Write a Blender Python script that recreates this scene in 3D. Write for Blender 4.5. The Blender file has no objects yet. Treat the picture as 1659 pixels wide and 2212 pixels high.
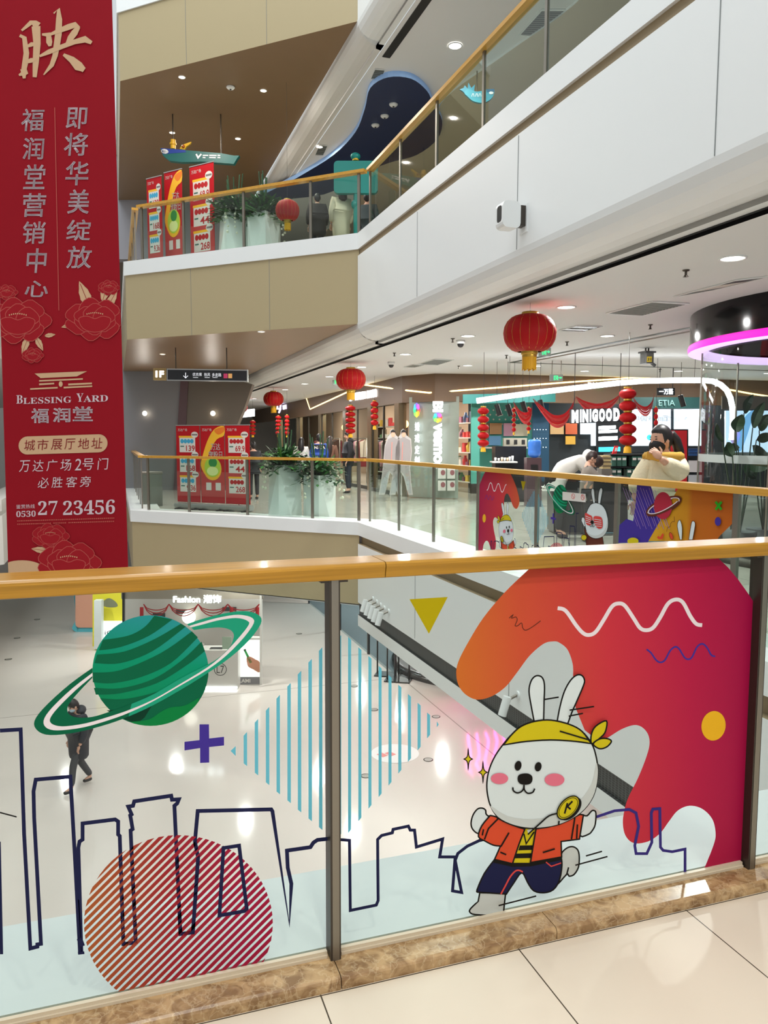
import bpy, math, random
from math import sin, cos, pi, radians, sqrt, atan2
from mathutils import Vector, Matrix
random.seed(7)
S = bpy.context.scene
COL = S.collection
# ------------------------------------------------------------------ camera
PW, PH = 1659, 2212
FPX, PITCH, YAW, ROLL, EYE = 1690.0, 5.25, 18.9, 0.15, 1.49
_p, _y, _r = radians(PITCH), radians(YAW), radians(ROLL)
FWD = Vector((sin(_y)*cos(_p), cos(_y)*cos(_p), -sin(_p)))
_R0 = Vector((cos(_y), -sin(_y), 0)); _U0 = _R0.cross(FWD)
RGT = cos(_r)*_R0 + sin(_r)*_U0
UPV = -sin(_r)*_R0 + cos(_r)*_U0
CAM = Vector((0, 0, EYE))
cd = bpy.data.cameras.new('camera'); cam = bpy.data.objects.new('camera', cd); COL.objects.link(cam)
cam.matrix_world = Matrix((( RGT.x, UPV.x, -FWD.x, 0), (RGT.y, UPV.y, -FWD.y, 0), (RGT.z, UPV.z, -FWD.z, EYE), (0, 0, 0, 1)))
cd.sensor_fit = 'VERTICAL'; cd.sensor_height = 36.0; cd.lens = FPX/PH*36.0
cd.clip_start = 0.05; cd.clip_end = 300
S.camera = cam
# ------------------------------------------------------------------ view, world, main lights
S.view_settings.view_transform = 'Standard'; S.view_settings.look = 'None'
S.view_settings.gamma = 1; S.view_settings.use_curve_mapping = False
S.view_settings.exposure = 0.0
try:
    S.cycles.use_denoising = True
    S.cycles.max_bounces = 8; S.cycles.diffuse_bounces = 4; S.cycles.glossy_bounces = 4
    S.cycles.transparent_max_bounces = 24; S.cycles.transmission_bounces = 4
    S.cycles.caustics_reflective = False; S.cycles.caustics_refractive = False
    S.cycles.sample_clamp_indirect = 4.0
except Exception:
    pass
W = bpy.data.worlds.new('mall_daylight'); S.world = W; W.use_nodes = True
_bg = W.node_tree.nodes['Background']
_bg.inputs[0].default_value = (0.90, 0.97, 1.0, 1); _bg.inputs[1].default_value = 0.72

def area_light(name, loc, size, power, color=(1, 1, 1), size_y=None, rot=(0, 0, 0)):
    l = bpy.data.lights.new(name, 'AREA'); l.energy = power; l.color = color; l.size = size
    if size_y: l.shape = 'RECTANGLE'; l.size_y = size_y
    o = bpy.data.objects.new(name, l); o.location = loc; o.rotation_euler = rot; COL.objects.link(o)
    return o
# daylight through the atrium roof
area_light('skylight', (-1.2, 9, 17), 7, 2700, (0.93, 0.98, 1.0), 26)
# ------------------------------------------------------------------ picture point -> place on a known plane
def ray(x, y): return FWD + RGT*((x-PW/2)/FPX) - UPV*((y-PH/2)/FPX)
def onp(x, y, n, d):
    n = Vector(n); r = ray(x, y); return CAM + r*((d-n.dot(CAM))/n.dot(r))
def PX(x, y, v): return onp(x, y, (1, 0, 0), v)
def PY(x, y, v): return onp(x, y, (0, 1, 0), v)
def PZ(x, y, v): return onp(x, y, (0, 0, 1), v)
def PD(x, y, d):                       # on the upright plane that faces the viewer at distance d
    n = Vector((sin(_y), cos(_y), 0)); return onp(x, y, n, d)
def vplane(p, ang):                    # upright plane through p whose horizontal direction has azimuth ang (deg)
    n = Vector((cos(radians(ang)), -sin(radians(ang)), 0)); d = n.dot(Vector(p))
    return lambda x, y: onp(x, y, n, d)
# ------------------------------------------------------------------ materials
def lin(c):
    c = c/255.0
    return c/12.92 if c <= 0.04045 else ((c+0.055)/1.055)**2.4
def RGB(r, g, b): return (lin(r), lin(g), lin(b), 1)
MATS = {}
def mat(name, col, rough=0.5, metal=0.0, emit=None, es=1.0, coat=0.0, noise=0.0, nscale=8.0, spec=0.5, bump=0.0):
    if name in MATS: return MATS[name]
    if name.startswith(('film_', 'banner_')): spec = 0.12
    m = bpy.data.materials.new(name); m.use_nodes = True; nt = m.node_tree
    b = nt.nodes['Principled BSDF']; c = RGB(*col)
    b.inputs['Base Color'].default_value = c; b.inputs['Roughness'].default_value = rough
    b.inputs['Metallic'].default_value = metal; b.inputs['Specular IOR Level'].default_value = spec
    if coat: b.inputs['Coat Weight'].default_value = coat; b.inputs['Coat Roughness'].default_value = 0.08
    if emit: b.inputs['Emission Color'].default_value = RGB(*emit); b.inputs['Emission Strength'].default_value = es
    if noise or bump:
        tc = nt.nodes.new('ShaderNodeTexCoord'); n = nt.nodes.new('ShaderNodeTexNoise')
        n.inputs['Scale'].default_value = nscale; n.inputs['Detail'].default_value = 4
        nt.links.new(tc.outputs['Object'], n.inputs['Vector'])
        if noise:
            mx = nt.nodes.new('ShaderNodeMix'); mx.data_type = 'RGBA'
            mx.inputs['A'].default_value = tuple(v*(1-noise) for v in c[:3])+(1,)
            mx.inputs['B'].default_value = tuple(min(1, v*(1+noise)) for v in c[:3])+(1,)
            nt.links.new(n.outputs['Fac'], mx.inputs['Factor']); nt.links.new(mx.outputs['Result'], b.inputs['Base Color'])
        if bump:
            bp = nt.nodes.new('ShaderNodeBump'); bp.inputs['Strength'].default_value = bump; bp.inputs['Distance'].default_value = 0.01
            nt.links.new(n.outputs['Fac'], bp.inputs['Height']); nt.links.new(bp.outputs['Normal'], b.inputs['Normal'])
    MATS[name] = m; return m
def ramp_mat(name, axis, lo, hi, stops, rough=0.5, emit=0.0):
    """colour print whose hue runs along a place axis (a printed gradient)"""
    if name in MATS: return MATS[name]
    m = bpy.data.materials.new(name); m.use_nodes = True; nt = m.node_tree; b = nt.nodes['Principled BSDF']
    b.inputs['Roughness'].default_value = rough; b.inputs['Specular IOR Level'].default_value = 0.12
    tc = nt.nodes.new('ShaderNodeTexCoord'); dot = nt.nodes.new('ShaderNodeVectorMath'); dot.operation = 'DOT_PRODUCT'
    dot.inputs[1].default_value = axis; nt.links.new(tc.outputs['Object'], dot.inputs[0])
    mr = nt.nodes.new('ShaderNodeMapRange'); mr.inputs['From Min'].default_value = lo; mr.inputs['From Max'].default_value = hi
    nt.links.new(dot.outputs['Value'], mr.inputs['Value'])
    r = nt.nodes.new('ShaderNodeValToRGB'); els = r.color_ramp.elements
    els[0].position = stops[0][0]; els[0].color = RGB(*stops[0][1])
    els[1].position = stops[-1][0]; els[1].color = RGB(*stops[-1][1])
    for p, c in stops[1:-1]:
        e = els.new(p); e.color = RGB(*c)
    nt.links.new(mr.outputs['Result'], r.inputs['Fac']); nt.links.new(r.outputs['Color'], b.inputs['Base Color'])
    MATS[name] = m; return m
def glass_mat(name, tint=(240, 248, 245), refl=0.10, rough=0.02):
    if name in MATS: return MATS[name]
    m = bpy.data.materials.new(name); m.use_nodes = True; nt = m.node_tree
    for n in list(nt.nodes): nt.nodes.remove(n)
    o = nt.nodes.new('ShaderNodeOutputMaterial'); t = nt.nodes.new('ShaderNodeBsdfTransparent'); t.inputs[0].default_value = RGB(*tint)
    g = nt.nodes.new('ShaderNodeBsdfGlossy'); g.inputs['Roughness'].default_value = rough
    f = nt.nodes.new('ShaderNodeFresnel'); f.inputs['IOR'].default_value = 1.45
    mu = nt.nodes.new('ShaderNodeMath'); mu.operation = 'MULTIPLY'; mu.inputs[1].default_value = refl*10
    mx = nt.nodes.new('ShaderNodeMixShader')
    gm = nt.nodes.new('ShaderNodeNewGeometry'); iv = nt.nodes.new('ShaderNodeMath'); iv.operation = 'SUBTRACT'; iv.inputs[0].default_value = 1.0
    m2 = nt.nodes.new('ShaderNodeMath'); m2.operation = 'MULTIPLY'; m2.use_clamp = True
    nt.links.new(gm.outputs['Backfacing'], iv.inputs[1]); nt.links.new(f.outputs[0], mu.inputs[0])
    nt.links.new(mu.outputs[0], m2.inputs[0]); nt.links.new(iv.outputs[0], m2.inputs[1]); nt.links.new(m2.outputs[0], mx.inputs[0])
    nt.links.new(t.outputs[0], mx.inputs[1]); nt.links.new(g.outputs[0], mx.inputs[2]); nt.links.new(mx.outputs[0], o.inputs[0])
    MATS[name] = m; return m
def emis(name, col, s): return mat(name, col, 0.6, 0, col, s)
def marble_mat():
    m = mat('emperador_marble', (176, 150, 108), 0.22); nt = m.node_tree; b = nt.nodes['Principled BSDF']
    tc = nt.nodes.new('ShaderNodeTexCoord')
    v = nt.nodes.new('ShaderNodeTexVoronoi'); v.feature = 'DISTANCE_TO_EDGE'; v.inputs['Scale'].default_value = 26
    n = nt.nodes.new('ShaderNodeTexNoise'); n.inputs['Scale'].default_value = 14; n.inputs['Detail'].default_value = 8
    ad = nt.nodes.new('ShaderNodeMix'); ad.data_type = 'VECTOR'; ad.inputs['Factor'].default_value = 0.14
    nt.links.new(tc.outputs['Object'], n.inputs['Vector']); nt.links.new(tc.outputs['Object'], ad.inputs['A']); nt.links.new(n.outputs['Color'], ad.inputs['B'])
    nt.links.new(ad.outputs['Result'], v.inputs['Vector'])
    r1 = nt.nodes.new('ShaderNodeValToRGB'); e = r1.color_ramp.elements
    e[0].position = 0.36; e[0].color = RGB(130, 98, 64); e[1].position = 0.62; e[1].color = RGB(184, 152, 110)
    n2 = nt.nodes.new('ShaderNodeTexNoise'); n2.inputs['Scale'].default_value = 17; n2.inputs['Detail'].default_value = 7; n2.inputs['Distortion'].default_value = 1.2
    nt.links.new(tc.outputs['Object'], n2.inputs['Vector']); nt.links.new(n2.outputs['Fac'], r1.inputs['Fac'])
    r2 = nt.nodes.new('ShaderNodeValToRGB'); e = r2.color_ramp.elements
    e[0].position = 0.0; e[0].color = (1, 1, 1, 1); e[1].position = 0.07; e[1].color = (0, 0, 0, 1)
    nt.links.new(v.outputs['Distance'], r2.inputs['Fac'])
    mx = nt.nodes.new('ShaderNodeMix'); mx.data_type = 'RGBA'; mx.inputs['B'].default_value = RGB(222, 202, 164)
    ml = nt.nodes.new('ShaderNodeMath'); ml.operation = 'MULTIPLY'; ml.inputs[1].default_value = 0.28
    nt.links.new(r2.outputs['Color'], ml.inputs[0]); nt.links.new(ml.outputs[0], mx.inputs['Factor'])
    nt.links.new(r1.outputs['Color'], mx.inputs['A']); nt.links.new(mx.outputs['Result'], b.inputs['Base Color'])
    return m
def wood_mat(name, c0, c1, axis_scale):
    m = mat(name, c0, 0.30, coat=0.25, spec=0.35); nt = m.node_tree; b = nt.nodes['Principled BSDF']
    tc = nt.nodes.new('ShaderNodeTexCoord'); mp = nt.nodes.new('ShaderNodeMapping'); mp.inputs['Scale'].default_value = axis_scale
    n = nt.nodes.new('ShaderNodeTexNoise'); n.inputs['Scale'].default_value = 3; n.inputs['Detail'].default_value = 6; n.inputs['Roughness'].default_value = 0.6
    nt.links.new(tc.outputs['Object'], mp.inputs['Vector']); nt.links.new(mp.outputs['Vector'], n.inputs['Vector'])
    r = nt.nodes.new('ShaderNodeValToRGB'); e = r.color_ramp.elements
    e[0].position = 0.35; e[0].color = RGB(*c0); e[1].position = 0.66; e[1].color = RGB(*c1)
    nt.links.new(n.outputs['Fac'], r.inputs['Fac']); nt.links.new(r.outputs['Color'], b.inputs['Base Color'])
    return m
def tile_mat(name, base, joint, size, off, rough, jw=0.004, spec=0.5, vary=0.03):
    """large polished tiles with thin joints, in place coordinates"""
    m = mat(name, base, rough, spec=spec); nt = m.node_tree; b = nt.nodes['Principled BSDF']
    tc = nt.nodes.new('ShaderNodeTexCoord'); sp = nt.nodes.new('ShaderNodeSeparateXYZ'); nt.links.new(tc.outputs['Object'], sp.inputs[0])
    outs = []
    for k, ax in enumerate('XY'):
        a = nt.nodes.new('ShaderNodeMath'); a.operation = 'SUBTRACT'; a.inputs[1].default_value = off[k]; nt.links.new(sp.outputs[ax], a.inputs[0])
        w = nt.nodes.new('ShaderNodeMath'); w.operation = 'PINGPONG'; w.inputs[1].default_value = size[k]/2; nt.links.new(a.outputs[0], w.inputs[0])
        l = nt.nodes.new('ShaderNodeMath'); l.operation = 'LESS_THAN'; l.inputs[1].default_value = jw/2; nt.links.new(w.outputs[0], l.inputs[0]); outs.append(l)
    mxm = nt.nodes.new('ShaderNodeMath'); mxm.operation = 'MAXIMUM'
    nt.links.new(outs[0].outputs[0], mxm.inputs[0]); nt.links.new(outs[1].outputs[0], mxm.inputs[1])
    n = nt.nodes.new('ShaderNodeTexNoise'); n.inputs['Scale'].default_value = 1.2; n.inputs['Detail'].default_value = 5; nt.links.new(tc.outputs['Object'], n.inputs['Vector'])
    c = RGB(*base); v = nt.nodes.new('ShaderNodeMix'); v.data_type = 'RGBA'
    v.inputs['A'].default_value = tuple(x*(1-vary) for x in c[:3])+(1,); v.inputs['B'].default_value = tuple(min(1, x*(1+vary)) for x in c[:3])+(1,)
    nt.links.new(n.outputs['Fac'], v.inputs['Factor'])
    mx = nt.nodes.new('ShaderNodeMix'); mx.data_type = 'RGBA'; mx.inputs['B'].default_value = RGB(*joint)
    nt.links.new(mxm.outputs[0], mx.inputs['Factor']); nt.links.new(v.outputs['Result'], mx.inputs['A']); nt.links.new(mx.outputs['Result'], b.inputs['Base Color'])
    return m

# ------------------------------------------------------------------ mesh collector
class MB:
    def __init__(s): s.v = []; s.f = []; s.mi = []; s.m = []; s.sm = []
    def mid(s, m):
        if m not in s.m: s.m.append(m)
        return s.m.index(m)
    def add(s, vs, fs, m, smooth=False):
        o = len(s.v); s.v += [tuple(v) for v in vs]; i = s.mid(m)
        for f in fs: s.f.append([o+k for k in f]); s.mi.append(i); s.sm.append(smooth)
        return s
    def poly(s, pts, m): return s.add(pts, [list(range(len(pts)))], m)
    def quad(s, a, b, c, d, m): return s.add([a, b, c, d], [[0, 1, 2, 3]], m)
    def box(s, c, d, m, rz=0.0, rot=None, tilt=None):
        x, y, z = [k/2 for k in d]
        vs = [Vector((sx*x, sy*y, sz*z)) for sz in (-1, 1) for sy in (-1, 1) for sx in (-1, 1)]
        M = rot or Matrix.Rotation(rz, 3, 'Z'); c = Vector(c)
        vs = [M @ v + c for v in vs]
        return s.add(vs, [[0, 2, 3, 1], [4, 5, 7, 6], [0, 1, 5, 4], [2, 6, 7, 3], [0, 4, 6, 2], [1, 3, 7, 5]], m)
    def rbox(s, c, d, r, m, rz=0.0, seg=3, axis='Z'):
        """box with four rounded edges along an axis"""
        ix = {'Z': (0, 1, 2), 'Y': (0, 2, 1), 'X': (1, 2, 0)}[axis]
        a, b, h = d[ix[0]]/2, d[ix[1]]/2, d[ix[2]]/2; r = min(r, a*.99, b*.99); out = []
        for (cx, cy, a0) in ((a-r, b-r, 0), (-a+r, b-r, 90), (-a+r, -b+r, 180), (a-r, -b+r, 270)):
            for k in range(seg+1):
                t = radians(a0+90*k/seg); out.append((cx+r*cos(t), cy+r*sin(t)))
        M = Matrix.Rotation(rz, 3, 'Z'); c = Vector(c); n = len(out); vs = []
        for hz in (-h, h):
            for (p, q) in out:
                w = [0, 0, 0]; w[ix[0]] = p; w[ix[1]] = q; w[ix[2]] = hz; vs.append(M @ Vector(w) + c)
        fs = [[k, (k+1) % n, n+(k+1) % n, n+k] for k in range(n)]+[list(range(n))[::-1], list(range(n, 2*n))]
        return s.add(vs, fs, m)
    def prism(s, pts, ext, m, mcap=None):
        """closed outline of 3-D points pushed along a vector"""
        ext = Vector(ext); a = [Vector(p) for p in pts]; n = len(a); b = [p+ext for p in a]
        s.add(a+b, [[k, (k+1) % n, n+(k+1) % n, n+k] for k in range(n)], m)
        s.poly(a[::-1], mcap or m); s.poly(b, mcap or m); return s
    def tube(s, pts, r, m, n=8, caps=True, smooth=True):
        pts = [Vector(p) for p in pts]; rs = r if isinstance(r, (list, tuple)) else [r]*len(pts); vs = []; prev = None
        for i, p in enumerate(pts):
            t = (pts[min(i+1, len(pts)-1)]-pts[max(i-1, 0)]).normalized()
            if prev is None:
                u = t.orthogonal().normalized()
            else:
                u = (prev-t*prev.dot(t)); u = u.normalized() if u.length > 1e-6 else t.orthogonal().normalized()
            prev = u; w = t.cross(u)
            vs += [p+(u*cos(2*pi*k/n)+w*sin(2*pi*k/n))*rs[i] for k in range(n)]
        fs = [[i*n+k, i*n+(k+1) % n, (i+1)*n+(k+1) % n, (i+1)*n+k] for i in range(len(pts)-1) for k in range(n)]
        s.add(vs, fs, m, smooth)
        if caps: s.add(vs[:n], [list(range(n))[::-1]], m); s.add(vs[-n:], [list(range(n))], m)
        return s
    def lathe(s, prof, m, c=(0, 0, 0), n=24, smooth=True, a0=0, a1=360, sx=1, sy=1):
        """profile of (radius, height) turned about the upright axis"""
        c = Vector(c); full = abs(a1-a0) >= 359.9; k = n if full else n+1; vs = []
        for (r, z) in prof:
            vs += [c+Vector((sx*r*cos(radians(a0)+radians(a1-a0)*i/n), sy*r*sin(radians(a0)+radians(a1-a0)*i/n), z)) for i in range(k)]
        fs = []
        for j in range(len(prof)-1):
            for i in range(n):
                i2 = (i+1) % k; fs.append([j*k+i, j*k+i2, (j+1)*k+i2, (j+1)*k+i])
        return s.add(vs, fs, m, smooth)
    def disc(s, c, r, m, n=20, up=(0, 0, 1)):
        up = Vector(up).normalized(); u = up.orthogonal().normalized(); w = up.cross(u); c = Vector(c)
        return s.poly([c+(u*cos(2*pi*k/n)+w*sin(2*pi*k/n))*r for k in range(n)], m)
    def ball(s, c, r, m, n=16, k=10, M=None):
        c = Vector(c); r = r if isinstance(r, (list, tuple)) else (r, r, r); vs = []
        for j in range(k+1):
            t = pi*j/k
            for i in range(n):
                p = Vector((r[0]*sin(t)*cos(2*pi*i/n), r[1]*sin(t)*sin(2*pi*i/n), r[2]*cos(t)))
                vs.append((M @ p if M else p)+c)
        return s.add(vs, [[j*n+i, (j+1)*n+i, (j+1)*n+(i+1) % n, j*n+(i+1) % n] for j in range(k) for i in range(n)], m, True)
    def text(s, txt, fmap, box, m, bold=0.0, shear=0.0, fit=True, rot=0):
        """lettering fitted into box (x0,y0,x1,y1) of a flat chart, laid on a surface by fmap(x, y); y runs down"""
        cjk = bold and any(ord(c) > 0x2E80 for c in txt); vs, fs = glyphs(txt, 0.0 if cjk else bold, shear)
        if cjk:                                           # heavier strokes: the same outline laid again, slightly shifted
            n_ = len(vs); b_ = bold*1.2; sh = ((0, 0), (b_, 0), (0, b_), (b_, b_)); vs = [(x+dx, y+dy) for dx, dy in sh for x, y in vs]; fs = [[k+j*n_ for k in f] for j in range(4) for f in fs]
        if not vs: return s
        if rot: vs = [(y, -x) for x, y in vs] if rot == 90 else [(-y, x) for x, y in vs]
        xs = [v[0] for v in vs]; ys = [v[1] for v in vs]; x0, x1, y0, y1 = min(xs), max(xs), min(ys), max(ys)
        bx0, by0, bx1, by1 = box; sx = (bx1-bx0)/max(1e-6, x1-x0); sy = (by1-by0)/max(1e-6, y1-y0)
        if not fit: sx = sy = min(sx, sy)
        return s.add([fmap(bx0+(x-x0)*sx, by1-(y-y0)*sy) for x, y in vs], fs, m)
    def build(s, name, parent=None, loc=None, **kw):
        me = bpy.data.meshes.new(name); me.from_pydata(s.v, [], s.f); me.update()
        for m in s.m: me.materials.append(m)
        me.polygons.foreach_set('material_index', s.mi); me.polygons.foreach_set('use_smooth', s.sm)
        o = bpy.data.objects.new(name, me); COL.objects.link(o)
        if loc is not None: o.location = loc
        if parent is not None: o.parent = parent
        for k, v in kw.items(): o[k] = v
        return o
_GC = {}
def glyphs(txt, bold=0.0, shear=0.0):
    key = (txt, bold, shear)
    if key in _GC: return _GC[key]
    c = bpy.data.curves.new('lettering', 'FONT'); c.body = txt; c.size = 1; c.offset = bold; c.shear = shear; c.resolution_u = 3
    o = bpy.data.objects.new('lettering', c); COL.objects.link(o)
    dg = bpy.context.evaluated_depsgraph_get(); me = bpy.data.meshes.new_from_object(o.evaluated_get(dg))
    r = ([(v.co.x, v.co.y) for v in me.vertices], [list(p.vertices) for p in me.polygons])
    bpy.data.objects.remove(o); bpy.data.curves.remove(c); bpy.data.meshes.remove(me)
    _GC[key] = r; return r
def serif(t):
    out = ''
    for ch in t:
        if 'A' <= ch <= 'Z': out += chr(0x1D400+ord(ch)-65)
        elif 'a' <= ch <= 'z': out += chr(0x1D41A+ord(ch)-97)
        elif '0' <= ch <= '9': out += chr(0x1D7CE+ord(ch)-48)
        else: out += ch
    return out
def thing(name, label, cat, loc=(0, 0, 0), group=None, rz=0.0):
    o = bpy.data.objects.new(name, None); COL.objects.link(o); o.location = loc; o.rotation_euler.z = rz
    o.empty_display_size = 0.2; o['label'] = label; o['category'] = cat
    if group: o['group'] = group
    return o
def tag(o, label, cat, group=None):
    o['label'] = label; o['category'] = cat
    if group: o['group'] = group
    return o
def struct(o): o['kind'] = 'structure'; return o
def keep(o, parent):
    """hang a mesh made in place coordinates under its thing without moving it"""
    o.parent = parent; o.matrix_parent_inverse = (Matrix.Translation(parent.location) @ Matrix.Rotation(parent.rotation_euler.z, 4, 'Z')).inverted(); return o
def copy_thing(t, loc, label, rz=None, group=None, scale=None):
    n = t.copy(); COL.objects.link(n); n.location = loc; n['label'] = label
    if rz is not None: n.rotation_euler.z = rz
    if scale is not None: n.scale = scale
    if group: n['group'] = group
    for ch in list(t.children):
        c = ch.copy(); COL.objects.link(c); c.parent = n
        for g in list(ch.children):
            d = g.copy(); COL.objects.link(d); d.parent = c
    return n
# flat drawing helpers (chart coordinates)
def smooth(pts, closed=False, n=5):
    out = []; N = len(pts); rng = N if closed else N-1
    for i in range(rng):
        if closed: p0, p1, p2, p3 = pts[i-1], pts[i], pts[(i+1) % N], pts[(i+2) % N]
        else: p0, p1, p2, p3 = pts[max(i-1, 0)], pts[i], pts[i+1], pts[min(i+2, N-1)]
        for k in range(n):
            t = k/n; out.append(tuple(0.5*(2*p1[a]+(p2[a]-p0[a])*t+(2*p0[a]-5*p1[a]+4*p2[a]-p3[a])*t*t+(3*p1[a]-p0[a]-3*p2[a]+p3[a])*t**3) for a in (0, 1)))
    if not closed: out.append(tuple(pts[-1]))
    return out
def stroke(pts, w, closed=False):
    """quads of a brush line of width w, mitred"""
    P = [Vector(p) for p in pts]; n = len(P); L = []
    for i in range(n):
        a = P[i]-P[i-1] if (i > 0 or closed) else P[1]-P[0]
        b = P[(i+1) % n]-P[i] if (i < n-1 or closed) else a
        a = a.normalized() if a.length > 1e-9 else Vector((1, 0)); b = b.normalized() if b.length > 1e-9 else a
        na, nb = Vector((-a.y, a.x)), Vector((-b.y, b.x)); mt = na+nb
        mt = mt.normalized() if mt.length > 1e-6 else na
        k = min(2.0, 1/max(0.35, mt.dot(na))); L.append((P[i]+mt*w/2*k, P[i]-mt*w/2*k))
    q = []
    for i in range(n if closed else n-1):
        j = (i+1) % n; q.append([L[i][0], L[i][1], L[j][1], L[j][0]])
    return [[tuple(v) for v in f] for f in q]
def ell(cx, cy, rx, ry, rot=0, n=32):
    c, s_ = cos(radians(rot)), sin(radians(rot))
    return [(cx+rx*cos(2*pi*k/n)*c-ry*sin(2*pi*k/n)*s_, cy+rx*cos(2*pi*k/n)*s_+ry*sin(2*pi*k/n)*c) for k in range(n)]
# ------------------------------------------------------------------ shared materials
M_WHITE = mat('white_panel', (234, 236, 235), 0.38)
M_WHITE2 = mat('white_plaster', (216, 214, 210), 0.6)
M_TAN = mat('tan_panel', (176, 160, 124), 0.42)
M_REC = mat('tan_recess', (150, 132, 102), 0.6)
M_BROWN = mat('brown_soffit', (134, 106, 74), 0.36, noise=0.05, nscale=3)
M_CEIL = mat('ceiling_paint', (226, 226, 226), 0.7)
M_SHOPBROWN = mat('brown_fascia', (100, 76, 54), 0.5)
M_BLACK = mat('black_paint', (18, 18, 20), 0.4)
M_DARK = mat('dark_grey', (46, 46, 48), 0.5)
M_SEAM = mat('panel_seam', (128, 132, 132), 0.6)
M_STEEL = mat('brushed_steel', (138, 132, 122), 0.38, 0.85)
M_STEELD = mat('dark_steel', (74, 68, 62), 0.4, 0.7)
M_WOOD = wood_mat('varnished_wood', (150, 106, 14), (182, 132, 34), (0.6, 14, 30))
M_WOOD2 = wood_mat('varnished_wood_far', (190, 136, 44), (206, 156, 66), (8, 0.5, 20))
M_GLASS = glass_mat('rail_glass', (246, 250, 248), 0.05)
M_GLASSF = glass_mat('far_rail_glass', (239, 247, 243), 0.12)
M_SHOPGLASS = glass_mat('shop_glass', (240, 246, 245), 0.10)
M_NEARFLOOR = tile_mat('cream_tiles', (216, 205, 188), (74, 66, 54), (0.604, 1.2), (0.487, 1.941), 0.32, 0.004, spec=0.12)
M_FLOOR2 = tile_mat('beige_tiles', (194, 190, 178), (120, 114, 102), (0.8, 0.8), (0, 0), 0.12, 0.004, vary=0.06)
M_GROUND = tile_mat('white_floor', (214, 205, 198), (164, 158, 150), (40, 40), (7.25, 19.7), 0.10, 0.03, spec=0.32, vary=0.03)
M_LAMP = emis('lamp_white', (255, 250, 240), 9.0)
M_LAMPW = emis('lamp_warm', (255, 240, 214), 9.0)
M_GOLD = mat('gold', (190, 150, 60), 0.35, 0.7)
M_RED = mat('lantern_red', (164, 12, 18), 0.55, spec=0.2)
# ------------------------------------------------------------------ the atrium edge: right side, 45-degree corner wing, then straight on
PATH = [Vector((4.0, -4)), Vector((4.0, 13.1)), Vector((0.25, 16.72)), Vector((0.25, 50))]
def offset_path(path, d):
    """path moved d metres to its right-hand side (into the floor slab), mitred"""
    out = []
    for i, p in enumerate(path):
        a = (path[i]-path[i-1]).normalized() if i else (path[1]-path[0]).normalized()
        b = (path[i+1]-path[i]).normalized() if i < len(path)-1 else a
        na, nb = Vector((a.y, -a.x)), Vector((b.y, -b.x)); m = (na+nb).normalized(); out.append(p+m*d/m.dot(na))
    return out
def sweep(mb, prof, m, path=PATH, segs=None, close=False, mats=None):
    """profile of (offset into slab, height) pulled along the path"""
    rows = [[Vector((q.x, q.y, z)) for q in offset_path(path, d)] for d, z in prof]
    for s_ in (segs if segs is not None else range(len(path)-1)):
        n = len(prof)
        for k in range(n if close else n-1):
            k2 = (k+1) % n
            mb.quad(rows[k][s_], rows[k][s_+1], rows[k2][s_+1], rows[k2][s_], mats[k] if mats else m)
    return mb
M_MESHBAND = mat('black_mesh_band', (26, 30, 32), 0.45)
def mesh_band_mat():
    m = M_MESHBAND; nt = m.node_tree; b = nt.nodes['Principled BSDF']
    tc = nt.nodes.new('ShaderNodeTexCoord'); sp = nt.nodes.new('ShaderNodeSeparateXYZ'); nt.links.new(tc.outputs['Object'], sp.inputs[0])
    outs = []
    for ax, sz in (('Y', 0.05), ('Z', 0.022)):
        w = nt.nodes.new('ShaderNodeMath'); w.operation = 'PINGPONG'; w.inputs[1].default_value = sz/2; nt.links.new(sp.outputs[ax], w.inputs[0])
        l = nt.nodes.new('ShaderNodeMath'); l.operation = 'LESS_THAN'; l.inputs[1].default_value = sz*0.12; nt.links.new(w.outputs[0], l.inputs[0]); outs.append(l)
    mm = nt.nodes.new('ShaderNodeMath'); mm.operation = 'MAXIMUM'; nt.links.new(outs[0].outputs[0], mm.inputs[0]); nt.links.new(outs[1].outputs[0], mm.inputs[1])
    mx = nt.nodes.new('ShaderNodeMix'); mx.data_type = 'RGBA'; mx.inputs['A'].default_value = RGB(20, 24, 26); mx.inputs['B'].default_value = RGB(74, 80, 80)
    nt.links.new(mm.outputs[0], mx.inputs['Factor']); nt.links.new(mx.outputs['Result'], b.inputs['Base Color'])
mesh_band_mat()
CURVE = [(0.0, 3.46), (0.012, 3.40), (0.05, 3.33), (0.11, 3.275), (0.19, 3.235), (0.28, 3.215), (0.37, 3.21), (0.37, 3.165), (0.47, 3.165)]
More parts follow.
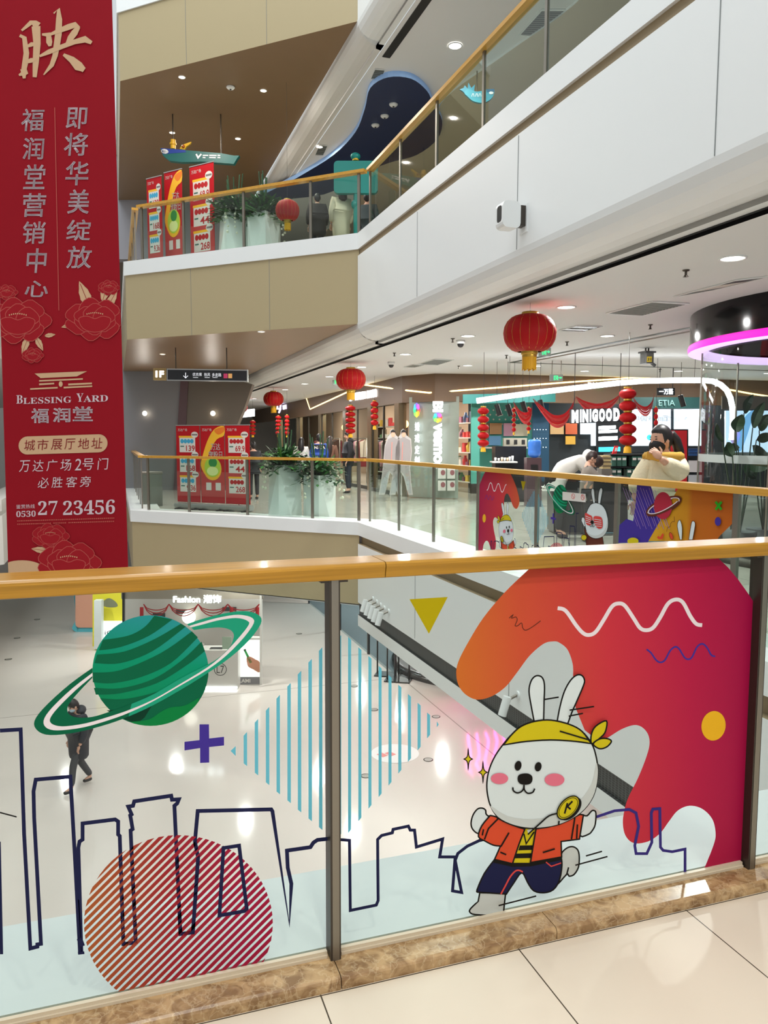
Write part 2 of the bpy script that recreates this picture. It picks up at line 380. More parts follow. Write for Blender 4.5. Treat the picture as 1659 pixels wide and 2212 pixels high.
for lev, z0 in ((1, 4.95), (2, 9.9)):
    nm = 'upper' if lev == 1 else 'top'
    mb = MB(); sweep(mb, [(0.6, z0+0.05), (0, z0+0.05), (0, z0-0.22), (0.035, z0-0.22)], M_WHITE)
    struct(mb.build('trim_cap_'+nm))
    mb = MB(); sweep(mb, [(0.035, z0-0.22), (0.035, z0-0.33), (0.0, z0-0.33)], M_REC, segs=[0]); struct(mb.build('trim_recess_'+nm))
    mb = MB(); dz = z0-4.95
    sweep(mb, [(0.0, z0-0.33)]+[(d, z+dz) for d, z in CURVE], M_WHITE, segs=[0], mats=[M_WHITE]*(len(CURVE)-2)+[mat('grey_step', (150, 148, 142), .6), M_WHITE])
    for y in (-0.6, 1.98, 4.60, 7.45, 10.3):
        mb.box((3.9985, y, (z0-0.33+z0-1.5)/2), (0.004, 0.008, 1.14), M_SEAM)
    struct(mb.build('wall_right_fascia_'+nm))
    mb = MB(); sweep(mb, [(0.03, z0-0.22), (0.03, z0-1.47)], M_TAN, segs=[1, 2])
    A, B_ = offset_path(PATH, 0.03)[1:3]
    for t in (0.35, 0.69):
        q = A.lerp(B_, t); d = (B_-A).normalized(); n = Vector((d.y, -d.x))
        mb.box((q.x-n.x*0.0015, q.y-n.y*0.0015, z0-0.845), (0.006, 0.004, 1.25), M_SEAM, rz=atan2(d.y, d.x))
    struct(mb.build('wall_wing_fascia_'+nm))
    # brown soffit under the wing, white beam beside it, corridor ceiling
    mb = MB(); o = offset_path(PATH, 0.03); zb = z0-1.47
    mb.poly([(4.0, 13.13, zb), (o[2].x, o[2].y, zb), (0.28, 50, zb), (4.0, 50, zb), (4.0, 34, zb), (3.9, 34, zb)], M_BROWN); struct(mb.build('ceiling_wing_'+nm))
    mb = MB(); pr = [(0.0, zb+0.02)]+[(d, z+dz) for d, z in CURVE[1:]]
    for k in range(len(pr)-1):
        (d0, a), (d1, b) = pr[k], pr[k+1]; mb.quad((4+d0, 13.1, a), (4+d0, 60, a), (4+d1, 60, b), (4+d1, 13.1, b), M_WHITE2)
    struct(mb.build('trim_beam_'+nm))
# black slot in the corridor ceilings and the ceilings themselves
def ceil(name, z, y1=60):
    mb = MB()
    mb.quad((4.57, -4, z), (4.57, y1, z), (24, y1, z), (24, -4, z), M_CEIL)
    struct(mb.build(name))
    mb = MB(); mb.quad((4.47, -4, z+0.05), (4.47, y1, z+0.05), (4.57, y1, z+0.05), (4.57, -4, z+0.05), M_BLACK)
    mb.quad((4.57, -4, z+0.05), (4.57, y1, z+0.05), (4.57, y1, z), (4.57, -4, z), M_BLACK)
    mb.quad((4.47, -4, z+0.05), (4.47, y1, z+0.05), (4.47, y1, z), (4.47, -4, z), M_BLACK)
    struct(mb.build('trim_slot_'+name))
ceil('ceiling_corridor', 3.15)
mb = MB(); mb.quad((4.47, -4, 8.1), (4.47, 60, 8.1), (24, 60, 8.1), (24, -4, 8.1), M_CEIL); struct(mb.build('ceiling_upper'))
mb = MB()
mb.box((4.62, 8.0, 8.095), (0.14, 10.9, 0.012), M_BLACK); struct(mb.build('trim_slot_upper'))
mb = MB()                                                  # second slot, over the far edge of the corridor, turning into the cross corridor
mb.quad((8.0, -4, 3.145), (8.0, 15.2, 3.145), (8.1, 15.1, 3.145), (8.1, -4, 3.145), M_BLACK)
mb.quad((8.0, 15.2, 3.145), (20, 14.55, 3.145), (20, 14.45, 3.145), (8.1, 15.1, 3.145), M_BLACK)
mb.quad((8.28, -4, 3.144), (8.28, 14.6, 3.144), (8.36, 14.6, 3.144), (8.36, -4, 3.144), M_SHOPBROWN); struct(mb.build('trim_slot_inner'))
# floors and slabs
o = offset_path(PATH, 0.1)
for z, nm in ((4.95, 'floor_upper'), (0.0, 'floor_corridor')):
    mb = MB(); pts = [(o[0].x, o[0].y), (o[1].x, o[1].y), (o[2].x, o[2].y), (o[3].x, o[3].y), (24, 50), (24, -4)]
    mb.poly([(x, y, z) for x, y in pts][::-1], M_FLOOR2); struct(mb.build(nm))
# lower edge of our storey
mb = MB(); sweep(mb, [(0.6, 0.05), (0, 0.05), (0, -0.18), (0.08, -0.18)], M_WHITE); struct(mb.build('trim_cap_lower'))
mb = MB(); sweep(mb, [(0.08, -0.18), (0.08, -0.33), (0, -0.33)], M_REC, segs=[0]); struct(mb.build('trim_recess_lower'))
mb = MB(); sweep(mb, [(0, -0.33), (0, -1.38)], M_WHITE, segs=[0]); sweep(mb, [(0, -1.60), (0, -1.80), (3.4, -1.80)], M_WHITE, segs=[0])
for y in (-0.6, 1.98, 4.60, 7.45, 10.3): mb.box((3.9985, y, -0.85), (0.004, 0.008, 1.0), M_SEAM)
struct(mb.build('wall_right_fascia_lower'))
mb = MB(); sweep(mb, [(0, -1.38), (0.03, -1.38), (0.03, -1.60), (0, -1.60)], M_MESHBAND, segs=[0]); struct(mb.build('trim_mesh_band'))
mb = MB(); sweep(mb, [(0.03, -0.18), (0.03, -1.42), (0.2, -1.42)], M_TAN, segs=[1, 2]); struct(mb.build('wall_wing_fascia_lower'))
mb = MB(); mb.poly([(4.0, 13.1, -1.44), (0.28, 16.75, -1.44), (0.28, 45, -1.44), (7.1, 45, -1.44), (7.1, 13.1, -1.44)], M_WHITE2); struct(mb.build('ceiling_wing_lower'))
# ground floor and far end
mb = MB(); mb.quad((-14, -4, -5), (-14, 60, -5), (24, 60, -5), (24, -4, -5), M_GROUND); struct(mb.build('floor_ground'))
mb = MB(); mb.quad((-14, 52, -5), (24, 52, -5), (24, 52, 14), (-14, 52, 14), M_WHITE2); struct(mb.build('wall_far'))
mb = MB(); mb.quad((24, -4, -5), (24, 52, -5), (24, 52, 14), (24, -4, 14), M_WHITE2); struct(mb.build('wall_right'))
# left side of the atrium (seen past the banner's left edge)
LP = [Vector((-2.6, 50)), Vector((-2.6, 20.5)), Vector((-7, 16)), Vector((-7, -4))]
mb = MB()
for z0 in (0, 4.95, 9.9):
    sweep(mb, [(0.6, z0+0.05), (0, z0+0.05), (0, z0-0.22), (0.05, z0-0.22), (0.05, z0-0.33), (0, z0-0.33), (0, z0-1.5), (4, z0-1.7)], M_WHITE2, path=LP)
struct(mb.build('wall_left_fascia'))
mb = MB(); mb.quad((-14, -4, -5), (-14, 52, -5), (-14, 52, 14), (-14, -4, 14), M_WHITE2); struct(mb.build('wall_left'))
# near gallery floor, kerb of marble, slab edge
mb = MB(); mb.box((0, 0.02, -0.162), (7.9, 4.08, 0.30), M_NEARFLOOR); struct(mb.build('floor_near'))
mb = MB(); mb.box((-2, -1.2, 3.3), (12, 4.2, 0.3), M_CEIL); struct(mb.build('ceiling_near'))
mb = MB(); mb.box((0, 2.27, -0.09), (7.98, 0.40, 0.25), mat('ledge_pale_teal', (200, 207, 208), .4)); mb.box((0, 2.26, -0.9), (7.98, 0.38, 1.4), M_WHITE); struct(mb.build('trim_cap_near'))
M_MARBLE = marble_mat()
for i, (x0, x1) in enumerate(((-1.4, 0.545), (0.5475, 1.22), (1.2225, 2.4), (2.4025, 3.9))):
    mb = MB(); y0, y1, h = 1.945, 2.07, 0.024
    pr = [(y0, -0.012), (y0, h-0.010), (y0+0.003, h-0.004), (y0+0.010, h), (y1, h), (y1, -0.012)]
    n = len(pr); vs = [(x0, y, z) for y, z in pr]+[(x1, y, z) for y, z in pr]
    mb.add(vs, [[k, (k+1) % n, n+(k+1) % n, n+k] for k in range(n)]+[list(range(n))[::-1], list(range(n, 2*n))], M_MARBLE)
    struct(mb.build('trim_%d' % (i+1)))
# ------------------------------------------------------------------ near balustrade with its printed film
GY = 2.058
rail = thing('glass_balustrade', 'nearest glass balustrade with wooden handrail and large cartoon stickers on marble kerb', 'railing', (0.55, GY, 0.04))
def under(o): return keep(o, rail)
def handrail(mb, x0, x1, y0, y1, z0, z1, m, r=0.012):
    pr = []
    for (cy, cz, a0) in ((y1-r, z1-r, 0), (y0+r, z1-r, 90), (y0+r, z0+r*.5, 180), (y1-r, z0+r*.5, 270)):
        rr = r if a0 < 180 else r*.5
        for k in range(4): t = radians(a0+30*k); pr.append((cy+rr*cos(t), cz+rr*sin(t)))
    n = len(pr); vs = [(x0, y, z) for y, z in pr]+[(x1, y, z) for y, z in pr]
    mb.add(vs, [[k, (k+1) % n, n+(k+1) % n, n+k] for k in range(n)]+[list(range(n))[::-1], list(range(n, 2*n))], m)
for x0, x1 in ((-1.4, 0.690), (0.6925, 3.9)):
    mb = MB(); handrail(mb, x0, x1, 2.0, 2.142, 1.113, 1.158, M_WOOD); under(mb.build('handrail'))
for x in (-0.92, 0.551, 2.031, 3.5):
    mb = MB(); mb.box((x, 2.045, 0.569), (0.030, 0.052, 1.09), M_STEELD); mb.box((x+0.0005, 2.0185, 0.569), (0.020, 0.002, 1.09), M_STEEL)
    under(mb.build('post'))
    mb = MB(); mb.box((x, 2.045, 1.109), (0.075, 0.05, 0.006), M_STEELD); under(mb.build('bracket'))
PANES = []
for x0, x1 in ((-0.90, 0.531), (0.572, 2.011), (2.052, 3.48)):
    mb = MB(); mb.box(((x0+x1)/2, GY, 0.569), (x1-x0, 0.010, 1.09), M_GLASS); PANES.append(under(mb.build('glass_pane')))
    mb = MB(); mb.box(((x0+x1)/2, GY-0.012, 0.031), (x1-x0, 0.012, 0.022), mat('channel_trim', (205, 192, 170), 0.35)); mb.box(((x0+x1)/2, GY-0.020, 0.027), (x1-x0, 0.006, 0.010), mat('channel_trim', (205, 192, 170), 0.35))
    under(mb.build('channel_trim'))
# ---- film colours
F_NAVY = mat('film_navy', (24, 28, 66), 0.5); F_BLACK = mat('film_black', (20, 18, 16), 0.5)
F_PURPLE = mat('film_purple', (62, 46, 140), 0.5); F_BLUE = mat('film_light_blue', (96, 178, 200), 0.5)
F_YEL = mat('film_yellow', (198, 182, 24), 0.5); F_GOLD = mat('film_gold', (226, 172, 32), 0.5)
F_WHITE = mat('film_white', (206, 216, 218), 0.5); F_GREY = mat('film_grey', (190, 196, 194), 0.5); F_LINE = mat('film_pale', (224, 214, 220), 0.5)
F_PINK = mat('film_pink', (214, 110, 132), 0.5); F_ORANGE = mat('film_orange_red', (206, 74, 44), 0.5); F_RED = mat('film_red', (206, 70, 66), 0.5)
F_GREEN_D = mat('film_green_dark', (0, 92, 62), 0.5); F_GREEN_B = mat('film_green_black', (2, 52, 36), 0.5); F_GREEN_M = mat('film_green', (0, 118, 58), 0.5); F_GREEN_L = mat('film_green_ring', (28, 150, 118), 0.5)
F_BROWN = mat('film_brown', (92, 44, 32), 0.5); F_BLUEPURPLE = mat('film_indigo', (52, 42, 120), 0.5); F_OLIVE = mat('film_olive', (172, 156, 4), 0.5)
class Film:
    """printed film built in layers; chart = picture points on the near pane"""
    def __init__(s, fmap): s.mb = MB(); s.f = fmap; s.k = 0
    def fill(s, pts, m, up=True):
        if up: s.k += 1
        s.mb.poly([s.f(x, y, s.k) for x, y in pts], m); return s
    def line(s, pts, w, m, closed=False):
        s.k += 1
        for q in stroke(pts, w, closed): s.mb.poly([s.f(x, y, s.k) for x, y in q], m)
        return s
    def both(s, pts, m, w, closed=True, mo=None):
        s.fill(pts, m); return s.line(pts, w, mo or F_BLACK, closed)
def near_map(x, y, k):
    p = PY(x, y, GY-0.0054); return Vector((p.x, p.y-0.00025*k, p.z))
def crop(x0, y0, sc): return lambda pts: [(x0+x/sc, y0+y/sc) for x, y in pts]
cA = crop(0, 1250, 2.304); cB = crop(0, 1540, 2.304); cC = crop(680, 1160, 3.072); cD = crop(940, 1200, 2.307); cE = crop(700, 1640, 1.73); cF = crop(960, 1420, 3.75)
# ---- planet
O_ = [(460,443),(350,522),(240,620),(180,690),(172,735),(210,770),(280,777),(400,760),(540,722),(640,685),(760,630),(900,552),(1040,465),(1150,388),(1240,305),(1296,228),(1295,188),(1250,165),(1180,162),(1080,180),(990,205),(930,225)]
W_ = [(460,468),(360,545),(265,635),(222,692),(220,728),(250,750),(310,753),(420,738),(545,702),(645,665),(762,609),(900,530),(1036,450),(1130,378),(1215,290),(1262,222),(1255,195),(1215,182),(1165,180),(1080,195),(1000,217),(940,235)]
V_ = [(460,484),(378,553),(290,640),(252,690),(252,715),(280,730),(330,733),(430,718),(548,684),(648,650),(764,600),(900,521),(1032,440),(1115,372),(1195,285),(1238,228),(1232,210),(1200,198),(1155,196),(1080,208),(1010,227),(950,242)]
I_ = [(460,492),(395,560),(345,620),(335,655),(350,678),(385,690),(430,690),(480,682),(560,656),(655,622),(768,572),(900,495),(1030,428),(1085,395),(1140,345),(1163,290),(1155,262),(1130,248),(1090,242),(1040,245),(1000,250),(965,255)]
BANDS = [[(512,305),(640,283),(720,240),(768,184)], [(492,357),(600,340),(740,285),(858,203)], [(483,378),(620,362),(770,300),(900,224)], [(470,420),(600,420),(760,360),(925,238)],
         [(461,467),(600,455),(800,370),(955,262)], [(462,515),(560,520),(700,490),(850,420),(985,292)], [(467,543),(600,545),(760,500),(900,410),(1003,313)], [(477,577),(600,570),(780,520),(930,430),(1020,360)]]
def planet_film(f, tr, mats, ring=True):
    disc_m, dark, black, low, ringd, ringl = mats
    c = ell(749, 457, 289, 275, 0, 64); f.fill(tr(c), disc_m)
    for k in (0, 2, 4, 6):
        f.fill(tr(smooth(BANDS[k])+smooth(BANDS[k+1])[::-1]), dark, k == 0)
    arc = [p for p in c if p[1] > 590]
    arc = sorted(arc, key=lambda p: atan2(p[1]-457, p[0]-749))
    top = smooth([(498,595),(600,600),(720,580),(880,525),(1032,425)])
    arcr = [p for p in sorted(c, key=lambda p: atan2(p[1]-457, p[0]-749)) if atan2(p[1]-457, p[0]-749) > -0.1 and atan2(p[1]-457, p[0]-749) < 2.62]
    f.fill(tr(top+arcr), dark)
    f.fill(tr([(530,655),(650,650),(760,625),(720,690),(680,722),(600,690)]), black)
    lowarc = [p for p in arcr if 0.55 < atan2(p[1]-457, p[0]-749) < 1.95]
    f.fill(tr(smooth([(648,712),(740,700),(800,662),(850,640),(920,630),(990,592)])+lowarc), low)
    if ring:
        for a, b, mk in ((O_, W_, 0), (W_, V_, 1), (V_, I_, 0)):
            a, b = smooth(a, n=3), smooth(b, n=3); f.k += 1 if mk == 0 else 0; n = len(a)
            for i in range(n-1):
                q = [a[i], a[i+1], b[i+1], b[i]]; m = F_LINE if mk else (ringd if i < n*0.42 else ringl)
                f.mb.poly([f.f(x, y, f.k) for x, y in tr(q)], m)
_zr = lambda y: near_map(325, y, 0).z
F_DISC = ramp_mat('film_planet_green', (0.25, 0, 1.0), _zr(1530), _zr(1345)+0.10, [(0, (0, 122, 74)), (0.45, (0, 138, 104)), (1, (48, 142, 164))])
F_SUN = ramp_mat('film_striped_sun', (1, 0, 0), near_map(190, 1900, 0).x, near_map(520, 1900, 0).x, [(0, (160, 84, 44)), (0.5, (150, 36, 44)), (1, (152, 22, 58))])
F_BLOB = ramp_mat('film_blob', (1, 0, 0.12), near_map(990, 1500, 0).x, near_map(1640, 1500, 0).x+0.1, [(0, (194, 112, 34)), (0.25, (194, 78, 50)), (0.5, (192, 50, 62)), (0.75, (174, 26, 66)), (1, (148, 10, 64))])
f = Film(near_map); planet_film(f, cA, (F_DISC, F_GREEN_D, F_GREEN_B, F_GREEN_M, F_GREEN_D, F_GREEN_L))
def film(f, name, pane, label=None):
    o = f.mb.build(name); keep(o, rail); mw = o.matrix_parent_inverse.copy(); o.parent = pane
    o.matrix_parent_inverse = mw.copy() if False else (Matrix.Translation(rail.location)).inverted()
    o.matrix_parent_inverse = pane.matrix_parent_inverse.copy(); o.matrix_basis = Matrix.Identity(4)
    # pane carries the offset of the balustrade: undo it once only
    o.matrix_parent_inverse = Matrix.Identity(4)
    if label: o['label'] = label
    return o
film(f, 'planet_sticker', PANES[0], 'green ringed planet sticker')
f = Film(near_map)
f.fill(cA([(993,725),(1040,725),(1041,795),(1115,787),(1115,830),(1041,838),(1041,915),(996,917),(996,843),(918,855),(918,812),(993,803)]), F_PURPLE)
film(f, 'plus_sticker', PANES[0], 'purple plus sign sticker')
B1 = [(530,1585,1652),(554,1557,1672),(578,1531,1693),(601,1505,1713),(624.5,1479,1732),(647,1453,1752),(670,1427,1771),(692.7,1402,1790)]
B2 = [(733.7,1375,1805),(755.2,1379,1796),(777.3,1401,1770),(799.1,1420,1743),(821,1441,1718),(842.4,1461,1693),(863.6,1482,1667),(884.4,1502,1642),(905.3,1521,1617),(925.8,1542,1591)]
f = Film(near_map); f.fill([(498,1622),(509,1611.5),(509,1633)], F_BLUE)
for x, t, b in B1: f.fill([(x-3.8, t+4), (x+3.6, t-4), (x+3.8, b+3), (x-3.6, b-3)], F_BLUE, False)
film(f, 'striped_diamond_sticker', PANES[0], 'left half of the light blue striped diamond')
f = Film(near_map); f.fill([(943.5,1558),(947.5,1565),(943.5,1571)], F_BLUE)
for x, t, b in B2:
    s_ = -1 if x < 740 else 1; f.fill([(x-3.3, t-3*s_), (x+3.3, t+3*s_), (x+3.3, b-4), (x-3.3, b+4)], F_BLUE, False)
film(f, 'striped_diamond_sticker', PANES[1], 'right half of the light blue striped diamond')
# ---- striped sun, cut by the lower edge of the pane
def clip_half(poly, a, b):
    """part of polygon left of line a->b"""
    out = []; n = len(poly); sd = lambda p: (b[0]-a[0])*(p[1]-a[1])-(b[1]-a[1])*(p[0]-a[0])
    for i in range(n):
        p, q = poly[i], poly[(i+1) % n]; d0, d1 = sd(p), sd(q)
        if d0 >= 0: out.append(p)
        if (d0 > 0 > d1) or (d0 < 0 < d1): t = d0/(d0-d1); out.append((p[0]+(q[0]-p[0])*t, p[1]+(q[1]-p[1])*t))
    return out
def striped_disc(f, tr, cx, cy, rx, ry, step, wid, m, cut=None, ang=45, n=64):
    c = ell(cx, cy, rx, ry, 0, n); dx, dy = cos(radians(ang)), -sin(radians(ang)); nx, ny = -dy, dx; R = max(rx, ry)*1.1; s_ = -R
    f.k += 1
    while s_ < R:
        a = (cx+nx*s_-dx*2*R, cy+ny*s_-dy*2*R); b = (cx+nx*s_+dx*2*R, cy+ny*s_+dy*2*R)
        a2 = (a[0]+nx*wid, a[1]+ny*wid); b2 = (b[0]+nx*wid, b[1]+ny*wid)
        p = clip_half(c, a, b); p = clip_half(p, b2, a2) if p else p
        if cut and p: p = clip_half(p, *cut)
        if len(p) > 2: f.mb.poly([f.f(x, y, f.k) for x, y in tr(p)], m)
        s_ += step
f = Film(near_map)
striped_disc(f, cB, 888, 1048, 470, 440, 28.6, 17.5, F_SUN, cut=((1640, 1185), (0, 1500)))
film(f, 'striped_sun_sticker', PANES[0], 'round sticker of crimson and orange diagonal stripes')
# ---- skyline
SKY1 = [(0,88),(103,82),(120,600),(151,1172),(186,1163),(186,1152),(204,1149),(170,520),(167,390),(178,332),(350,317),(372,700),(398,1190),(405,1190),(390,670),(396,640),(411,630),(411,550),(573,530),(588,540),(588,605),(596,612),(614,1150),(676,1143),(650,585),(660,578),(652,530),(648,510),(655,505),(638,466),(662,462),(668,440),(852,412),(856,432),(890,430),(882,450),(868,462),(898,1100),(960,1092),(986,720),(970,640),(984,488),(1350,480),(1356,490),(1440,1050),(1450,850),(1432,770),(1428,685),(1545,668),(1560,645),(1580,632),(1646,625)]
SKY1B = [(1112,672),(1190,660),(1228,975),(1216,986),(1092,1008)]
f = Film(near_map); f.line(cB(SKY1), 8.4, F_NAVY); f.line(cB(SKY1B), 8.0, F_NAVY, True)
f.line(cB([(0,495),(83,517)]), 3, F_BLACK); f.line(cB([(-4,640),(8,1200)]), 7, F_NAVY); f.line(cB([(388,1195),(420,1192)]), 6, F_NAVY); f.line(cB([(395,1120),(410,1160)]), 12, F_NAVY)
film(f, 'skyline_sticker', PANES[0], 'dark blue outline of tower blocks')
SKY2 = [(55,300),(95,303),(98,565),(195,545),(202,528),(200,300),(215,285),(255,275),(258,262),(315,250),(322,265),(338,265),(345,328),(443,298),(432,365),(490,365),(480,492),(514,498),(490,378),(500,352),(535,325),(580,304),(640,290)]
SKY3 = [(1010,217),(1085,192),(1140,187),(1165,200),(1175,250),(1160,322),(1165,352),(1205,352),(1215,330),(1224,310),(1222,200),(1228,186),(1254,184),(1256,328),(1266,340),(1300,345),(1348,335),(1348,425)]
f = Film(near_map); f.line(cE(SKY2), 6.5, F_NAVY); film(f, 'skyline_sticker', PANES[1], 'dark blue outline of low roofs left of the rabbit')
# ---- blob and its marks
BLOB = [(470,65)]+[(1410,13),(1460,60),(1510,120),(1560,190),(1597,247),(1553,1515),(1341,1559)]+smooth([(1341,1559),(1388,1440),(1397,1380),(1380,1312),(1330,1262),(1268,1247),(1210,1270),(1165,1325),(1120,1385),(1060,1425),(990,1433),(948,1395),(935,1330),(945,1260),(965,1200),(1010,1110),(1050,1010),(1068,940),(1060,890),(1030,855),(990,845),(930,865),(868,903)])[1:]+[(820,930),(745,870),(700,760),(688,650)]+smooth([(687,600),(685,540),(660,470),(620,435),(590,428),(540,440),(470,500),(410,580),(350,655),(280,702),(210,718),(155,695),(118,650),(105,590),(115,530),(160,440),(240,310),(350,180),(470,65)])[:-1]
WAVE1 = smooth([(610,262),(650,275),(700,345),(735,385),(765,396),(800,380),(840,320),(880,255),(912,239),(945,250),(990,315),(1020,360),(1050,372),(1085,360),(1120,310),(1160,240),(1200,219),(1235,235),(1270,300),(1300,340),(1330,347)])
WAVE2 = smooth([(1053,467),(1075,485),(1100,520),(1122,532),(1145,520),(1170,475),(1195,455),(1215,465),(1240,505),(1260,517),(1280,505),(1305,455),(1332,440),(1355,460),(1375,495),(1395,503)])
SCRIB = smooth([(368,312),(388,295),(380,312),(402,306),(408,322),(398,348),(410,350),(430,336),(436,360),(450,372),(480,358),(525,325)])
f = Film(near_map); f.fill(cD(BLOB), F_BLOB); f.line(cD(WAVE1), 8.2, F_LINE); f.line(cD(WAVE2), 3.6, F_PURPLE); f.line(cD(SCRIB), 1.6, F_BROWN)
f.fill(cD(ell(1386, 848, 60, 74, 8)), F_GOLD); f.line(cE(SKY3), 6.0, F_BLUEPURPLE)
film(f, 'blob_sticker', PANES[1], 'orange to crimson blob sticker with wave lines and yellow disc')
f = Film(near_map); f.fill(cC([(628,413),(882,398),(757,642)]), F_OLIVE); film(f, 'triangle_sticker', PANES[1], 'olive yellow triangle sticker')
# ---- running rabbit
def sparkle(f, tr, cx, cy, w, h):
    p = smooth([(cx,cy-h),(cx+w*.22,cy-h*.25),(cx+w,cy)],n=4)[:-1]+smooth([(cx+w,cy),(cx+w*.22,cy+h*.25),(cx,cy+h)],n=4)[:-1]+smooth([(cx,cy+h),(cx-w*.22,cy+h*.25),(cx-w,cy)],n=4)[:-1]+smooth([(cx-w,cy),(cx-w*.22,cy-h*.25),(cx,cy-h)],n=4)[:-1]
    f.both(tr(p), F_YEL, 2.2)
HEAD = smooth([(470,690),(400,790),(352,900),(334,1000),(337,1090),(362,1190),(420,1280),(520,1340),(640,1370),(760,1373),(900,1345),(1020,1295),(1120,1220),(1190,1120),(1222,1010),(1230,900),(1215,790),(1180,690),(1100,590),(1000,535),(850,500),(720,510),(610,550),(530,620)], True, 4)
def rabbit_film(f, tr, lw, glasses=False, body=True, hat=True):
    L = lambda p, w=lw, m=F_BLACK: f.line(tr(p), w, m)
    if body:
        f.both(tr(smooth([(945,1595),(990,1545),(1040,1533),(1080,1560),(1092,1620),(1085,1700),(1050,1758),(1010,1772),(990,1757),(915,1838),(900,1800),(940,1690)],True,3)), F_GREY, lw); L([(1005,1700),(990,1757)])
        f.both(tr([(285,1905),(272,1975)]+smooth([(272,1975),(212,2032),(204,2062),(248,2082),(400,2086),(468,2066),(480,2040)],n=3)+[(494,1910)]), F_GREY, lw)
        f.both(tr(smooth([(400,1640),(320,1750),(262,1880),(268,1900)],n=3)+[(500,1915)]+smooth([(500,1915),(560,1825),(625,1742),(672,1822),(720,1888),(800,1905),(880,1880),(930,1800),(950,1680),(942,1610)],n=3)+[(690,1660),(545,1665)]), F_NAVY, lw)
        f.fill(tr([(402,1630),(545,1662),(690,1658),(942,1608),(946,1640),(700,1690),(550,1695),(395,1660)]), F_BLACK)
        L(smooth([(455,1915),(490,1850),(530,1775),(570,1730),(600,1722),(632,1735)],n=3), 3.4, F_RED); L([(820,1655),(862,1690),(942,1662)], 2.6, F_RED)
        f.fill(tr([(640,1385),(738,1380),(690,1660),(548,1660)]), F_YEL)
        f.fill(tr([(608,1520),(712,1518),(704,1556),(594,1560)]), F_BLACK); f.fill(tr([(576,1586),(700,1582),(694,1622),(562,1624)]), F_BLACK, False)
        f.fill(tr([(665,1395),(725,1380),(680,1432)]), F_WHITE); L([(640,1425),(658,1505),(722,1410)])
        f.both(tr(smooth([(375,1285),(350,1280),(332,1262),(328,1232),(300,1216),(262,1225),(226,1275),(211,1340),(226,1390),(270,1422),(300,1380)],True,3)), F_WHITE, lw)
        f.both(tr(smooth([(1110,1288),(1150,1278),(1185,1240),(1206,1236),(1221,1258),(1215,1350),(1190,1400),(1160,1428),(1092,1438)],True,3)), F_WHITE, lw)
        f.both(tr(smooth([(365,1275),(410,1285),(470,1320),(590,1368),(645,1385)],n=3)+[(600,1500),(545,1665),(400,1630),(448,1522)]+smooth([(448,1522),(390,1515),(320,1480),(270,1445),(296,1360),(365,1275)],n=3)[1:-1]), F_ORANGE, lw)
        f.both(tr(smooth([(735,1382),(900,1352),(1000,1310),(1090,1265)],n=3)+[(1118,1270),(1086,1466),(938,1485),(942,1610),(690,1655),(712,1520)]), F_ORANGE, lw)
        for p in ([(428,1300),(350,1380),(318,1468)], [(310,1385),(300,1435)], [(516,1412),(450,1525)], [(445,1570),(493,1590)], [(1048,1290),(1020,1465)], [(1068,1345),(1062,1460)], [(788,1572),(885,1542)]): L(p)
    E1 = smooth([(718,520),(695,400),(675,270),(690,190),(720,150),(755,143),(785,163),(800,220),(797,350),(793,510)],n=4); E2 = smooth([(902,510),(925,390),(960,270),(1010,180),(1060,138),(1100,140),(1122,175),(1115,220),(1060,350),(1020,440),(988,530)],n=4)
    f.both(tr(E1), F_WHITE, lw); f.both(tr(E2), F_WHITE, lw)
    f.both(tr(HEAD), F_WHITE, lw)
    f.fill(tr(smooth([(362,1190),(500,1275),(700,1300),(900,1260),(1080,1150),(1180,1010),(1215,850),(1230,900),(1222,1010),(1190,1120),(1120,1220),(1020,1295),(900,1345),(760,1368),(640,1365),(520,1335),(420,1278)],True,3)), F_GREY)
    if hat:
        f.both(tr(smooth([(468,700),(530,620),(610,550),(720,510),(850,500),(1000,535),(1100,590),(1175,690)],n=4)+smooth([(1175,690),(1050,672),(850,660),(650,672),(540,688)],n=3)[1:]), F_YEL, lw)
        f.both(tr(smooth([(1180,690),(1175,620),(1210,550),(1297,505),(1290,590),(1250,640)],True,4)), F_YEL, lw); f.both(tr(smooth([(1190,692),(1240,652),(1300,648),(1337,670),(1300,715),(1240,730)],True,4)), F_YEL, lw); L([(920,588),(1160,660)])
    if not glasses:
        f.fill(tr(ell(583, 867, 27, 40, 12)), F_BLACK); f.fill(tr(ell(745, 875, 27, 38, 12)), F_BLACK, False)
        f.fill(tr(ell(433, 970, 70, 45)), F_PINK, False); f.fill(tr(ell(877, 980, 80, 51)), F_PINK, False)
    else:
        f.both(tr(smooth([(380,760),(520,790),(640,850),(600,1010),(480,1050),(380,990)],True,4)), F_RED, lw*.6, mo=F_RED); f.both(tr(smooth([(700,850),(860,830),(1010,880),(1000,1090),(850,1130),(720,1020)],True,4)), F_RED, lw*.6, mo=F_RED)
        for k in range(4):
            f.line(tr([(390,820+50*k),(600,880+45*k)]), 1.2, F_WHITE); f.line(tr([(720,900+55*k),(990,925+50*k)]), 1.2, F_WHITE)
    f.fill(tr(smooth([(585,945),(620,930),(665,930),(695,950),(698,985),(680,1012),(640,1020),(600,1012),(580,985)],True,3)), F_BLACK)
    L(smooth([(540,1040),(545,1068),(575,1085),(608,1075),(627,1050),(630,1020)],n=3)); L(smooth([(630,1020),(633,1060),(660,1088),(700,1080),(716,1050)],n=3))
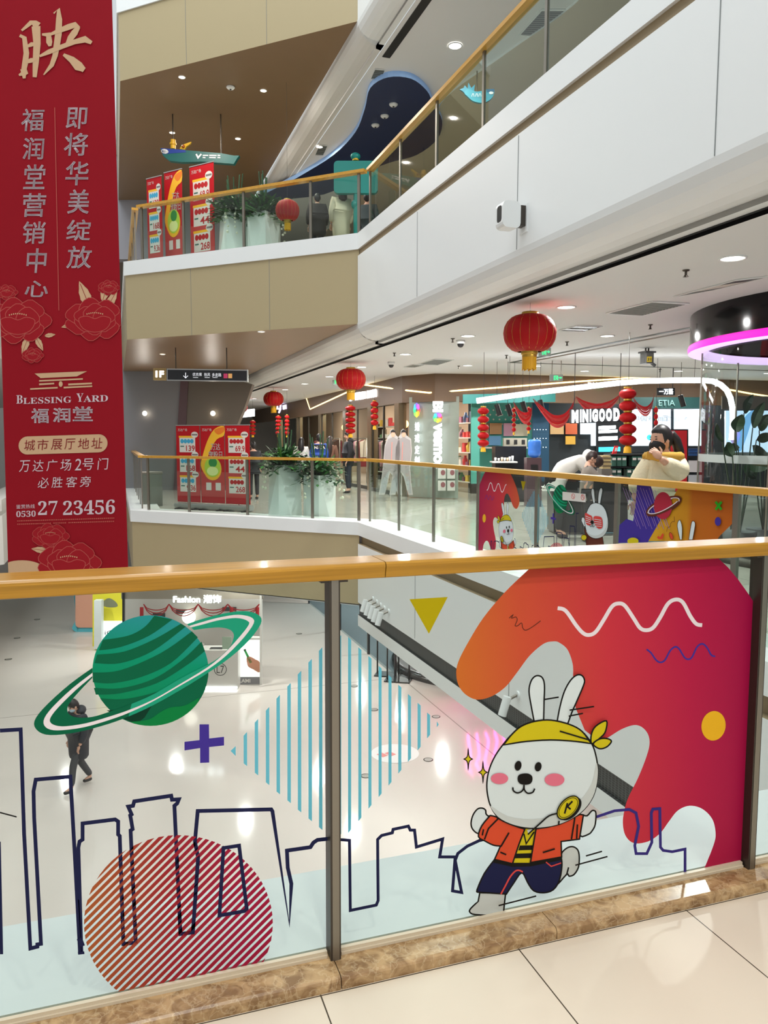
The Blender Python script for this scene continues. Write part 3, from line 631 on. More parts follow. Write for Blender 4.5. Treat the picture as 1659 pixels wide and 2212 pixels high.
    if body:
        L(smooth([(660,1420),(760,1330),(830,1270),(900,1250)],n=3)); L([(912,1310),(908,1345)])
        f.fill(tr(ell(1003, 1212, 112, 66, -48)), F_BLACK); f.both(tr(ell(985, 1203, 112, 66, -48)), F_YEL, lw*.8); f.line(tr(ell(985, 1203, 96, 54, -48)), lw*.4, F_BLACK, True)
        for p in ([(955,1250),(978,1165)], [(965,1205),(1018,1150)], [(975,1190),(1003,1215)]): L(p, lw*1.1)
f = Film(near_map); rabbit_film(f, cF, 3.3)
for p in ([(422,1990),(725,1913)], [(1040,1665),(1300,1595)], [(1125,1590),(1255,1553)], [(782,330),(905,310)], [(992,415),(1190,385)], [(985,463),(1100,440)]): f.line(cF(p), 3.2, F_BLACK)
sparkle(f, cC, 1003, 1460, 28, 72); sparkle(f, cC, 1100, 1547, 28, 72)
film(f, 'rabbit_sticker', PANES[1], 'running white cartoon rabbit in yellow cap and orange jacket')
# ------------------------------------------------------------------ ceiling lamps (each its own lamp)
def downlight(loc, r, power, warm, label, group, down=True, up=(0, 0, 1)):
    t = thing('ceiling_lamp', label, 'ceiling lamp', loc, group)
    M = Vector(up).to_track_quat('Z', 'Y').to_matrix()
    ring = MB(); ring.lathe([(r*1.18, 0), (r*1.18, -0.012), (r, -0.012), (r*0.97, 0)], M_WHITE, n=20); o = ring.build('trim_ring', t)
    d = MB(); d.disc((0, 0, -0.006), r, M_LAMPW if warm else M_LAMP, 20); o2 = d.build('diffuser', t)
    if power:
        l = bpy.data.lights.new('lamp_light', 'AREA'); l.shape = 'DISK'; l.size = 2*r*0.96; l.energy = power
        l.color = (1.0, 0.93, 0.83) if warm else (1.0, 0.985, 0.96); lo = bpy.data.objects.new('lamp_light', l); COL.objects.link(lo); lo.location = (0, 0, -0.02); lo.parent = t
    if tuple(up) != (0, 0, 1): t.rotation_euler = M.to_euler()
    return t
G1 = 'round ceiling lamps over the corridor'
ords = ['nearest lamp, above the right end of the far handrail', 'second', 'third', 'fourth', 'fifth', 'sixth', 'seventh', 'eighth', 'ninth']
for i, y in enumerate((5.88, 8.67, 11.55, 14.4, 17.25, 20.1, 22.95, 25.8, 28.8, 31.9)):
    lab = 'bright round ceiling lamp nearest the viewer, above the right-hand edge' if i == 0 else 'round ceiling lamp, %s from the nearest in the row beside the black slot' % ('second third fourth fifth sixth seventh eighth ninth tenth'.split()[i-1])
    downlight((5.36, y, 3.15), 0.105, 75, False, lab, G1)
for i, (x, y) in enumerate(((7.43, 10.79), (7.45, 16.05), (8.93, 15.61), (10.65, 16.34), (12.72, 15.56), (15.18, 15.32))):
    lab = ['round ceiling lamp right of the big red lantern', 'round ceiling lamp just left of the big red lantern tassel, over the shop corner', 'round ceiling lamp under the yellow tassel of the big lantern', 'round ceiling lamp right of the hanging green exit sign', 'round ceiling lamp right of the grey box numbered 31', 'round ceiling lamp at the far right, behind the glass cylinder'][i]
    downlight((x, y, 3.15), 0.10, 70, False, lab, G1)
for x, y, w in ((2.6, 14.6, 1), (1.1, 19.2, 1)):
    downlight((x, y, 3.478), 0.06, 55, True, 'small warm spotlight in brown soffit %s' % ('near the white beam' if x > 2 else 'above the hanging black direction sign'), 'soffit spotlights of our storey')
GS = 'soffit spotlights of the upper storey'
for px, py, lab in ((393, 166, 'top left of the brown soffit'), (569, 195, 'top right of the brown soffit'), (372, 286, 'right above the yellow periscope'), (514, 299, 'right of the green boat sign cord'), ):
    p = PZ(px, py, 8.43); downlight((p.x, p.y, 8.428), 0.06, 60, True, 'small warm spotlight %s' % lab, GS)
GU = 'round lamps in the upper ceiling'
for px, py, r, w, lab in ((983, 99, .105, 0, 'large round lamp alone on the white upper ceiling'), (775, 321, .10, 0, 'round lamp shining inside the dark blue ceiling shape'), (1084, 181, .07, 1, 'small lamp right of the blue whale sign behind glass'), (1096, 229, .09, 1, 'lamp just above the white ledge right of the whale sign'), (973, 245, .06, 1, 'small lamp left of the whale sign behind glass'), (1294, 65, .10, 0, 'lamp near the top right, just above the white ledge'), (872, 342, .06, 1, 'small lamp on the beige ceiling near the rail corner'), (690, 317, .07, 1, 'small lamp beside a tilted grille on the upper ceiling')):
    p = PZ(px, py, 8.09); downlight((p.x, p.y, 8.092), r, 60 if r > .08 else 30, bool(w), lab, GU)
for i, (x, y) in enumerate(((0.4, 0.3), (1.9, -0.6), (-1.4, -0.4), (0.4, -2.0))):
    downlight((x, y, 3.148), 0.11, 27, True, 'ceiling lamp above the near gallery', 'near gallery lamps')
for i, (x, y) in enumerate(((5.5, 8), (5.5, 11.5), (5.5, 15), (5.5, 18.5), (5.5, 22), (3.0, 20), (1.5, 24), (-1.6, 24), (3, 27))):
    downlight((x, y, -1.81 if x > 4 and y < 13 else -1.45), 0.11, 75, False, 'ceiling lamp under the slab over the ground floor shops', 'ground floor lamps')
# ------------------------------------------------------------------ far balustrades
def bar(mb, a, b, w, h, m):
    a, b = Vector(a), Vector(b); d = (b-a); d.z = 0; d.normalize(); n = Vector((d.y, -d.x, 0))*w/2; u = Vector((0, 0, h/2))
    vs = [p+sx*n+sz*u for p in (a, b) for sx, sz in ((-1, -1), (1, -1), (1, 1), (-1, 1))]
    mb.add(vs, [[0, 1, 5, 4], [1, 2, 6, 5], [2, 3, 7, 6], [3, 0, 4, 7], [0, 3, 2, 1], [4, 5, 6, 7]], m); return mb
RO = offset_path(PATH, 0.25)
def balustrade(label, a, b, ts, z0, wood, group, trim=0.0):
    a, b = Vector(a), Vector(b); _d = (b-a).normalized(); a = a+_d*trim; b = b-_d*trim; base = a.lerp(b, 0.5); t = thing('glass_balustrade', label, 'railing', (base.x, base.y, z0), group)
    mb = MB(); bar(mb, (a.x, a.y, z0+1.09), (b.x, b.y, z0+1.09), 0.13, 0.05, wood); keep(mb.build('handrail'), t)
    d = (b-a).normalized(); rz = atan2(d.y, d.x); ps = [a.lerp(b, k) for k in ts]; panes = []
    for p in ps:
        mb = MB(); mb.box((p.x, p.y, z0+0.53), (0.05, 0.03, 1.07), M_STEEL, rz=rz); keep(mb.build('post'), t)
    for p, q in zip(ps[:-1], ps[1:]):
        m_ = (p+q)/2; mb = MB(); mb.box((m_.x, m_.y, z0+0.53), ((q-p).length-0.05, 0.012, 1.03), M_GLASSF, rz=rz); panes.append(keep(mb.build('glass_pane'), t))
    return t, panes
ypx = lambda x: PX(x, 1100, 4.25).y
YR = [ypx(x) for x in (862, 937, 1033, 1160, 1333, 1592)]
a, b = RO[1], RO[0]
YS = [a.y-0.02]+YR+[3.55, 2.1, .7, -.7, -2.1, -3.5]
for z0, lab, gr in ((0.05, 'long glass balustrade across the void on our storey, right of the corner', 0), (5.0, 'glass balustrade of the upper storey climbing to the top right', 1)):
    t, pn = balustrade(lab, a, b, [(a.y-y)/(a.y-b.y) for y in YS], z0, M_WOOD2, 'balustrades across the void')
    if z0 < 1: RT, RP = t, pn
wing = vplane((RO[1].x, RO[1].y, 0), -46.0)
def wt(x):
    p = wing(x, 1100); return (Vector((p.x, p.y))-RO[1]).length/(RO[2]-RO[1]).length
for z0, lab in ((0.05, 'glass balustrade on the corner wing of our storey, before the red price banners'), (5.0, 'glass balustrade on the corner wing of the upper storey, before white planters')):
    balustrade(lab, RO[1], RO[2], [0.025]+[wt(x) for x in (680, 535, 405)]+[0.985], z0, M_WOOD2, 'balustrades across the void', 0.085)
    balustrade('glass balustrade running straight back along the %s storey beside the red banner' % ('upper' if z0 > 1 else 'same'), RO[2], Vector((RO[2].x, 34)), [0.012]+[k/12 for k in range(1, 12)]+[0.99], z0, M_WOOD2, 'balustrades across the void', 0.085)
# ---- films on the far balustrade
XF = 4.25-0.0065
def far_map(x, y, k):
    p = PX(x, y, XF); return Vector((XF-0.0005*k, p.y, p.z))
def mirror_map(ya, yb, u0=0.572, u1=2.011):
    def fm(x, y, k):
        p = PY(x, y, GY); return Vector((XF-0.0005*k, ya+(p.x-u0)/(u1-u0)*(yb-ya), p.z+0.005))
    return fm
def film2(f, name, pane, label):
    o = f.mb.build(name); o.parent = pane; o['label'] = label; o.matrix_parent_inverse = Matrix.Identity(4); return o
ya, yb = ypx(1155), ypx(1038)
fA = mirror_map(ya, yb)
F_BLOB2 = ramp_mat('film_blob_far', (0, 1, 0), ya, yb, [(0, (196, 116, 40)), (0.3, (196, 80, 52)), (0.6, (190, 46, 60)), (1, (160, 22, 66))])
f = Film(fA); f.fill(cD(BLOB), F_BLOB2); f.line(cD(WAVE1), 8, F_LINE); f.line(cD(WAVE2), 4, F_PURPLE); f.fill(cD(ell(1386, 848, 60, 74, 8)), F_GOLD); f.line(cE(SKY3), 7, F_NAVY)
film2(f, 'blob_sticker', RP[3], 'mirrored crimson blob sticker on the far glass')
f = Film(fA); rabbit_film(f, cF, 3.4); film2(f, 'rabbit_sticker', RP[3], 'small white rabbit in yellow cap on the far glass')
f = Film(fA); f.line(cE(SKY2), 7, F_NAVY); f.fill(cC([(628,413),(882,398),(757,642)]), F_OLIVE)
for x, t_, b_ in B2: f.fill([(x-3.3, t_), (x+3.3, t_), (x+3.3, b_), (x-3.3, b_)], F_BLUE, False)
film2(f, 'skyline_sticker', RP[3], 'dark outline skyline with blue stripes on the far glass')
yc, yd = ypx(1331), ypx(1163); fB = mirror_map(yc, yd, -0.90, 0.531)
F_DISC2 = mat('film_planet_far', (10, 150, 104), 0.5)
f = Film(fB); planet_film(f, cA, (F_DISC2, F_GREEN_D, F_GREEN_D, F_GREEN_M, F_GREEN_D, F_GREEN_L)); film2(f, 'planet_sticker', RP[4], 'green ringed planet on the far glass')
f = Film(fB); f.line(cB(SKY1), 8, F_NAVY); f.line(cB(SKY1B), 7, F_NAVY, True)
f.fill(cA([(993,725),(1040,725),(1041,795),(1115,787),(1115,830),(1041,838),(1041,915),(996,917),(996,843),(918,855),(918,812),(993,803)]), F_PURPLE)
for x, t_, b_ in B1: f.fill([(x-3.3, t_), (x+3.3, t_), (x+3.3, b_), (x-3.3, b_)], F_BLUE, False)
film2(f, 'skyline_sticker', RP[4], 'dark outline towers on the far glass')
f = Film(fB); striped_disc(f, cB, 888, 1048, 470, 440, 28.6, 17.5, mat('film_sun_far', (176, 30, 62), 0.5)); film2(f, 'striped_sun_sticker', RP[4], 'crimson striped disc on the far glass')
tg = lambda pts: [(1289+(x-780)*0.056+(y-940)*0.008, 1125+(y-940)*0.088) for x, y in pts]
f = Film(far_map)
f.both([(1262,1138),(1256,1125),(1257,1118),(1262,1118),(1268,1134)], F_WHITE, .8)
f.both([(1262,1140),(1275,1155),(1290,1160),(1302,1160),(1306,1185),(1268,1185)], F_BROWN, .8)
rabbit_film(f, tg, 1.1, glasses=True, body=False, hat=False); f.both(ell(1264, 1161, 6, 6), F_YEL, .8)
film2(f, 'rabbit_sticker', RP[4], 'white rabbit with red slatted glasses on the far glass')
cG = crop(1180, 880, 3.463)
F_YO = ramp_mat('film_yellow_orange', (0, -1, 0), -ypx(1400), -ypx(1585), [(0, (206, 158, 34)), (0.5, (190, 128, 30)), (0.56, (180, 100, 28)), (1, (176, 88, 26))])
f = Film(far_map); f.fill(cG([(990,600),(1398,628),(1390,872),(1300,960),(1270,1000),(760,1000),(850,850),(940,690)]), F_YO)
f.fill(cG([(680,572),(780,576),(800,650),(822,730),(852,848),(770,990),(760,1010),(540,1015),(548,880),(600,835),(650,850),(668,740)]), F_PURPLE)
f.k += 1
for k in range(12):
    x = 575+k*22; f.line(cG([(x, 600+(k % 3)*8), (x+110, 890+(k % 2)*20)]), 0.9, mat('film_lilac', (150, 120, 176), 0.5))
f.line(cG(ell(885, 738, 134, 46, -24)), 5.5, F_BROWN, True); f.line(cG(ell(885, 738, 126, 38, -24)), 2.0, F_LINE, True)
f.fill(cG(ell(880, 735, 68, 102)), ramp_mat('film_planet_purple', (0, 0, 1), far_map(0, 1122, 0).z, far_map(0, 1065, 0).z, [(0, (110, 36, 96)), (0.5, (140, 44, 84)), (1, (168, 40, 60))]))
f.line(cG(smooth([(760,790),(775,806),(820,800),(880,782),(950,745),(1000,705)],n=4)), 5, F_BROWN); f.line(cG(smooth([(765,786),(785,795),(825,792),(880,772),(945,736),(990,702)],n=4)), 1.8, F_LINE)
for a_, b_ in (((1275, 705), (1318, 765)), ((1320, 705), (1276, 765))): f.line(cG([a_, b_]), 5.2, mat('film_lime', (40, 160, 30), 0.5))
f.fill(cG(ell(1293, 853, 23, 33)), F_PURPLE)
f.both(cG(smooth([(1010,990),(990,890),(998,850),(1012,846),(1026,900),(1024,990)],n=3)), F_WHITE, .9); f.both(cG(smooth([(1076,990),(1090,900),(1100,855),(1115,852),(1124,880),(1105,990)],n=3)), F_WHITE, .9)
f.fill(cG([(838,970),(850,960),(862,972),(880,940),(890,950),(880,985),(850,985)]), F_ORANGE); f.both(cG(ell(946, 962, 12, 28, -20)), F_ORANGE, .7)
f.line(cG(smooth([(912,930),(920,900),(940,890),(942,870),(958,852),(970,855),(968,815)],n=3)), 0.9, F_BROWN)
f.fill(cG(ell(660, 1000, 42, 26)), F_YEL)
film2(f, 'purple_planet_sticker', RP[5], 'purple and orange sticker with ringed planet and green cross')
# ------------------------------------------------------------------ tall red banner hanging in the void
BD = 7.0
M_BAN = mat('banner_red', (156, 20, 34), 0.55, noise=0.04, nscale=2); M_BPRINT = mat('banner_print_beige', (218, 178, 140), 0.55); M_BWHITE = mat('banner_print_pale', (222, 200, 206), 0.55)
M_BLINE = mat('banner_print_line', (196, 92, 84), 0.55); M_BPETAL = mat('banner_print_petal', (166, 30, 40), 0.55)
def bmap(k, sk=0.0):
    n = Vector((sin(_y), cos(_y), 0))
    def fm(x, y): return PD(x, y-sk*(x-135), BD)-n*(0.0018*k+0.006)
    return fm
c0 = PD(135, 1250, BD); ban = thing('hanging_banner', 'tall red fabric banner with beige Chinese lettering hanging in the atrium void', 'banner', c0)
mb = MB(); le = lambda y: 6.8+0.0306*(y-860); re = lambda y: 242+0.0284*y; ext = Vector((sin(_y), cos(_y), 0))*0.003
ys = [-420, 0, 420, 860, 1262]
mb.prism([PD(le(y), y, BD) for y in ys]+[PD(re(y), y, BD) for y in ys[::-1]], -ext, M_BAN); keep(mb.build('fabric'), ban)
mb = MB(); mb.tube([PD(le(1262)-1, 1262, BD), PD(re(1262)+1, 1258, BD)], 0.012, M_STEEL); keep(mb.build('weight_bar'), ban)
mb = MB(); mb.tube([PD(le(-420)-4, -420, BD), PD(re(-420)+4, -420, BD)], 0.015, M_STEEL); mb.tube([PD(120, -420, BD), PD(120, -420, BD)+Vector((0, 0, 6))], 0.004, M_STEEL); keep(mb.build('hanging_rod'), ban)
def brush(mb, pts_w, m, k):
    """brush stroke of changing width"""
    P = [Vector(p[:2]) for p in pts_w]; w = [p[2] for p in pts_w]; L, R = [], []; fm = bmap(k)
    for i, p in enumerate(P):
        d = (P[min(i+1, len(P)-1)]-P[max(i-1, 0)]).normalized(); n = Vector((-d.y, d.x))*w[i]/2; L.append(p+n); R.append(p-n)
    for i in range(len(P)-1): mb.poly([fm(*L[i]), fm(*L[i+1]), fm(*R[i+1]), fm(*R[i])], m)
b3 = lambda pts: [(x/3.457, y/3.457, w/3.457) for x, y, w in pts]     # strokes of the big character, drawn stroke by stroke
mb = MB()
for k, st in enumerate((
    [(150,268,22),(185,285,34),(200,400,42),(190,480,44),(178,540,36)], [(165,232,16),(235,172,34),(262,180,52),(288,200,62)], [(272,200,66),(280,330,54),(270,470,46),(262,580,30)],
    [(205,352,16),(240,335,34),(262,330,20)], [(200,470,18),(235,455,36),(262,445,20)], [(145,565,14),(185,548,40),(210,540,30)], [(180,520,50),(185,590,20)],
    [(405,105,12),(440,72,26),(445,150,46),(440,260,50),(425,360,46),(415,420,40),(390,490,34),(330,563,8)], [(318,262,16),(365,262,44),(372,320,46),(378,350,22)],
    [(365,268,16),(450,232,36),(520,205,44),(565,190,44),(595,215,24)], [(590,205,30),(560,250,50),(530,290,46),(500,340,20)],
    [(300,425,16),(370,392,36),(470,352,34),(560,318,36),(640,298,50),(688,325,26)], [(478,412,20),(540,450,50),(590,500,72),(625,525,44),(615,540,16)])): brush(mb, b3(st), M_BPRINT, 1+0.2*k)
keep(mb.build('large_character'), ban)
mb = MB()
for ch, bx in zip('即将华美绽放福润堂营销中心', ((143,233,190,279),(139,288,191,337),(142,349,192,401),(146,410,193,462),(144,475,197,520),(144,532,199,580),(47,236,97,284),(50,298,97,345),(51,356,99,409),(51,418,101,469),(51,479,100,527),(58,537,102,590),(54,607,104,642))):
    mb.text(ch, bmap(1), bx, M_BWHITE, bold=0.012, shear=0.08)
fm = bmap(1)
for q in stroke([(119,233),(128,671)], 1.7): mb.poly([fm(*p) for p in q], M_BLINE)
keep(mb.build('column_lettering'), ban)
def leaf(mb, x, y, l, a, m, k, w=.36):
    fm = bmap(k); d = Vector((cos(radians(a)), -sin(radians(a)))); n = Vector((-d.y, d.x)); up, dn = [], []
    for i in range(9):
        t = i/8; ww = l*w*sin(pi*t**0.8)*(1+0.12*(i % 2)); c = Vector((x, y))+d*l*t; up.append(c+n*ww/2); dn.append(c-n*ww/2)
    mb.poly([fm(*p) for p in up+dn[::-1]], m)
    for q in stroke([Vector((x, y)), Vector((x, y))+d*l*.9], l*.02): mb.poly([bmap(k+.3)(*p) for p in q], M_BAN)
def inban(p): return (max(le(p[1])+0.5, min(re(p[1])-0.5, p[0])), min(p[1], 1258))
def peony(mb, cx, cy, r, k, flat=.62):
    fm = lambda kk: (lambda x, y: bmap(kk)(*inban((x, y))))
    lay = 0
    for ring, (n, rr, pr) in enumerate(((7, .72, .46), (6, .40, .42))):
        for i in range(n):
            a = 2*pi*(i+.5*ring)/n; px_, py_ = cx+r*rr*cos(a), cy+r*rr*flat*sin(a)
            pet = [(px_+r*pr*(1+.10*cos(3*t+i))*cos(t), py_+r*pr*(.8+.08*cos(4*t))*sin(t)) for t in [2*pi*j/18 for j in range(18)]]
            lay += .12; mb.poly([fm(k+lay)(*p) for p in pet], M_BPETAL)
            for q in stroke(pet, max(.7, r*.022), True): mb.poly([fm(k+lay+.06)(*p) for p in q], M_BLINE)
    bowl = smooth([(cx-r*.62,cy-r*.02),(cx-r*.3,cy-r*.12),(cx,cy-r*.02),(cx+r*.3,cy-r*.12),(cx+r*.62,cy),(cx+r*.45,cy+r*.36),(cx,cy+r*.5),(cx-r*.45,cy+r*.36)], True, 3); lay += .15
    mb.poly([fm(k+lay)(*p) for p in bowl], M_BPETAL)
    for q in stroke(bowl, max(.7, r*.022), True): mb.poly([fm(k+lay+.06)(*p) for p in q], M_BLINE)
    for i in range(9):
        x = cx-r*.3+r*.075*i; y = cy-r*.2-r*.05*sin(pi*i/8); mb.poly([fm(k+lay+.1)(*p) for p in ell(x, y, r*.022, r*.03, n=6)], M_BPRINT)
mb = MB()
for x, y, l, a in ((195,665,62,112),(222,652,46,75),(232,665,44,60),(166,698,34,196),(97,726,24,8),(78,728,34,-62),(62,728,40,-110),(104,1190,36,172)): leaf(mb, x, y, l, a, M_BPRINT, 1)
for i, (x, y, r) in enumerate(((236,622,20),(16,632,20),(206,690,56),(40,693,60),(72,768,20),(110,1158,34),(150,1215,58))): peony(mb, x, y, r, 1.5+1.2*i*0.3)
fm = bmap(1); mb.poly([fm(*inban(p)) for p in ell(48, 1228, 46, 18)], M_BPRINT)
keep(mb.build('flower_print'), ban)
mb = MB(); c2 = crop(0, 580, 3.071); fm = bmap(1)
for q in ([(232,697),(580,682),(512,716),(272,728)], [(262,741),(552,728),(552,738),(262,751)], [(262,763),(362,758),(362,768),(262,775)], [(455,764),(612,757),(612,768),(455,776)], [(203,795),(385,786),(385,796),(203,805)], [(425,785),(614,776),(614,786),(425,796)]): mb.poly([fm(*p) for p in c2(q)], M_BPRINT)
mb.poly([fm(*p) for p in c2(ell(405,767,13,19))], M_BPRINT)
sk = bmap(1, 0.03)
for t_, bx in (('B', (36,851,50,869)), ('LESSING', (51,857,155,870.5)), ('Y', (166,851,181,869)), ('ARD', (181,856,234,870))): mb.text(serif(t_), sk, bx, M_BWHITE)
for t_, bx in (('福', (68,882,106,914)), ('润', (115,881,153,912)), ('堂', (158,878,201,910))): mb.text(t_, fm, bx, M_BWHITE, bold=0.03)
keep(mb.build('logo'), ban)
mb = MB(); pill = [(252-38+19*cos(radians(a))-38*0, 960+19.5*sin(radians(a))) for a in range(-90, 91, 15)]+[(60+19*cos(radians(a)), 960+19.5*sin(radians(a))) for a in range(90, 271, 15)]
mb.poly([sk(*p) for p in pill], M_BPRINT); keep(mb.build('address_badge'), ban); mb = MB()
for ch, x in zip('城市展厅地址', (53,82,111,140,169,198)): mb.text(ch, bmap(2, 0.03), (x, 948, x+24, 971), mat('banner_print_dark', (140, 40, 44), 0.5), shear=0.1)
keep(mb.build('address_lettering'), ban); mb = MB()
for ch, x in zip('万达广场2号门', (42,71,101,131,162,179,211)): mb.text(ch, sk, (x, 992, x+(14 if ch == '2' else 24), 1017), M_BWHITE, shear=0.1)
keep(mb.build('address_lettering'), ban); mb = MB()
for ch, x in zip('必胜客旁', (82,112,143,173)): mb.text(ch, sk, (x, 1030, x+24, 1053), M_BWHITE, shear=0.1)
keep(mb.build('address_lettering'), ban); mb = MB()
mb.text('鉴赏热线', sk, (36,1087,76,1096), M_BWHITE); mb.text(serif('0530'), sk, (36,1101,78,1114), M_BWHITE); mb.text(serif('27'), sk, (83,1081,125,1111), M_BWHITE); mb.text(serif('23456'), sk, (137,1082,249,1113), M_BWHITE)
keep(mb.build('phone_number'), ban); mb = MB()
for r_, y in enumerate((1121, 1128)):
    x = 38
    while x < 246:
        w = random.uniform(2.2, 3.4); mb.poly([sk(x, y), sk(x+w, y), sk(x+w, y+2.6), sk(x, y+2.6)], M_BLINE); x += w+random.choice((1.2, 1.2, 1.4, 5 if random.random() < .2 else 1.3))
keep(mb.build('small_print', ban) if False else mb.build('small_print'), ban)
# ------------------------------------------------------------------ back of the corner wing
def slab_px(name, pts, d, m, depth=0.4):
    n = Vector((sin(_y), cos(_y), 0)); mb = MB(); mb.prism([PD(x, y, d) for x, y in pts], n*depth, m); return struct(mb.build(name))
M_GREYWALL = mat('grey_soffit_wall', (126, 126, 130), 0.5); M_GREYWALL2 = mat('taupe_soffit_wall', (104, 96, 86), 0.5); M_PLUM = mat('plum_strip', (92, 70, 76), 0.5)
slab_px('wall_wing_back', [(255, 772), (392, 790), (372, 1095), (255, 1095)], 23.2, M_GREYWALL)
slab_px('wall_wing_strip', [(392, 790), (408, 793), (392, 1095), (372, 1095)], 23.15, M_PLUM)
slab_px('wall_wing_side', [(408, 793), (545, 830), (528, 880), (505, 935), (505, 1095), (392, 1095)], 23.2, M_GREYWALL2)
slab_px('wall_wing_back_upper', [(240, 325), (330, 345), (560, 360), (470, 560), (240, 560)], 23.5, mat('pale_grey_wall', (150, 150, 158), 0.5))
for px, lab in ((313, 'left'), (460, 'right')):
    p = PD(px, 893, 23.05); t = downlight(p, 0.07, 5, True, 'small warm wall lamp, %s one on the grey sloping wall behind the rail' % lab, 'lamps on the grey sloping wall', up=(-sin(_y), -cos(_y), 0)); t.rotation_euler = Vector((sin(_y), cos(_y), 0)).to_track_quat('Z', 'Y').to_euler()
# ------------------------------------------------------------------ roll-up price banners
M_RU = mat('rollup_red', (176, 22, 32), 0.5, spec=.2); M_RU2 = mat('rollup_rose', (184, 70, 68), 0.5, spec=.2); M_CARD = mat('rollup_card', (214, 210, 204), 0.5); M_HDR = mat('rollup_yellow', (236, 178, 40), 0.5)
M_CYAN = mat('rollup_cyan', (60, 160, 200), 0.5); M_TXT = mat('rollup_text', (176, 30, 36), 0.5); M_LIME = mat('rollup_lime', (172, 200, 60), 0.5); M_DKG = mat('rollup_green', (40, 130, 60), 0.5); M_ALU = mat('aluminium', (176, 178, 178), 0.35, 0.7)
def rollup(a, b, z0, z1, label, kind, prices, pill, group):
    a, b = Vector((a.x, a.y, 0)), Vector((b.x, b.y, 0)); w = (b-a).length; c = (a+b)/2; rz = atan2(b.y-a.y, b.x-a.x)
    t = thing('rollup_banner', label, 'roll-up banner', (c.x, c.y, z0), group, rz); H = z1-z0
    def fm(k): return lambda x, y: Vector(((x-50)/100*w, -0.004-0.0008*k, 0.16+(200-y)/200*(H-0.17)))
    mb = MB(); mb.box((0, 0, (H+0.15)/2), (w, 0.004, H-0.15), M_RU)
    f0 = fm(1); P = lambda pts, m, k=1: mb.poly([fm(k)(*p) for p in pts], m)
    P([(0, 120), (100, 120), (100, 185), (0, 185)], M_RU2)
    mb.text('万达广场', fm(2), (8, 8, 48, 15), M_CARD)
    if kind == 'price':
        for i, pr in enumerate(prices):
            y = 30+i*52
            P([(14, y), (82, y), (82, y+40), (14, y+40)], M_CARD, 2); P([(12, y-3), (84, y-3), (84, y+2), (12, y+2)], M_HDR, 3)
            P(ell(80, y-6, 15, 8, n=12), M_CARD, 4); P([(68, y-8), (92, y-8), (92, y-4), (68, y-4)], mat('rollup_grey', (120, 110, 110), .5), 5)
            for q in range(4): P(ell(26+q*14, y+11, 7.5, 6, n=12), pill, 4)
            P([(18, y+23), (34, y+23), (34, y+26), (18, y+26)], mat('rollup_teal', (60, 110, 100), .5), 4)
            mb.text(pr, fm(4), (42, y+22, 80, y+37), M_TXT, bold=0.02)
    else:
        P(smooth([(0,105),(8,80),(30,40),(60,10),(100,2),(100,26),(70,36),(40,66),(24,100),(20,128)], True, 3), M_HDR, 2)
        P(smooth([(60,12),(100,4),(100,16),(76,24)], True, 3), mat('rollup_orange', (226, 120, 30), .5), 3)
        mb.text('万达', fm(5), (44, 46, 84, 64), M_CARD, bold=.02); mb.text('宠粉日', fm(5), (34, 66, 92, 86), M_CARD, bold=.02)
        P(ell(50, 112, 38, 30, n=24), M_HDR, 4); P(ell(50, 108, 34, 26, n=24), M_LIME, 5); P(ell(52, 96, 18, 12, n=16), M_DKG, 6); P(ell(50, 118, 24, 12, n=16), mat('rollup_pale', (214, 226, 150), .5), 6)
        for x in (22, 62): P([(x, 148), (x+22, 148), (x+22, 168), (x, 168)], M_CARD, 4)
    mb.build('print_panel', t)
    mb = MB(); mb.box((0, 0, H-0.006), (w+0.01, 0.02, 0.018), M_ALU); mb.build('top_bar', t)
    mb = MB(); mb.rbox((0, 0, 0.075), (w+0.03, 0.20, 0.11), 0.04, M_ALU, axis='X'); mb.build('base', t)
    for s_ in (-1, 1):
        mb = MB(); mb.box((s_*w*.36, -0.02, 0.012), (0.04, 0.34, 0.024), M_BLACK); mb.build('foot', t)
    mb = MB(); mb.tube([(0, 0.02, 0.1), (0, 0.012, H)], 0.008, M_BLACK); mb.build('support_pole', t)
nW = Vector((sin(radians(44)), cos(radians(44)))); wingb = vplane((RO[1].x+nW.x*1.0, RO[1].y+nW.y*1.0, 0), -46.0)
zt = wingb(430, 918).z
for (x0, x1), k, pr, pill, lab in (((382, 432), 'price', ('139', '168', '9.36'), M_CYAN, 'red roll-up banner with blue price tags 139 and 168, left of three behind the rail'), ((434, 485), 'hero', (), None, 'red roll-up banner with yellow ribbon and green emblem, between two price banners'), ((487, 540), 'price', ('69.9', '44', '268'), M_TXT, 'red roll-up banner with prices 69.9, 44 and 268, beside the white planters')):
    rollup(wingb(x0, 1000), wingb(x1, 1000), 0.0, zt, lab, k, pr, pill, 'roll-up banners on our storey')
for (x0, x1, yt), k, pr, pill, lab in (((318, 350, 382), 'price', ('139', '168', '9.36'), M_CYAN, 'red roll-up banner with blue price tags on the upper storey, leftmost behind its rail'), ((356, 394, 368), 'hero', (), None, 'red roll-up banner with yellow ribbon on the upper storey, under the green boat'), ((411, 463, 354), 'price', ('69.9', '44', '268'), M_TXT, 'red roll-up banner with red price tags on the upper storey, beside the palm planter')):
    q = vplane(PD((x0+x1)/2, 400, 16.6), -40); rollup(q(x0, 450), q(x1, 450), 4.95, q((x0+x1)/2, yt).z, lab, k, pr, pill, 'roll-up banners on the upper storey')
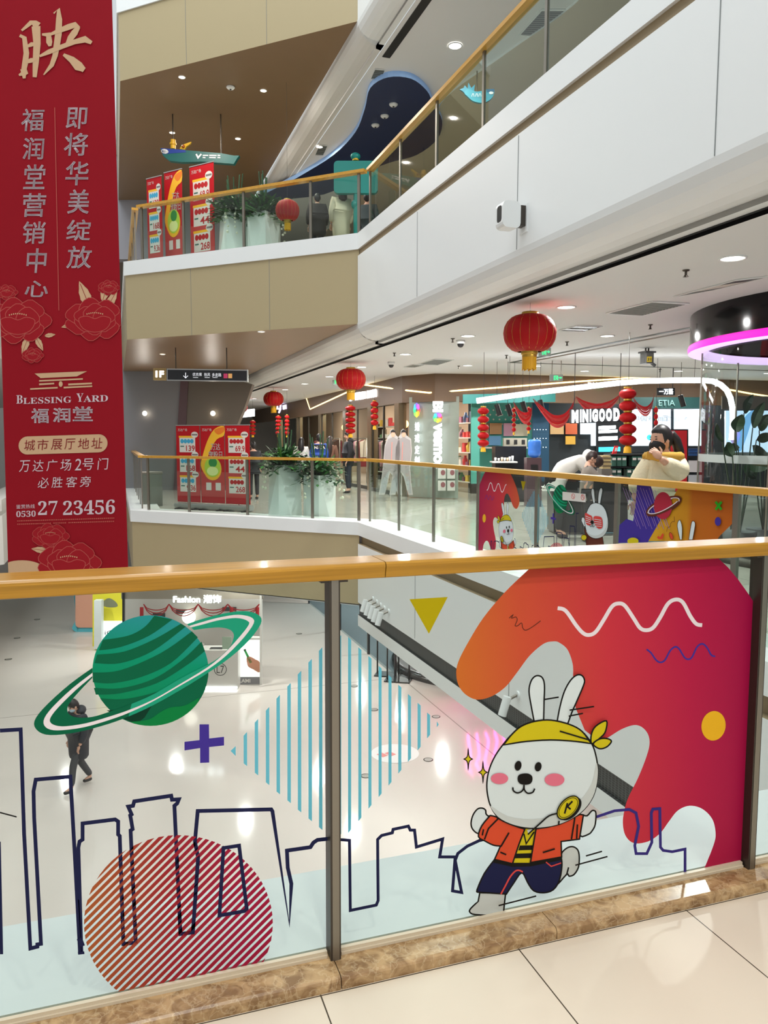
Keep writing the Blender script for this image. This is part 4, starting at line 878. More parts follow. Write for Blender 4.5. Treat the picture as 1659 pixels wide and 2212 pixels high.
# ------------------------------------------------------------------ planters
M_POT = mat('white_gloss_pot', (236, 240, 238), 0.18); M_LEAF = mat('leaf_green', (62, 120, 52), 0.5, noise=.25, nscale=6); M_LEAFD = mat('leaf_dark', (40, 78, 46), 0.5, noise=.25, nscale=6); M_ORCHID = mat('orchid_white', (226, 224, 204), 0.6); M_SOIL = mat('soil', (48, 38, 30), 0.9)
def blade(mb, base, tip, w, m, droop=0.0, n=5):
    base, tip = Vector(base), Vector(tip); d = tip-base; s_ = d.cross(Vector((0, 0, 1))); s_ = s_.normalized() if s_.length > 1e-4 else Vector((1, 0, 0)); L, R = [], []
    for i in range(n+1):
        t = i/n; c = base+d*t+Vector((0, 0, -droop*t*t)); ww = w*(sin(pi*min(1, t*0.9+0.1)))*.5+0.002; L.append(c+s_*ww); R.append(c-s_*ww)
    for i in range(n): mb.quad(L[i], L[i+1], R[i+1], R[i], m)
def planter(loc, H, wt_, wb, label, seed, rz):
    rnd = random.Random(seed); t = thing('planter', label, 'planter', loc, 'white faceted planters', rz); mb = MB()
    top = [Vector((wt_/2*sx, wt_/2*sy, H)) for sx, sy in ((-1,-1),(1,-1),(1,1),(-1,1))]; bot = [Vector((wb*.62*cos(radians(a)), wb*.62*sin(radians(a)), 0)) for a in (-135, -95, -45, -5, 45, 85, 135, 175)]
    vs = top+bot; fs = []
    for i in range(4):
        j = (i+1) % 4; fs += [[i, 4+2*i, 5+2*i], [i, 5+2*i, j], [j, 5+2*i, 4+(2*i+2) % 8]]
    mb.add(vs, fs, M_POT); mb.poly(bot[::-1], M_POT); mb.build('pot', t)
    mb = MB(); mb.quad(*[v*1.0+Vector((0, 0, -0.002)) for v in top], M_SOIL); mb.build('soil', t)
    mb = MB()
    for k in range(90):
        a = rnd.uniform(0, 2*pi); l = rnd.uniform(.3, .68); e = rnd.uniform(.1, 1.25); o = Vector((rnd.uniform(-.14, .14), rnd.uniform(-.14, .14), H-.02))
        blade(mb, o, o+Vector((l*cos(a)*cos(e), l*sin(a)*cos(e), l*sin(e))), rnd.uniform(.04, .085), rnd.choice((M_LEAF, M_LEAFD)), rnd.uniform(0, .2))
    for k in range(420):
        a = rnd.uniform(0, 2*pi); r = rnd.uniform(.05, .46); o = Vector((r*cos(a), r*sin(a), H+rnd.uniform(-.08, .36)-r*.25)); b = rnd.uniform(0, 2*pi)
        blade(mb, o, o+Vector((.15*cos(b), .15*sin(b), rnd.uniform(-.06, .10))), .06, rnd.choice((M_LEAF, M_LEAFD, M_LEAFD)), .02, 3)
    for k in range(7):
        x, y = rnd.uniform(-.08, .08), rnd.uniform(-.08, .08); mb.tube([(x, y, H), (x*2, y*2, H+rnd.uniform(.55, .85))], .012, M_LEAFD, 5)
    mb.build('foliage', t)
    mb = MB()
    for s_ in range(4):
        a = rnd.uniform(0, 2*pi); d = Vector((cos(a), sin(a), 0))
        for k in range(11):
            q = d*(.22+.024*k)+Vector((rnd.uniform(-.04, .04), rnd.uniform(-.04, .04), H+.16-.006*k*k+rnd.uniform(-.03, .03))); mb.ball(q, rnd.uniform(.018, .034), M_ORCHID, 6, 4)
    mb.build('flowers', t); return t
planter((3.13, 15.15, 0), 1.0, .46, .56, 'taller white faceted planter with green blades behind the far rail, right of the price banners', 3, radians(12))
planter((3.72, 14.72, 0), .82, .44, .50, 'shorter white faceted planter with white orchids behind the far rail', 5, radians(28))
q = vplane((RO[1].x+nW.x*.75, RO[1].y+nW.y*.75, 0), -46.0)
q = vplane((RO[1].x+nW.x*.95, RO[1].y+nW.y*.95, 0), -46.0)
p = q(507, 480); planter((p.x, p.y, 4.95), 1.02, .46, .56, 'white faceted planter on the upper storey beside the red price banner', 8, radians(8))
p = q(570, 480); planter((p.x, p.y, 4.95), .96, .46, .52, 'white faceted planter on the upper storey with palm, next to the red lantern', 11, radians(40))
# ------------------------------------------------------------------ litter bin, hanging signs
p = wingb(331, 1060); t = thing('litter_bin', 'square steel litter bin behind the far rail near its left end', 'bin', (p.x, p.y+.5, 0))
mb = MB(); mb.box((0, 0, .36), (.42, .42, .72), mat('bin_steel', (120, 122, 114), .35, .6)); mb.build('body', t)
mb = MB(); mb.box((0, 0, .74), (.45, .45, .04), M_STEEL); mb.build('lid', t)
SD = 17.2
def pdmap(d, k=0):
    n = Vector((sin(_y), cos(_y), 0)); return lambda x, y: PD(x, y, d)-n*0.004*k
def pbox(mb, x0, y0, x1, y1, d, dep, m, sl=0.0):
    n = Vector((sin(_y), cos(_y), 0)); mb.prism([PD(x0, y0, d), PD(x0, y1, d), PD(x1, y1+sl, d), PD(x1, y0+sl, d)], n*dep, m)
t = thing('direction_sign', 'black hanging direction sign with white arrow and floor badge under the brown soffit', 'hanging sign', PD(440, 810, SD))
mb = MB(); pbox(mb, 360, 796, 535, 822, SD, .10, M_ALU, 2.5); pbox(mb, 362, 798.5, 533, 820, SD-.006, .006, mat('sign_black', (22, 24, 32), .3), 2.5); keep(mb.build('panel'), t)
mb = MB(); pbox(mb, 331, 795, 359, 821, SD, .10, mat('sign_gold', (176, 150, 96), .4), .5); pbox(mb, 334, 798, 356, 818, SD-.006, .006, mat('badge_back', (150, 128, 80), .4)); mb.text('1F', pdmap(SD-.012), (336, 801, 354, 815), emis('badge_glow', (255, 252, 250), 4), bold=.04); keep(mb.build('floor_badge', None), t)
mb = MB(); fm = pdmap(SD-.012); wl = emis('sign_white', (220, 224, 232), .9)
for pts in ([(401,805),(401,816)], [(396,811.5),(401,816.5),(406,811.5)]):
    for qd in stroke(pts, 1.4): mb.poly([fm(*v) for v in qd], wl)
keep(mb.build('arrow'), t); mb = MB()
for tx, bx in (('优衣库', (416, 805, 436, 812.5)), ('热风', (441, 805.5, 454, 813)), ('多走路', (458, 806, 478, 813.5))):
    mb.text(tx, fm, bx, wl); x0 = bx[0]+1; mb.poly([fm(x0, 814.8), fm(x0+11, 815), fm(x0+11, 816), fm(x0, 815.8)], wl); keep(mb.build('lettering'), t); mb = MB()
mb.poly([fm(483, 807), fm(491.5, 807), fm(491.5, 817), fm(483, 817)], emis('sign_pink', (170, 50, 90), .6)); keep(mb.build('pink_badge'), t); mb = MB(); mb.poly([fm(493, 807), fm(501.5, 807), fm(501.5, 817), fm(493, 817)], emis('sign_sand', (200, 150, 90), .6)); keep(mb.build('sand_badge'), t)
for x in (380, 490):
    a = PD(x, 797, SD+.05); mb = MB(); mb.tube([a, Vector((a.x, a.y, 3.478))], .012, M_STEELD, 6); keep(mb.build('rod'), t)
# ------------------------------------------------------------------ red lanterns along the edge
def lantern(loc, label):
    t = thing('red_lantern', label, 'lantern', loc, 'big red lanterns hanging over the far rail'); prof = []
    for k in range(17):
        a = pi*(0.06+.88*k/16); prof.append((.095+.225*sin(a)**.9, .225*cos(a)))
    mb = MB(); mb.lathe(prof, M_RED, n=36); mb.build('shade', t)
    mb = MB()
    for i in range(18):
        a = 2*pi*i/18; mb.tube([(r*1.006*cos(a), r*1.006*sin(a), z) for r, z in prof[::2]], .0022, M_GOLD, 4)
    mb.build('ribs', t)
    for s_ in (1, -1):
        mb = MB(); mb.lathe([(.0, s_*.255), (.098, s_*.255), (.105, s_*.235), (.098, s_*.215), (.12, s_*.205)], M_GOLD, n=20); mb.build('cap', t)
    mb = MB()
    for i in range(28):
        a = 2*pi*i/28; x, y = .085*cos(a), .085*sin(a); mb.box((x, y, -.255-.085), (.017, .004, .17+.02*(i % 3)), mat('tassel_yellow', (226, 168, 20), .6), rz=a+pi/2)
    mb.lathe([(.09, -.25), (.093, -.265), (.09, -.285)], M_GOLD, n=18); mb.build('tassel', t)
    mb = MB(); mb.tube([(0, 0, .255), (0, 0, 3.15-loc[2])], .003, M_DARK, 5); mb.build('cord', t); return t
L0 = lantern((4.8, 8.57, 2.785), 'biggest red lantern with gold ribs and yellow tassel, above the far rail')
copy_thing(L0, (4.82, 16.3, 2.785), 'second red lantern from the viewer, before the lit shop sign')
copy_thing(L0, (4.80, 24.9, 2.785), 'third red lantern, before the small purple shop sign')
copy_thing(L0, (4.72, 31.6, 2.785), 'farthest red lantern, half hidden by the grey sloping wall')
# strings of small lanterns in the shop fronts
def lantern_string(px, ys, w, d, label, tail=True):
    t = thing('lantern_string', label, 'lantern string', PD(px, ys[0], d), 'strings of small red lanterns'); s_ = d/FPX; r = w*s_/2; dy = (ys[1]-ys[0])*s_
    for i, y in enumerate(ys):
        mb = MB(); c = PD(px, y, d)-t.location; mb.ball(c, (r, r, dy*.44), M_RED, 16, 10); mb.lathe([(r*.45, dy*.42), (r*.5, dy*.5), (r*.45, dy*.58)], M_GOLD, c, 12); mb.build('lantern', t)
    a = PD(px, ys[0], d)-t.location; b = PD(px, ys[-1], d)-t.location
    mb = MB(); mb.tube([Vector((a.x, a.y, 3.148-t.location.z)), b], .004, M_DARK, 4); mb.build('cord', t)
    if tail:
        mb = MB(); mb.lathe([(r*.2, -dy*.44), (r*.42, -dy*.62), (r*.46, -dy*1.05)], mat('tassel_yellow', (226, 168, 20), .6), b, 12); mb.build('tassel', t)
lantern_string(1356, [851, 877, 902, 927, 951], 37, 12.2, 'large string of five red lanterns left of the woman in the cream jacket')
lantern_string(1044, [888, 906, 924, 941, 957], 25, 15.0, 'string of five flat red lanterns before the teal polka-dot wall')
lantern_string(1110, [886, 897, 907, 918, 928], 9, 17, 'thin string of tiny red lanterns, left one before the white boxes')
lantern_string(1142, [884, 894, 905, 915, 926], 10, 17, 'thin string of tiny red lanterns above the blue water bottle')
lantern_string(757, [882, 895, 907, 919, 931], 22, 20.5, 'string of red lanterns under the second big lantern')
lantern_string(809, [873, 887, 900, 913], 17, 20.5, 'string of four red lanterns right of the man in black')
lantern_string(601, [902, 910, 918, 926, 935], 13, 27, 'string of red lanterns under the purple shop sign, left one')
lantern_string(620, [901, 910, 918, 927, 935], 11, 27, 'string of red lanterns under the purple shop sign, right one')
lantern_string(546, [912, 920, 928, 936], 13, 31, 'string of red lanterns beside the right price banner')
lantern_string(1417, [886, 900, 913, 925], 9, 16, 'thin string of red lanterns above the hair of the woman in cream')
# ------------------------------------------------------------------ things on the corridor ceiling
def exit_sign(px0, py0, px1, py1, d, label):
    t = thing('exit_sign', label, 'exit sign', PD((px0+px1)/2, (py0+py1)/2, d), 'green exit signs'); mb = MB(); pbox(mb, px0, py0, px1, py1, d, .05, mat('sign_grey', (150, 160, 156), .4)); keep(mb.build('case'), t)
    w, h = px1-px0, py1-py0; g = emis('exit_green', (40, 230, 120), 2.2); fm = pdmap(d-.004); mb = MB(); P = lambda pts: mb.poly([fm(px0+x*w, py0+y*h) for x, y in pts], g)
    P([(.30,.2),(.36,.2),(.36,.85),(.30,.85)]); P([(.36,.2),(.62,.2),(.62,.28),(.36,.28)]); P([(.56,.28),(.62,.28),(.62,.85),(.56,.85)]); P([(.42,.38),(.50,.38),(.52,.62),(.46,.82),(.41,.78),(.45,.6)])
    P([(.68,.46),(.80,.46),(.80,.34),(.93,.5),(.80,.66),(.80,.54),(.68,.54)]); keep(mb.build('running_man_symbol'), t)
    for x in (px0+w*.15, px1-w*.15):
        a = PD(x, py0, d+.02); mb = MB(); mb.tube([a, Vector((a.x, a.y, 3.148))], .008, M_STEEL, 6); keep(mb.build('rod'), t)
exit_sign(1188, 809, 1216, 823, 16.5, 'green exit sign hung on two rods under the brown shop fascia')
exit_sign(1163, 751, 1190, 769, 12.6, 'green exit sign half behind the big red lantern')
exit_sign(718, 816, 735, 832, 22.0, 'small exit sign left of the second red lantern')
p = PZ(1398, 752, 3.145); t = thing('ceiling_box', 'grey hanging box with yellow number 31 under the corridor ceiling', 'projector box', p); dd = p.dot(FWD)-CAM.dot(FWD)
s_ = dd/FPX; mb = MB(); mb.rbox((0, 0, -.18), (.19, .19, .20), .04, mat('box_grey', (120, 122, 124), .4)); mb.box((0, 0, -.075), (.22, .22, .03), mat('box_grey2', (96, 98, 100), .4)); mb.build('case', t)
mb = MB(); mb.tube([(-.03, 0, 0), (-.03, 0, -.07)], .014, M_STEELD); mb.tube([(.03, 0, 0), (.03, 0, -.07)], .014, M_STEELD); mb.build('bracket', t)
nz = Vector((-sin(radians(37)), -cos(radians(37)), 0)); rx = Vector((cos(radians(37)), -sin(radians(37)), 0)); mb = MB(); fm = lambda x, y: rx*x+nz*.15+Vector((0, 0, y))
mb.quad(fm(.0, -.26), fm(.085, -.26), fm(.085, -.165), fm(.0, -.165), mat('label_yellow', (226, 200, 30), .5)); mb.text('31', lambda x, y: fm(x, -y)+nz*.002, (.012, .19, .073, .24), M_BLACK, bold=.02); mb.build('number_label', t)
mb = MB(); mb.tube([(.1, 0, -.26), (.17, -.02, -.31)], .03, mat('box_grey2', (96, 98, 100), .4)); mb.build('lens', t)
for px, py, lab in ((995, 735, 'white dome camera on the corridor ceiling beside a round lamp'), (845, 782, 'small dark camera on the corridor ceiling left of the grille')):
    t = thing('dome_camera', lab, 'camera', PZ(px, py, 3.15)); mb = MB(); mb.lathe([(.0, 0), (.075, 0), (.075, -.05), (.06, -.06)], M_WHITE, n=16); mb.build('housing', t); mb = MB(); mb.lathe([(.058, -.055), (.05, -.09), (.03, -.115), (0, -.122)], M_BLACK, n=16); mb.build('dome', t)
SP0 = None
for px, py, lab in ((1482, 589, 'sprinkler head left of the nearest ceiling lamp'), (1405, 707, 'sprinkler head right of the large grille'), (1225, 744, 'sprinkler head right of the big lantern'), (1094, 773, 'sprinkler head left of the big lantern'), (978, 737, 'sprinkler head beside the white dome camera'), (1426, 803, 'sprinkler head under the box numbered 31'), (991, 796, 'sprinkler head by the far round lamp'), (852, 768, 'sprinkler head above the far shops')):
    loc = PZ(px, py-6, 3.15)
    if not SP0:
        SP0 = thing('sprinkler_head', lab, 'sprinkler', loc, 'ceiling sprinkler heads'); mb = MB(); mb.lathe([(.035, 0), (.03, -.012), (.012, -.014), (.012, -.05), (.022, -.055), (.012, -.062)], M_STEELD, n=10); mb.build('body', SP0); mb = MB(); mb.lathe([(.0, -.064), (.03, -.066), (.0, -.07)], M_STEELD, n=10); mb.build('deflector', SP0)
    else: copy_thing(SP0, loc, lab)
def grille(pts, z, label, n, m, fr=M_WHITE, grp='ceiling grilles'):
    P = [PZ(x, y, z) for x, y in pts]; c = sum(P, Vector())/4; t = thing('ceiling_grille', label, 'ceiling grille', c, grp); Q = [p-c for p in P]; dn = Vector((0, 0, -.012))
    mb = MB(); I = [q*.93 for q in Q]
    for k in range(4): mb.quad(Q[k]+dn, Q[(k+1) % 4]+dn, I[(k+1) % 4]+dn, I[k]+dn, fr); mb.quad(Q[k], Q[(k+1) % 4], Q[(k+1) % 4]+dn, Q[k]+dn, fr)
    mb.build('frame', t); mb = MB(); mb.poly([q+dn*.3 for q in I], mat('grille_dark', (70, 74, 72), .6)); mb.build('backing', t); mb = MB()
    for k in range(n):
        a = (k+.25)/n; b = (k+.7)/n; mb.quad(I[0].lerp(I[3], a)+dn*.8, I[1].lerp(I[2], a)+dn*.8, I[1].lerp(I[2], b)+dn*.6, I[0].lerp(I[3], b)+dn*.6, m)
    mb.build('slats', t)
M_SLAT = mat('grille_slat', (128, 132, 128), .5)
grille([(1308,676),(1386,681),(1490,655),(1410,650)], 3.147, 'large grey grille on the corridor ceiling beside the nearest lamps', 14, M_SLAT)
grille([(903,786),(946,788),(981,777),(938,775)], 3.147, 'small grey grille on the corridor ceiling over the far shops', 9, M_SLAT)
grille([(1206,713),(1262,715),(1302,704),(1248,702)], 3.147, 'pale shiny ceiling panel behind the big red lantern', 2, mat('panel_silver', (196, 202, 206), .25, .4))
grille([(872,792),(896,793),(916,788),(892,787)], 3.147, 'tiny pale grille left of the small grey grille', 5, M_SLAT)
grille([(1455,640),(1540,625),(1659,596),(1590,604)], 3.147, 'white access hatch on the ceiling above the black ring', 1, mat('hatch_white', (206, 200, 192), .6))
grille([(1120,76),(1190,80),(1236,20),(1170,20)], 8.095, 'large grey grille behind the upper glass balustrade', 12, M_SLAT)
grille([(800,170),(824,171),(832,150),(810,148)], 8.095, 'small grille on the upper ceiling left of the dark blue shape', 6, M_SLAT)
grille([(680,335),(698,336),(708,314),(690,312)], 8.095, 'small tilted grille low on the upper ceiling', 6, M_SLAT)
p = PX(1128, 470, 3.99); t = thing('wall_projector', 'white box projector fixed to the white panel wall above the corridor', 'wall projector', (4.0, p.y, p.z)); s_ = .33
mb = MB(); mb.rbox((-.17, 0, 0), (.20, .16, .26), .05, M_WHITE, axis='Y'); mb.build('case', t)
mb = MB(); mb.box((-.03, -.02, 0), (.06, .10, .20), M_STEELD); mb.box((-.004, -.02, -.02), (.008, .16, .28), M_WHITE); mb.build('wall_bracket', t)
mb = MB(); mb.rbox((-.268, 0, .01), (.006, .10, .16), .03, M_BLACK, axis='X'); mb.build('lens_window', t)
# ------------------------------------------------------------------ upper storey things
n_ = Vector((sin(_y), cos(_y), 0))
M_NAVY = mat('navy_ceiling', (26, 44, 84), .4); M_SKY = mat('pale_blue_edge', (150, 184, 224), .4, emit=(120, 160, 220), es=.15)
bl = smooth([(560,430),(640,385),(720,335),(768,285),(788,235),(800,190),(838,167),(888,170),(922,196),(936,226),(955,260),(945,300),(900,335),(840,352),(770,380),(700,420)], True, 4)
P = [PZ(x, y, 8.0) for x, y in bl]; mb = MB(); mb.poly(P, M_NAVY); Q = [p+Vector((0, 0, .10)) for p in P]
for i in range(len(P)): mb.quad(P[i], P[(i+1) % len(P)], Q[(i+1) % len(P)], Q[i], M_SKY)
tag(mb.build('ceiling_shape', loc=None), 'dark blue curved ceiling shape with pale blue edge on the upper storey', 'ceiling feature')
for i, (px, py, lab) in enumerate(((850, 224, 'white smoke detector at the top of the dark blue ceiling shape'), (831, 249, 'white round speaker on the dark blue ceiling shape'), (811, 269, 'small white detector low on the dark blue ceiling shape'), (498, 187, 'white smoke detector on the upper brown soffit'))):
    t = thing('smoke_detector', lab, 'smoke detector', PZ(px, py, 8.0 if i < 3 else 8.43)+Vector((0, 0, -.002)), 'ceiling detectors'); mb = MB(); mb.lathe([(.0, 0), (.085, 0), (.085, -.02), (.06, -.045), (0, -.05)], M_WHITE, n=16); mb.build('housing', t)
    mb = MB(); mb.lathe([(.0, -.05), (.02, -.05), (.018, -.06), (0, -.062)], M_DARK, n=10); mb.build('sensor', t)
mb = MB(); edge = smooth([(6.3, -4), (6.7, 3), (6.3, 7), (6.75, 10.5), (6.5, 12.5), (6.2, 14.5), (6.45, 16), (6.1, 18.5), (6.5, 22), (6.3, 30)], n=6)
mb.poly([(x, y, 8.06) for x, y in edge]+[(14, 30, 8.06), (14, -4, 8.06)], mat('beige_ceiling', (208, 194, 172), .6))
for a, b in zip(edge[:-1], edge[1:]): mb.quad((a[0], a[1], 8.06), (b[0], b[1], 8.06), (b[0], b[1], 8.1), (a[0], a[1], 8.1), M_WHITE)
struct(mb.build('ceiling_beige_upper'))
# boat-shaped sign
BD2 = 17.4; t = thing('boat_sign', 'dark green boat-shaped hanging sign with yellow periscope on the upper storey', 'hanging sign', PD(430, 335, BD2))
M_HULL = mat('hull_green', (16, 96, 92), .4); mb = MB(); hull = [(346,320),(352,336),(366,347),(392,350),(440,349),(505,354),(512,342),(517,336),(505,336),(478,331),(398,324)]
mb.prism([PD(x, y, BD2) for x, y in hull[::-1]], n_*.12, M_HULL); keep(mb.build('hull'), t)
mb = MB(); fm = pdmap(BD2, 1); mb.poly([fm(*q) for q in [(347,320),(400,324),(402,329),(352,333)]], mat('hull_blue', (30, 60, 150), .4)); mb.poly([fm(*q) for q in ell(356, 327, 8, 5, 12)], M_WHITE); keep(mb.build('bow_paint'), t)
mb = MB(); fm = pdmap(BD2, 2)
for q in stroke([(424,333),(428,341),(435,333)], 3.5): mb.poly([fm(*v) for v in q], M_WHITE)
keep(mb.build('emblem'), t); mb = MB()
for x0, x1, x2 in ((438,450,444),(452,468,466),(470,476,476)):
    for y, xe in ((334.5, x1), (339, x2)): mb.poly([fm(x0, y), fm(xe, y+.4), fm(xe, y+3), fm(x0, y+2.6)], M_WHITE)
    keep(mb.build('lettering'), t); mb = MB()
M_YEL = mat('toy_yellow', (226, 176, 20), .4); c = PD(374, 322, BD2+.06); mb = MB(); mb.tube([c, PD(374, 302, BD2+.06)], .055, M_YEL, 12); mb.tube([PD(374, 313, BD2+.06), PD(374, 309, BD2+.06)], .075, M_YEL, 12); keep(mb.build('periscope'), t)
mb = MB(); mb.prism([PD(x, y, BD2+.02) for x, y in [(388,321),(393,313),(404,309),(413,306),(410,311),(402,317),(398,323)]][::-1], n_*.05, M_YEL); mb.ball(PD(396, 316, BD2), .035, mat('toy_orange', (160, 80, 20), .4), 8, 6); keep(mb.build('propeller'), t)
for x in (374, 478):
    a = PD(x, 302 if x < 400 else 332, BD2+.06); mb = MB(); mb.tube([a, Vector((a.x, a.y, 8.428))], .012, M_STEELD, 6); keep(mb.build('cord'), t)
# teal board on a pole
TD = 15.6; t = thing('teal_signboard', 'teal rounded signboard on a pole behind the upper rail corner', 'signboard', Vector((PD(770, 420, TD).x, PD(770, 420, TD).y, 4.95))); M_TEAL = mat('teal_paint', (10, 132, 124), .4)
def rrect(x0, y0, x1, y1, r): return [(cx+r*cos(radians(a)), cy+r*sin(radians(a))) for cx, cy, s0 in ((x1-r, y1-r, 0), (x0+r, y1-r, 90), (x0+r, y0+r, 180), (x1-r, y0+r, 270)) for a in range(s0, s0+91, 15)]
mb = MB(); mb.prism([PD(x, y, TD) for x, y in rrect(721, 347, 816, 417, 9)], n_*.12, M_TEAL); keep(mb.build('board'), t)
a = PD(769, 417, TD+.06); mb = MB(); mb.tube([Vector((a.x, a.y, 4.95)), a], .05, M_TEAL, 12); mb.ball(PD(766, 442, TD+.06), (.07, .07, .09), M_TEAL, 10, 8); keep(mb.build('pole'), t)
mb = MB(); mb.tube([PD(768, 347, TD+.06), PD(768, 343, TD+.06)], .06, M_YEL, 10); mb.ball(PD(768, 338, TD+.06), (.10, .08, .07), M_TEAL, 12, 8); keep(mb.build('top_ornament'), t)
# whale-shaped sign behind the upper glass
WD = 14.6; t = thing('whale_sign', 'blue whale-shaped hanging sign seen through the upper glass balustrade', 'hanging sign', PD(1035, 200, WD)); mb = MB()
wh = smooth([(1003,200),(1012,192),(1030,198),(1050,194),(1067,193),(1066,206),(1056,217),(1040,222),(1022,218),(1010,208)], True, 3); mb.prism([PD(x, y, WD) for x, y in wh], n_*.06, mat('whale_blue', (58, 150, 170), .4)); keep(mb.build('body'), t)
mb = MB(); mb.prism([PD(x, y, WD+.01) for x, y in [(1006,203),(998,196),(993,193),(1001,190),(1004,184),(1010,191),(1012,178),(1018,190),(1026,182),(1024,198)]][::-1], n_*.04, mat('whale_tail', (40, 130, 156), .4)); keep(mb.build('tail'), t)
mb = MB(); mb.poly([pdmap(WD, 1)(*q) for q in [(1050,193),(1068,192),(1067,199),(1052,200)]], mat('whale_navy', (30, 96, 130), .4)); mb.poly([pdmap(WD, 2)(*q) for q in ell(1061, 201, 5, 3, n=12)], M_WHITE)
for x in (1019, 1027, 1034):
    for q in stroke([(x, 209), (x+1.5, 203), (x+4, 203), (x+5, 209)], 1): mb.poly([pdmap(WD, 2)(*v) for v in q], M_WHITE)
keep(mb.build('face_paint'), t)
a = PD(1030, 198, WD+.03); mb = MB(); mb.tube([a, Vector((a.x, a.y, 8.058))], .01, M_STEELD, 6); keep(mb.build('cord'), t)
p = PD(621, 455, 15.2); t2 = copy_thing(L0, p, 'red lantern hanging low behind the upper rail, right of the palm planter', scale=(.70, .70, .82)); t2['group'] = 'lanterns of the upper storey'
for ch in list(t2.children):
    if ch.name.startswith('cord'): bpy.data.objects.remove(ch)
mb = MB(); mb.tube([(0, 0, .25), (0, 0, (8.1-p.z)/.82)], .003, M_DARK, 5); mb.build('cord', t2)
# ------------------------------------------------------------------ shop fronts across the corridor
FP = [Vector((7.6, 46)), Vector((7.25, 24.2)), Vector((7.1, 19.3)), Vector((7.6, 18.3)), Vector((9.47, 17.9)), Vector((12.06, 17.7)), Vector((17, 17.2)), Vector((24, 16.9))]
mb = MB()
for a, b in zip(FP[:-1], FP[1:]):
    mb.quad((a.x, a.y, 2.46), (b.x, b.y, 2.46), (b.x, b.y, 3.15), (a.x, a.y, 3.15), M_SHOPBROWN); d = (b-a).normalized(); n = Vector((-d.y, d.x))*.25
    mb.quad((a.x, a.y, 2.46), (b.x, b.y, 2.46), (b.x+n.x, b.y+n.y, 2.46), (a.x+n.x, a.y+n.y, 2.46), M_SHOPBROWN)
struct(mb.build('wall_shop_fascia'))
def fas(x, y, off=.04):
    """place on the shop fascia under picture point"""
    best = None
    for a, b in zip(FP[:-1], FP[1:]):
        d = (b-a).normalized(); n = Vector((d.y, -d.x, 0)); p = onp(x, y, n, n.dot(Vector((a.x, a.y, 0)))); t = (Vector((p.x, p.y))-a).dot(d)/(b-a).length
        if -0.02 <= t <= 1.02 and (p-CAM).dot(FWD) > 0:
            q = p+(CAM-p).normalized()*off
            if best is None or (p-CAM).length < best[0]: best = ((p-CAM).length, q)
    return best[1] if best else PD(x, y, 19)
M_LEDW = emis('led_warm', (255, 224, 150), 3.0); M_LEDC = emis('led_white', (248, 252, 255), 7.0)
for pts, lab in (([(661,858),(669.7,884),(710,865.5),(750,847)], 'gold light line bent like a tick beside the far shop front'), ([(788,831.5),(835,837.5),(880,843.5),(927,848.5),(1000,843),(1100,835.5),(1250,824),(1392,814.5),(1402,817),(1500,824)], 'long gold light line along the brown shop fascia'), ([(1577,842),(1620,850),(1659,856),(1700,862)], 'gold light line at the right, seen through the glass cylinder')):
    mb = MB(); mb.tube([fas(*p) for p in pts], .022, M_LEDW, 6); tag(mb.build('light_line'), lab, 'light line', 'gold light lines on the shop fascia')
# left run: pillars, glazing, lit interiors
LS = lambda y: 7.1+(y-19.3)*0.03
for i, y in enumerate((19.6, 22.2, 25.2, 29, 33.5, 38.5)):
    mb = MB(); mb.box((LS(y)+.05, y, 1.23), (.22, .34, 2.46), mat('pillar_mirror', (150, 132, 106), .2, .6)); struct(mb.build('trim_pillar_%d' % (i+1)))
mb = MB(); mb.quad((10.5, 21.6, 0), (10.5, 46, 0), (10.5, 46, 3.15), (10.5, 21.6, 3.15), mat('shop_back_wall', (176, 150, 126), .7)); mb.quad((7.3, 19.2, 0), (8.45, 19.05, 0), (8.45, 19.05, 3.1), (7.3, 19.2, 3.1), mat('shop_back_wall', (176, 150, 126), .7)); struct(mb.build('wall_shop_back'))
for i, (y0, y1) in enumerate(((19.8, 22.0), (22.4, 25.0), (25.4, 28.8), (29.2, 33.3), (33.7, 38.3))):
    mb = MB(); mb.quad((LS(y0), y0, 0.02), (LS(y1), y1, 0.02), (LS(y1), y1, 2.46), (LS(y0), y0, 2.46), M_SHOPGLASS); o = struct(mb.build('window_%d' % (i+1)))
    mb = MB()
    for y in (y0, (y0+y1)/2, y1): mb.box((LS(y), y, 1.23), (.05, .05, 2.44), M_STEELD)
    mb.box((LS(y0)/2+LS(y1)/2, (y0+y1)/2, .05), (.06, y1-y0, .1), M_STEELD); o2 = struct(mb.build('window_frame')); o2.parent = o
def glow_sign(name, label, parts, base, cat='shop sign'):
    t = thing(name, label, cat, base, 'lit shop signs')
    for nm, txt, fm, bx, m, kw in parts:
        mb = MB(); mb.text(txt, fm, bx, m, **kw); keep(mb.build(nm), t)
    return t
M_SIGN = emis('sign_glow', (244, 250, 255), 3.2); M_SIGNP = emis('sign_glow_violet', (214, 206, 255), 5)
ft = lambda x, y: fas(x, y, .09)
t = thing('shop_sign', 'white lit shop sign behind the second red lantern', 'shop sign', fas(790, 852), 'lit shop signs')
for pts in ([(766,849),(771,847.5),(790,845),(790,861),(780,863),(766,865)], [(792,844),(800,843),(812,840),(814,843),(814,857),(803,859),(792,861)]):
    mb = MB(); mb.poly([ft(*q) for q in pts], M_SIGN); keep(mb.build('glowing_letters'), t)
mb = MB(); mb.poly([ft(x, y) for x, y in ell(757, 859, 5, 8)], M_SIGN); keep(mb.build('round_mark'), t)
t = thing('shop_sign', 'small violet lit sign behind the third red lantern', 'shop sign', fas(610, 884), 'lit shop signs'); mb = MB()
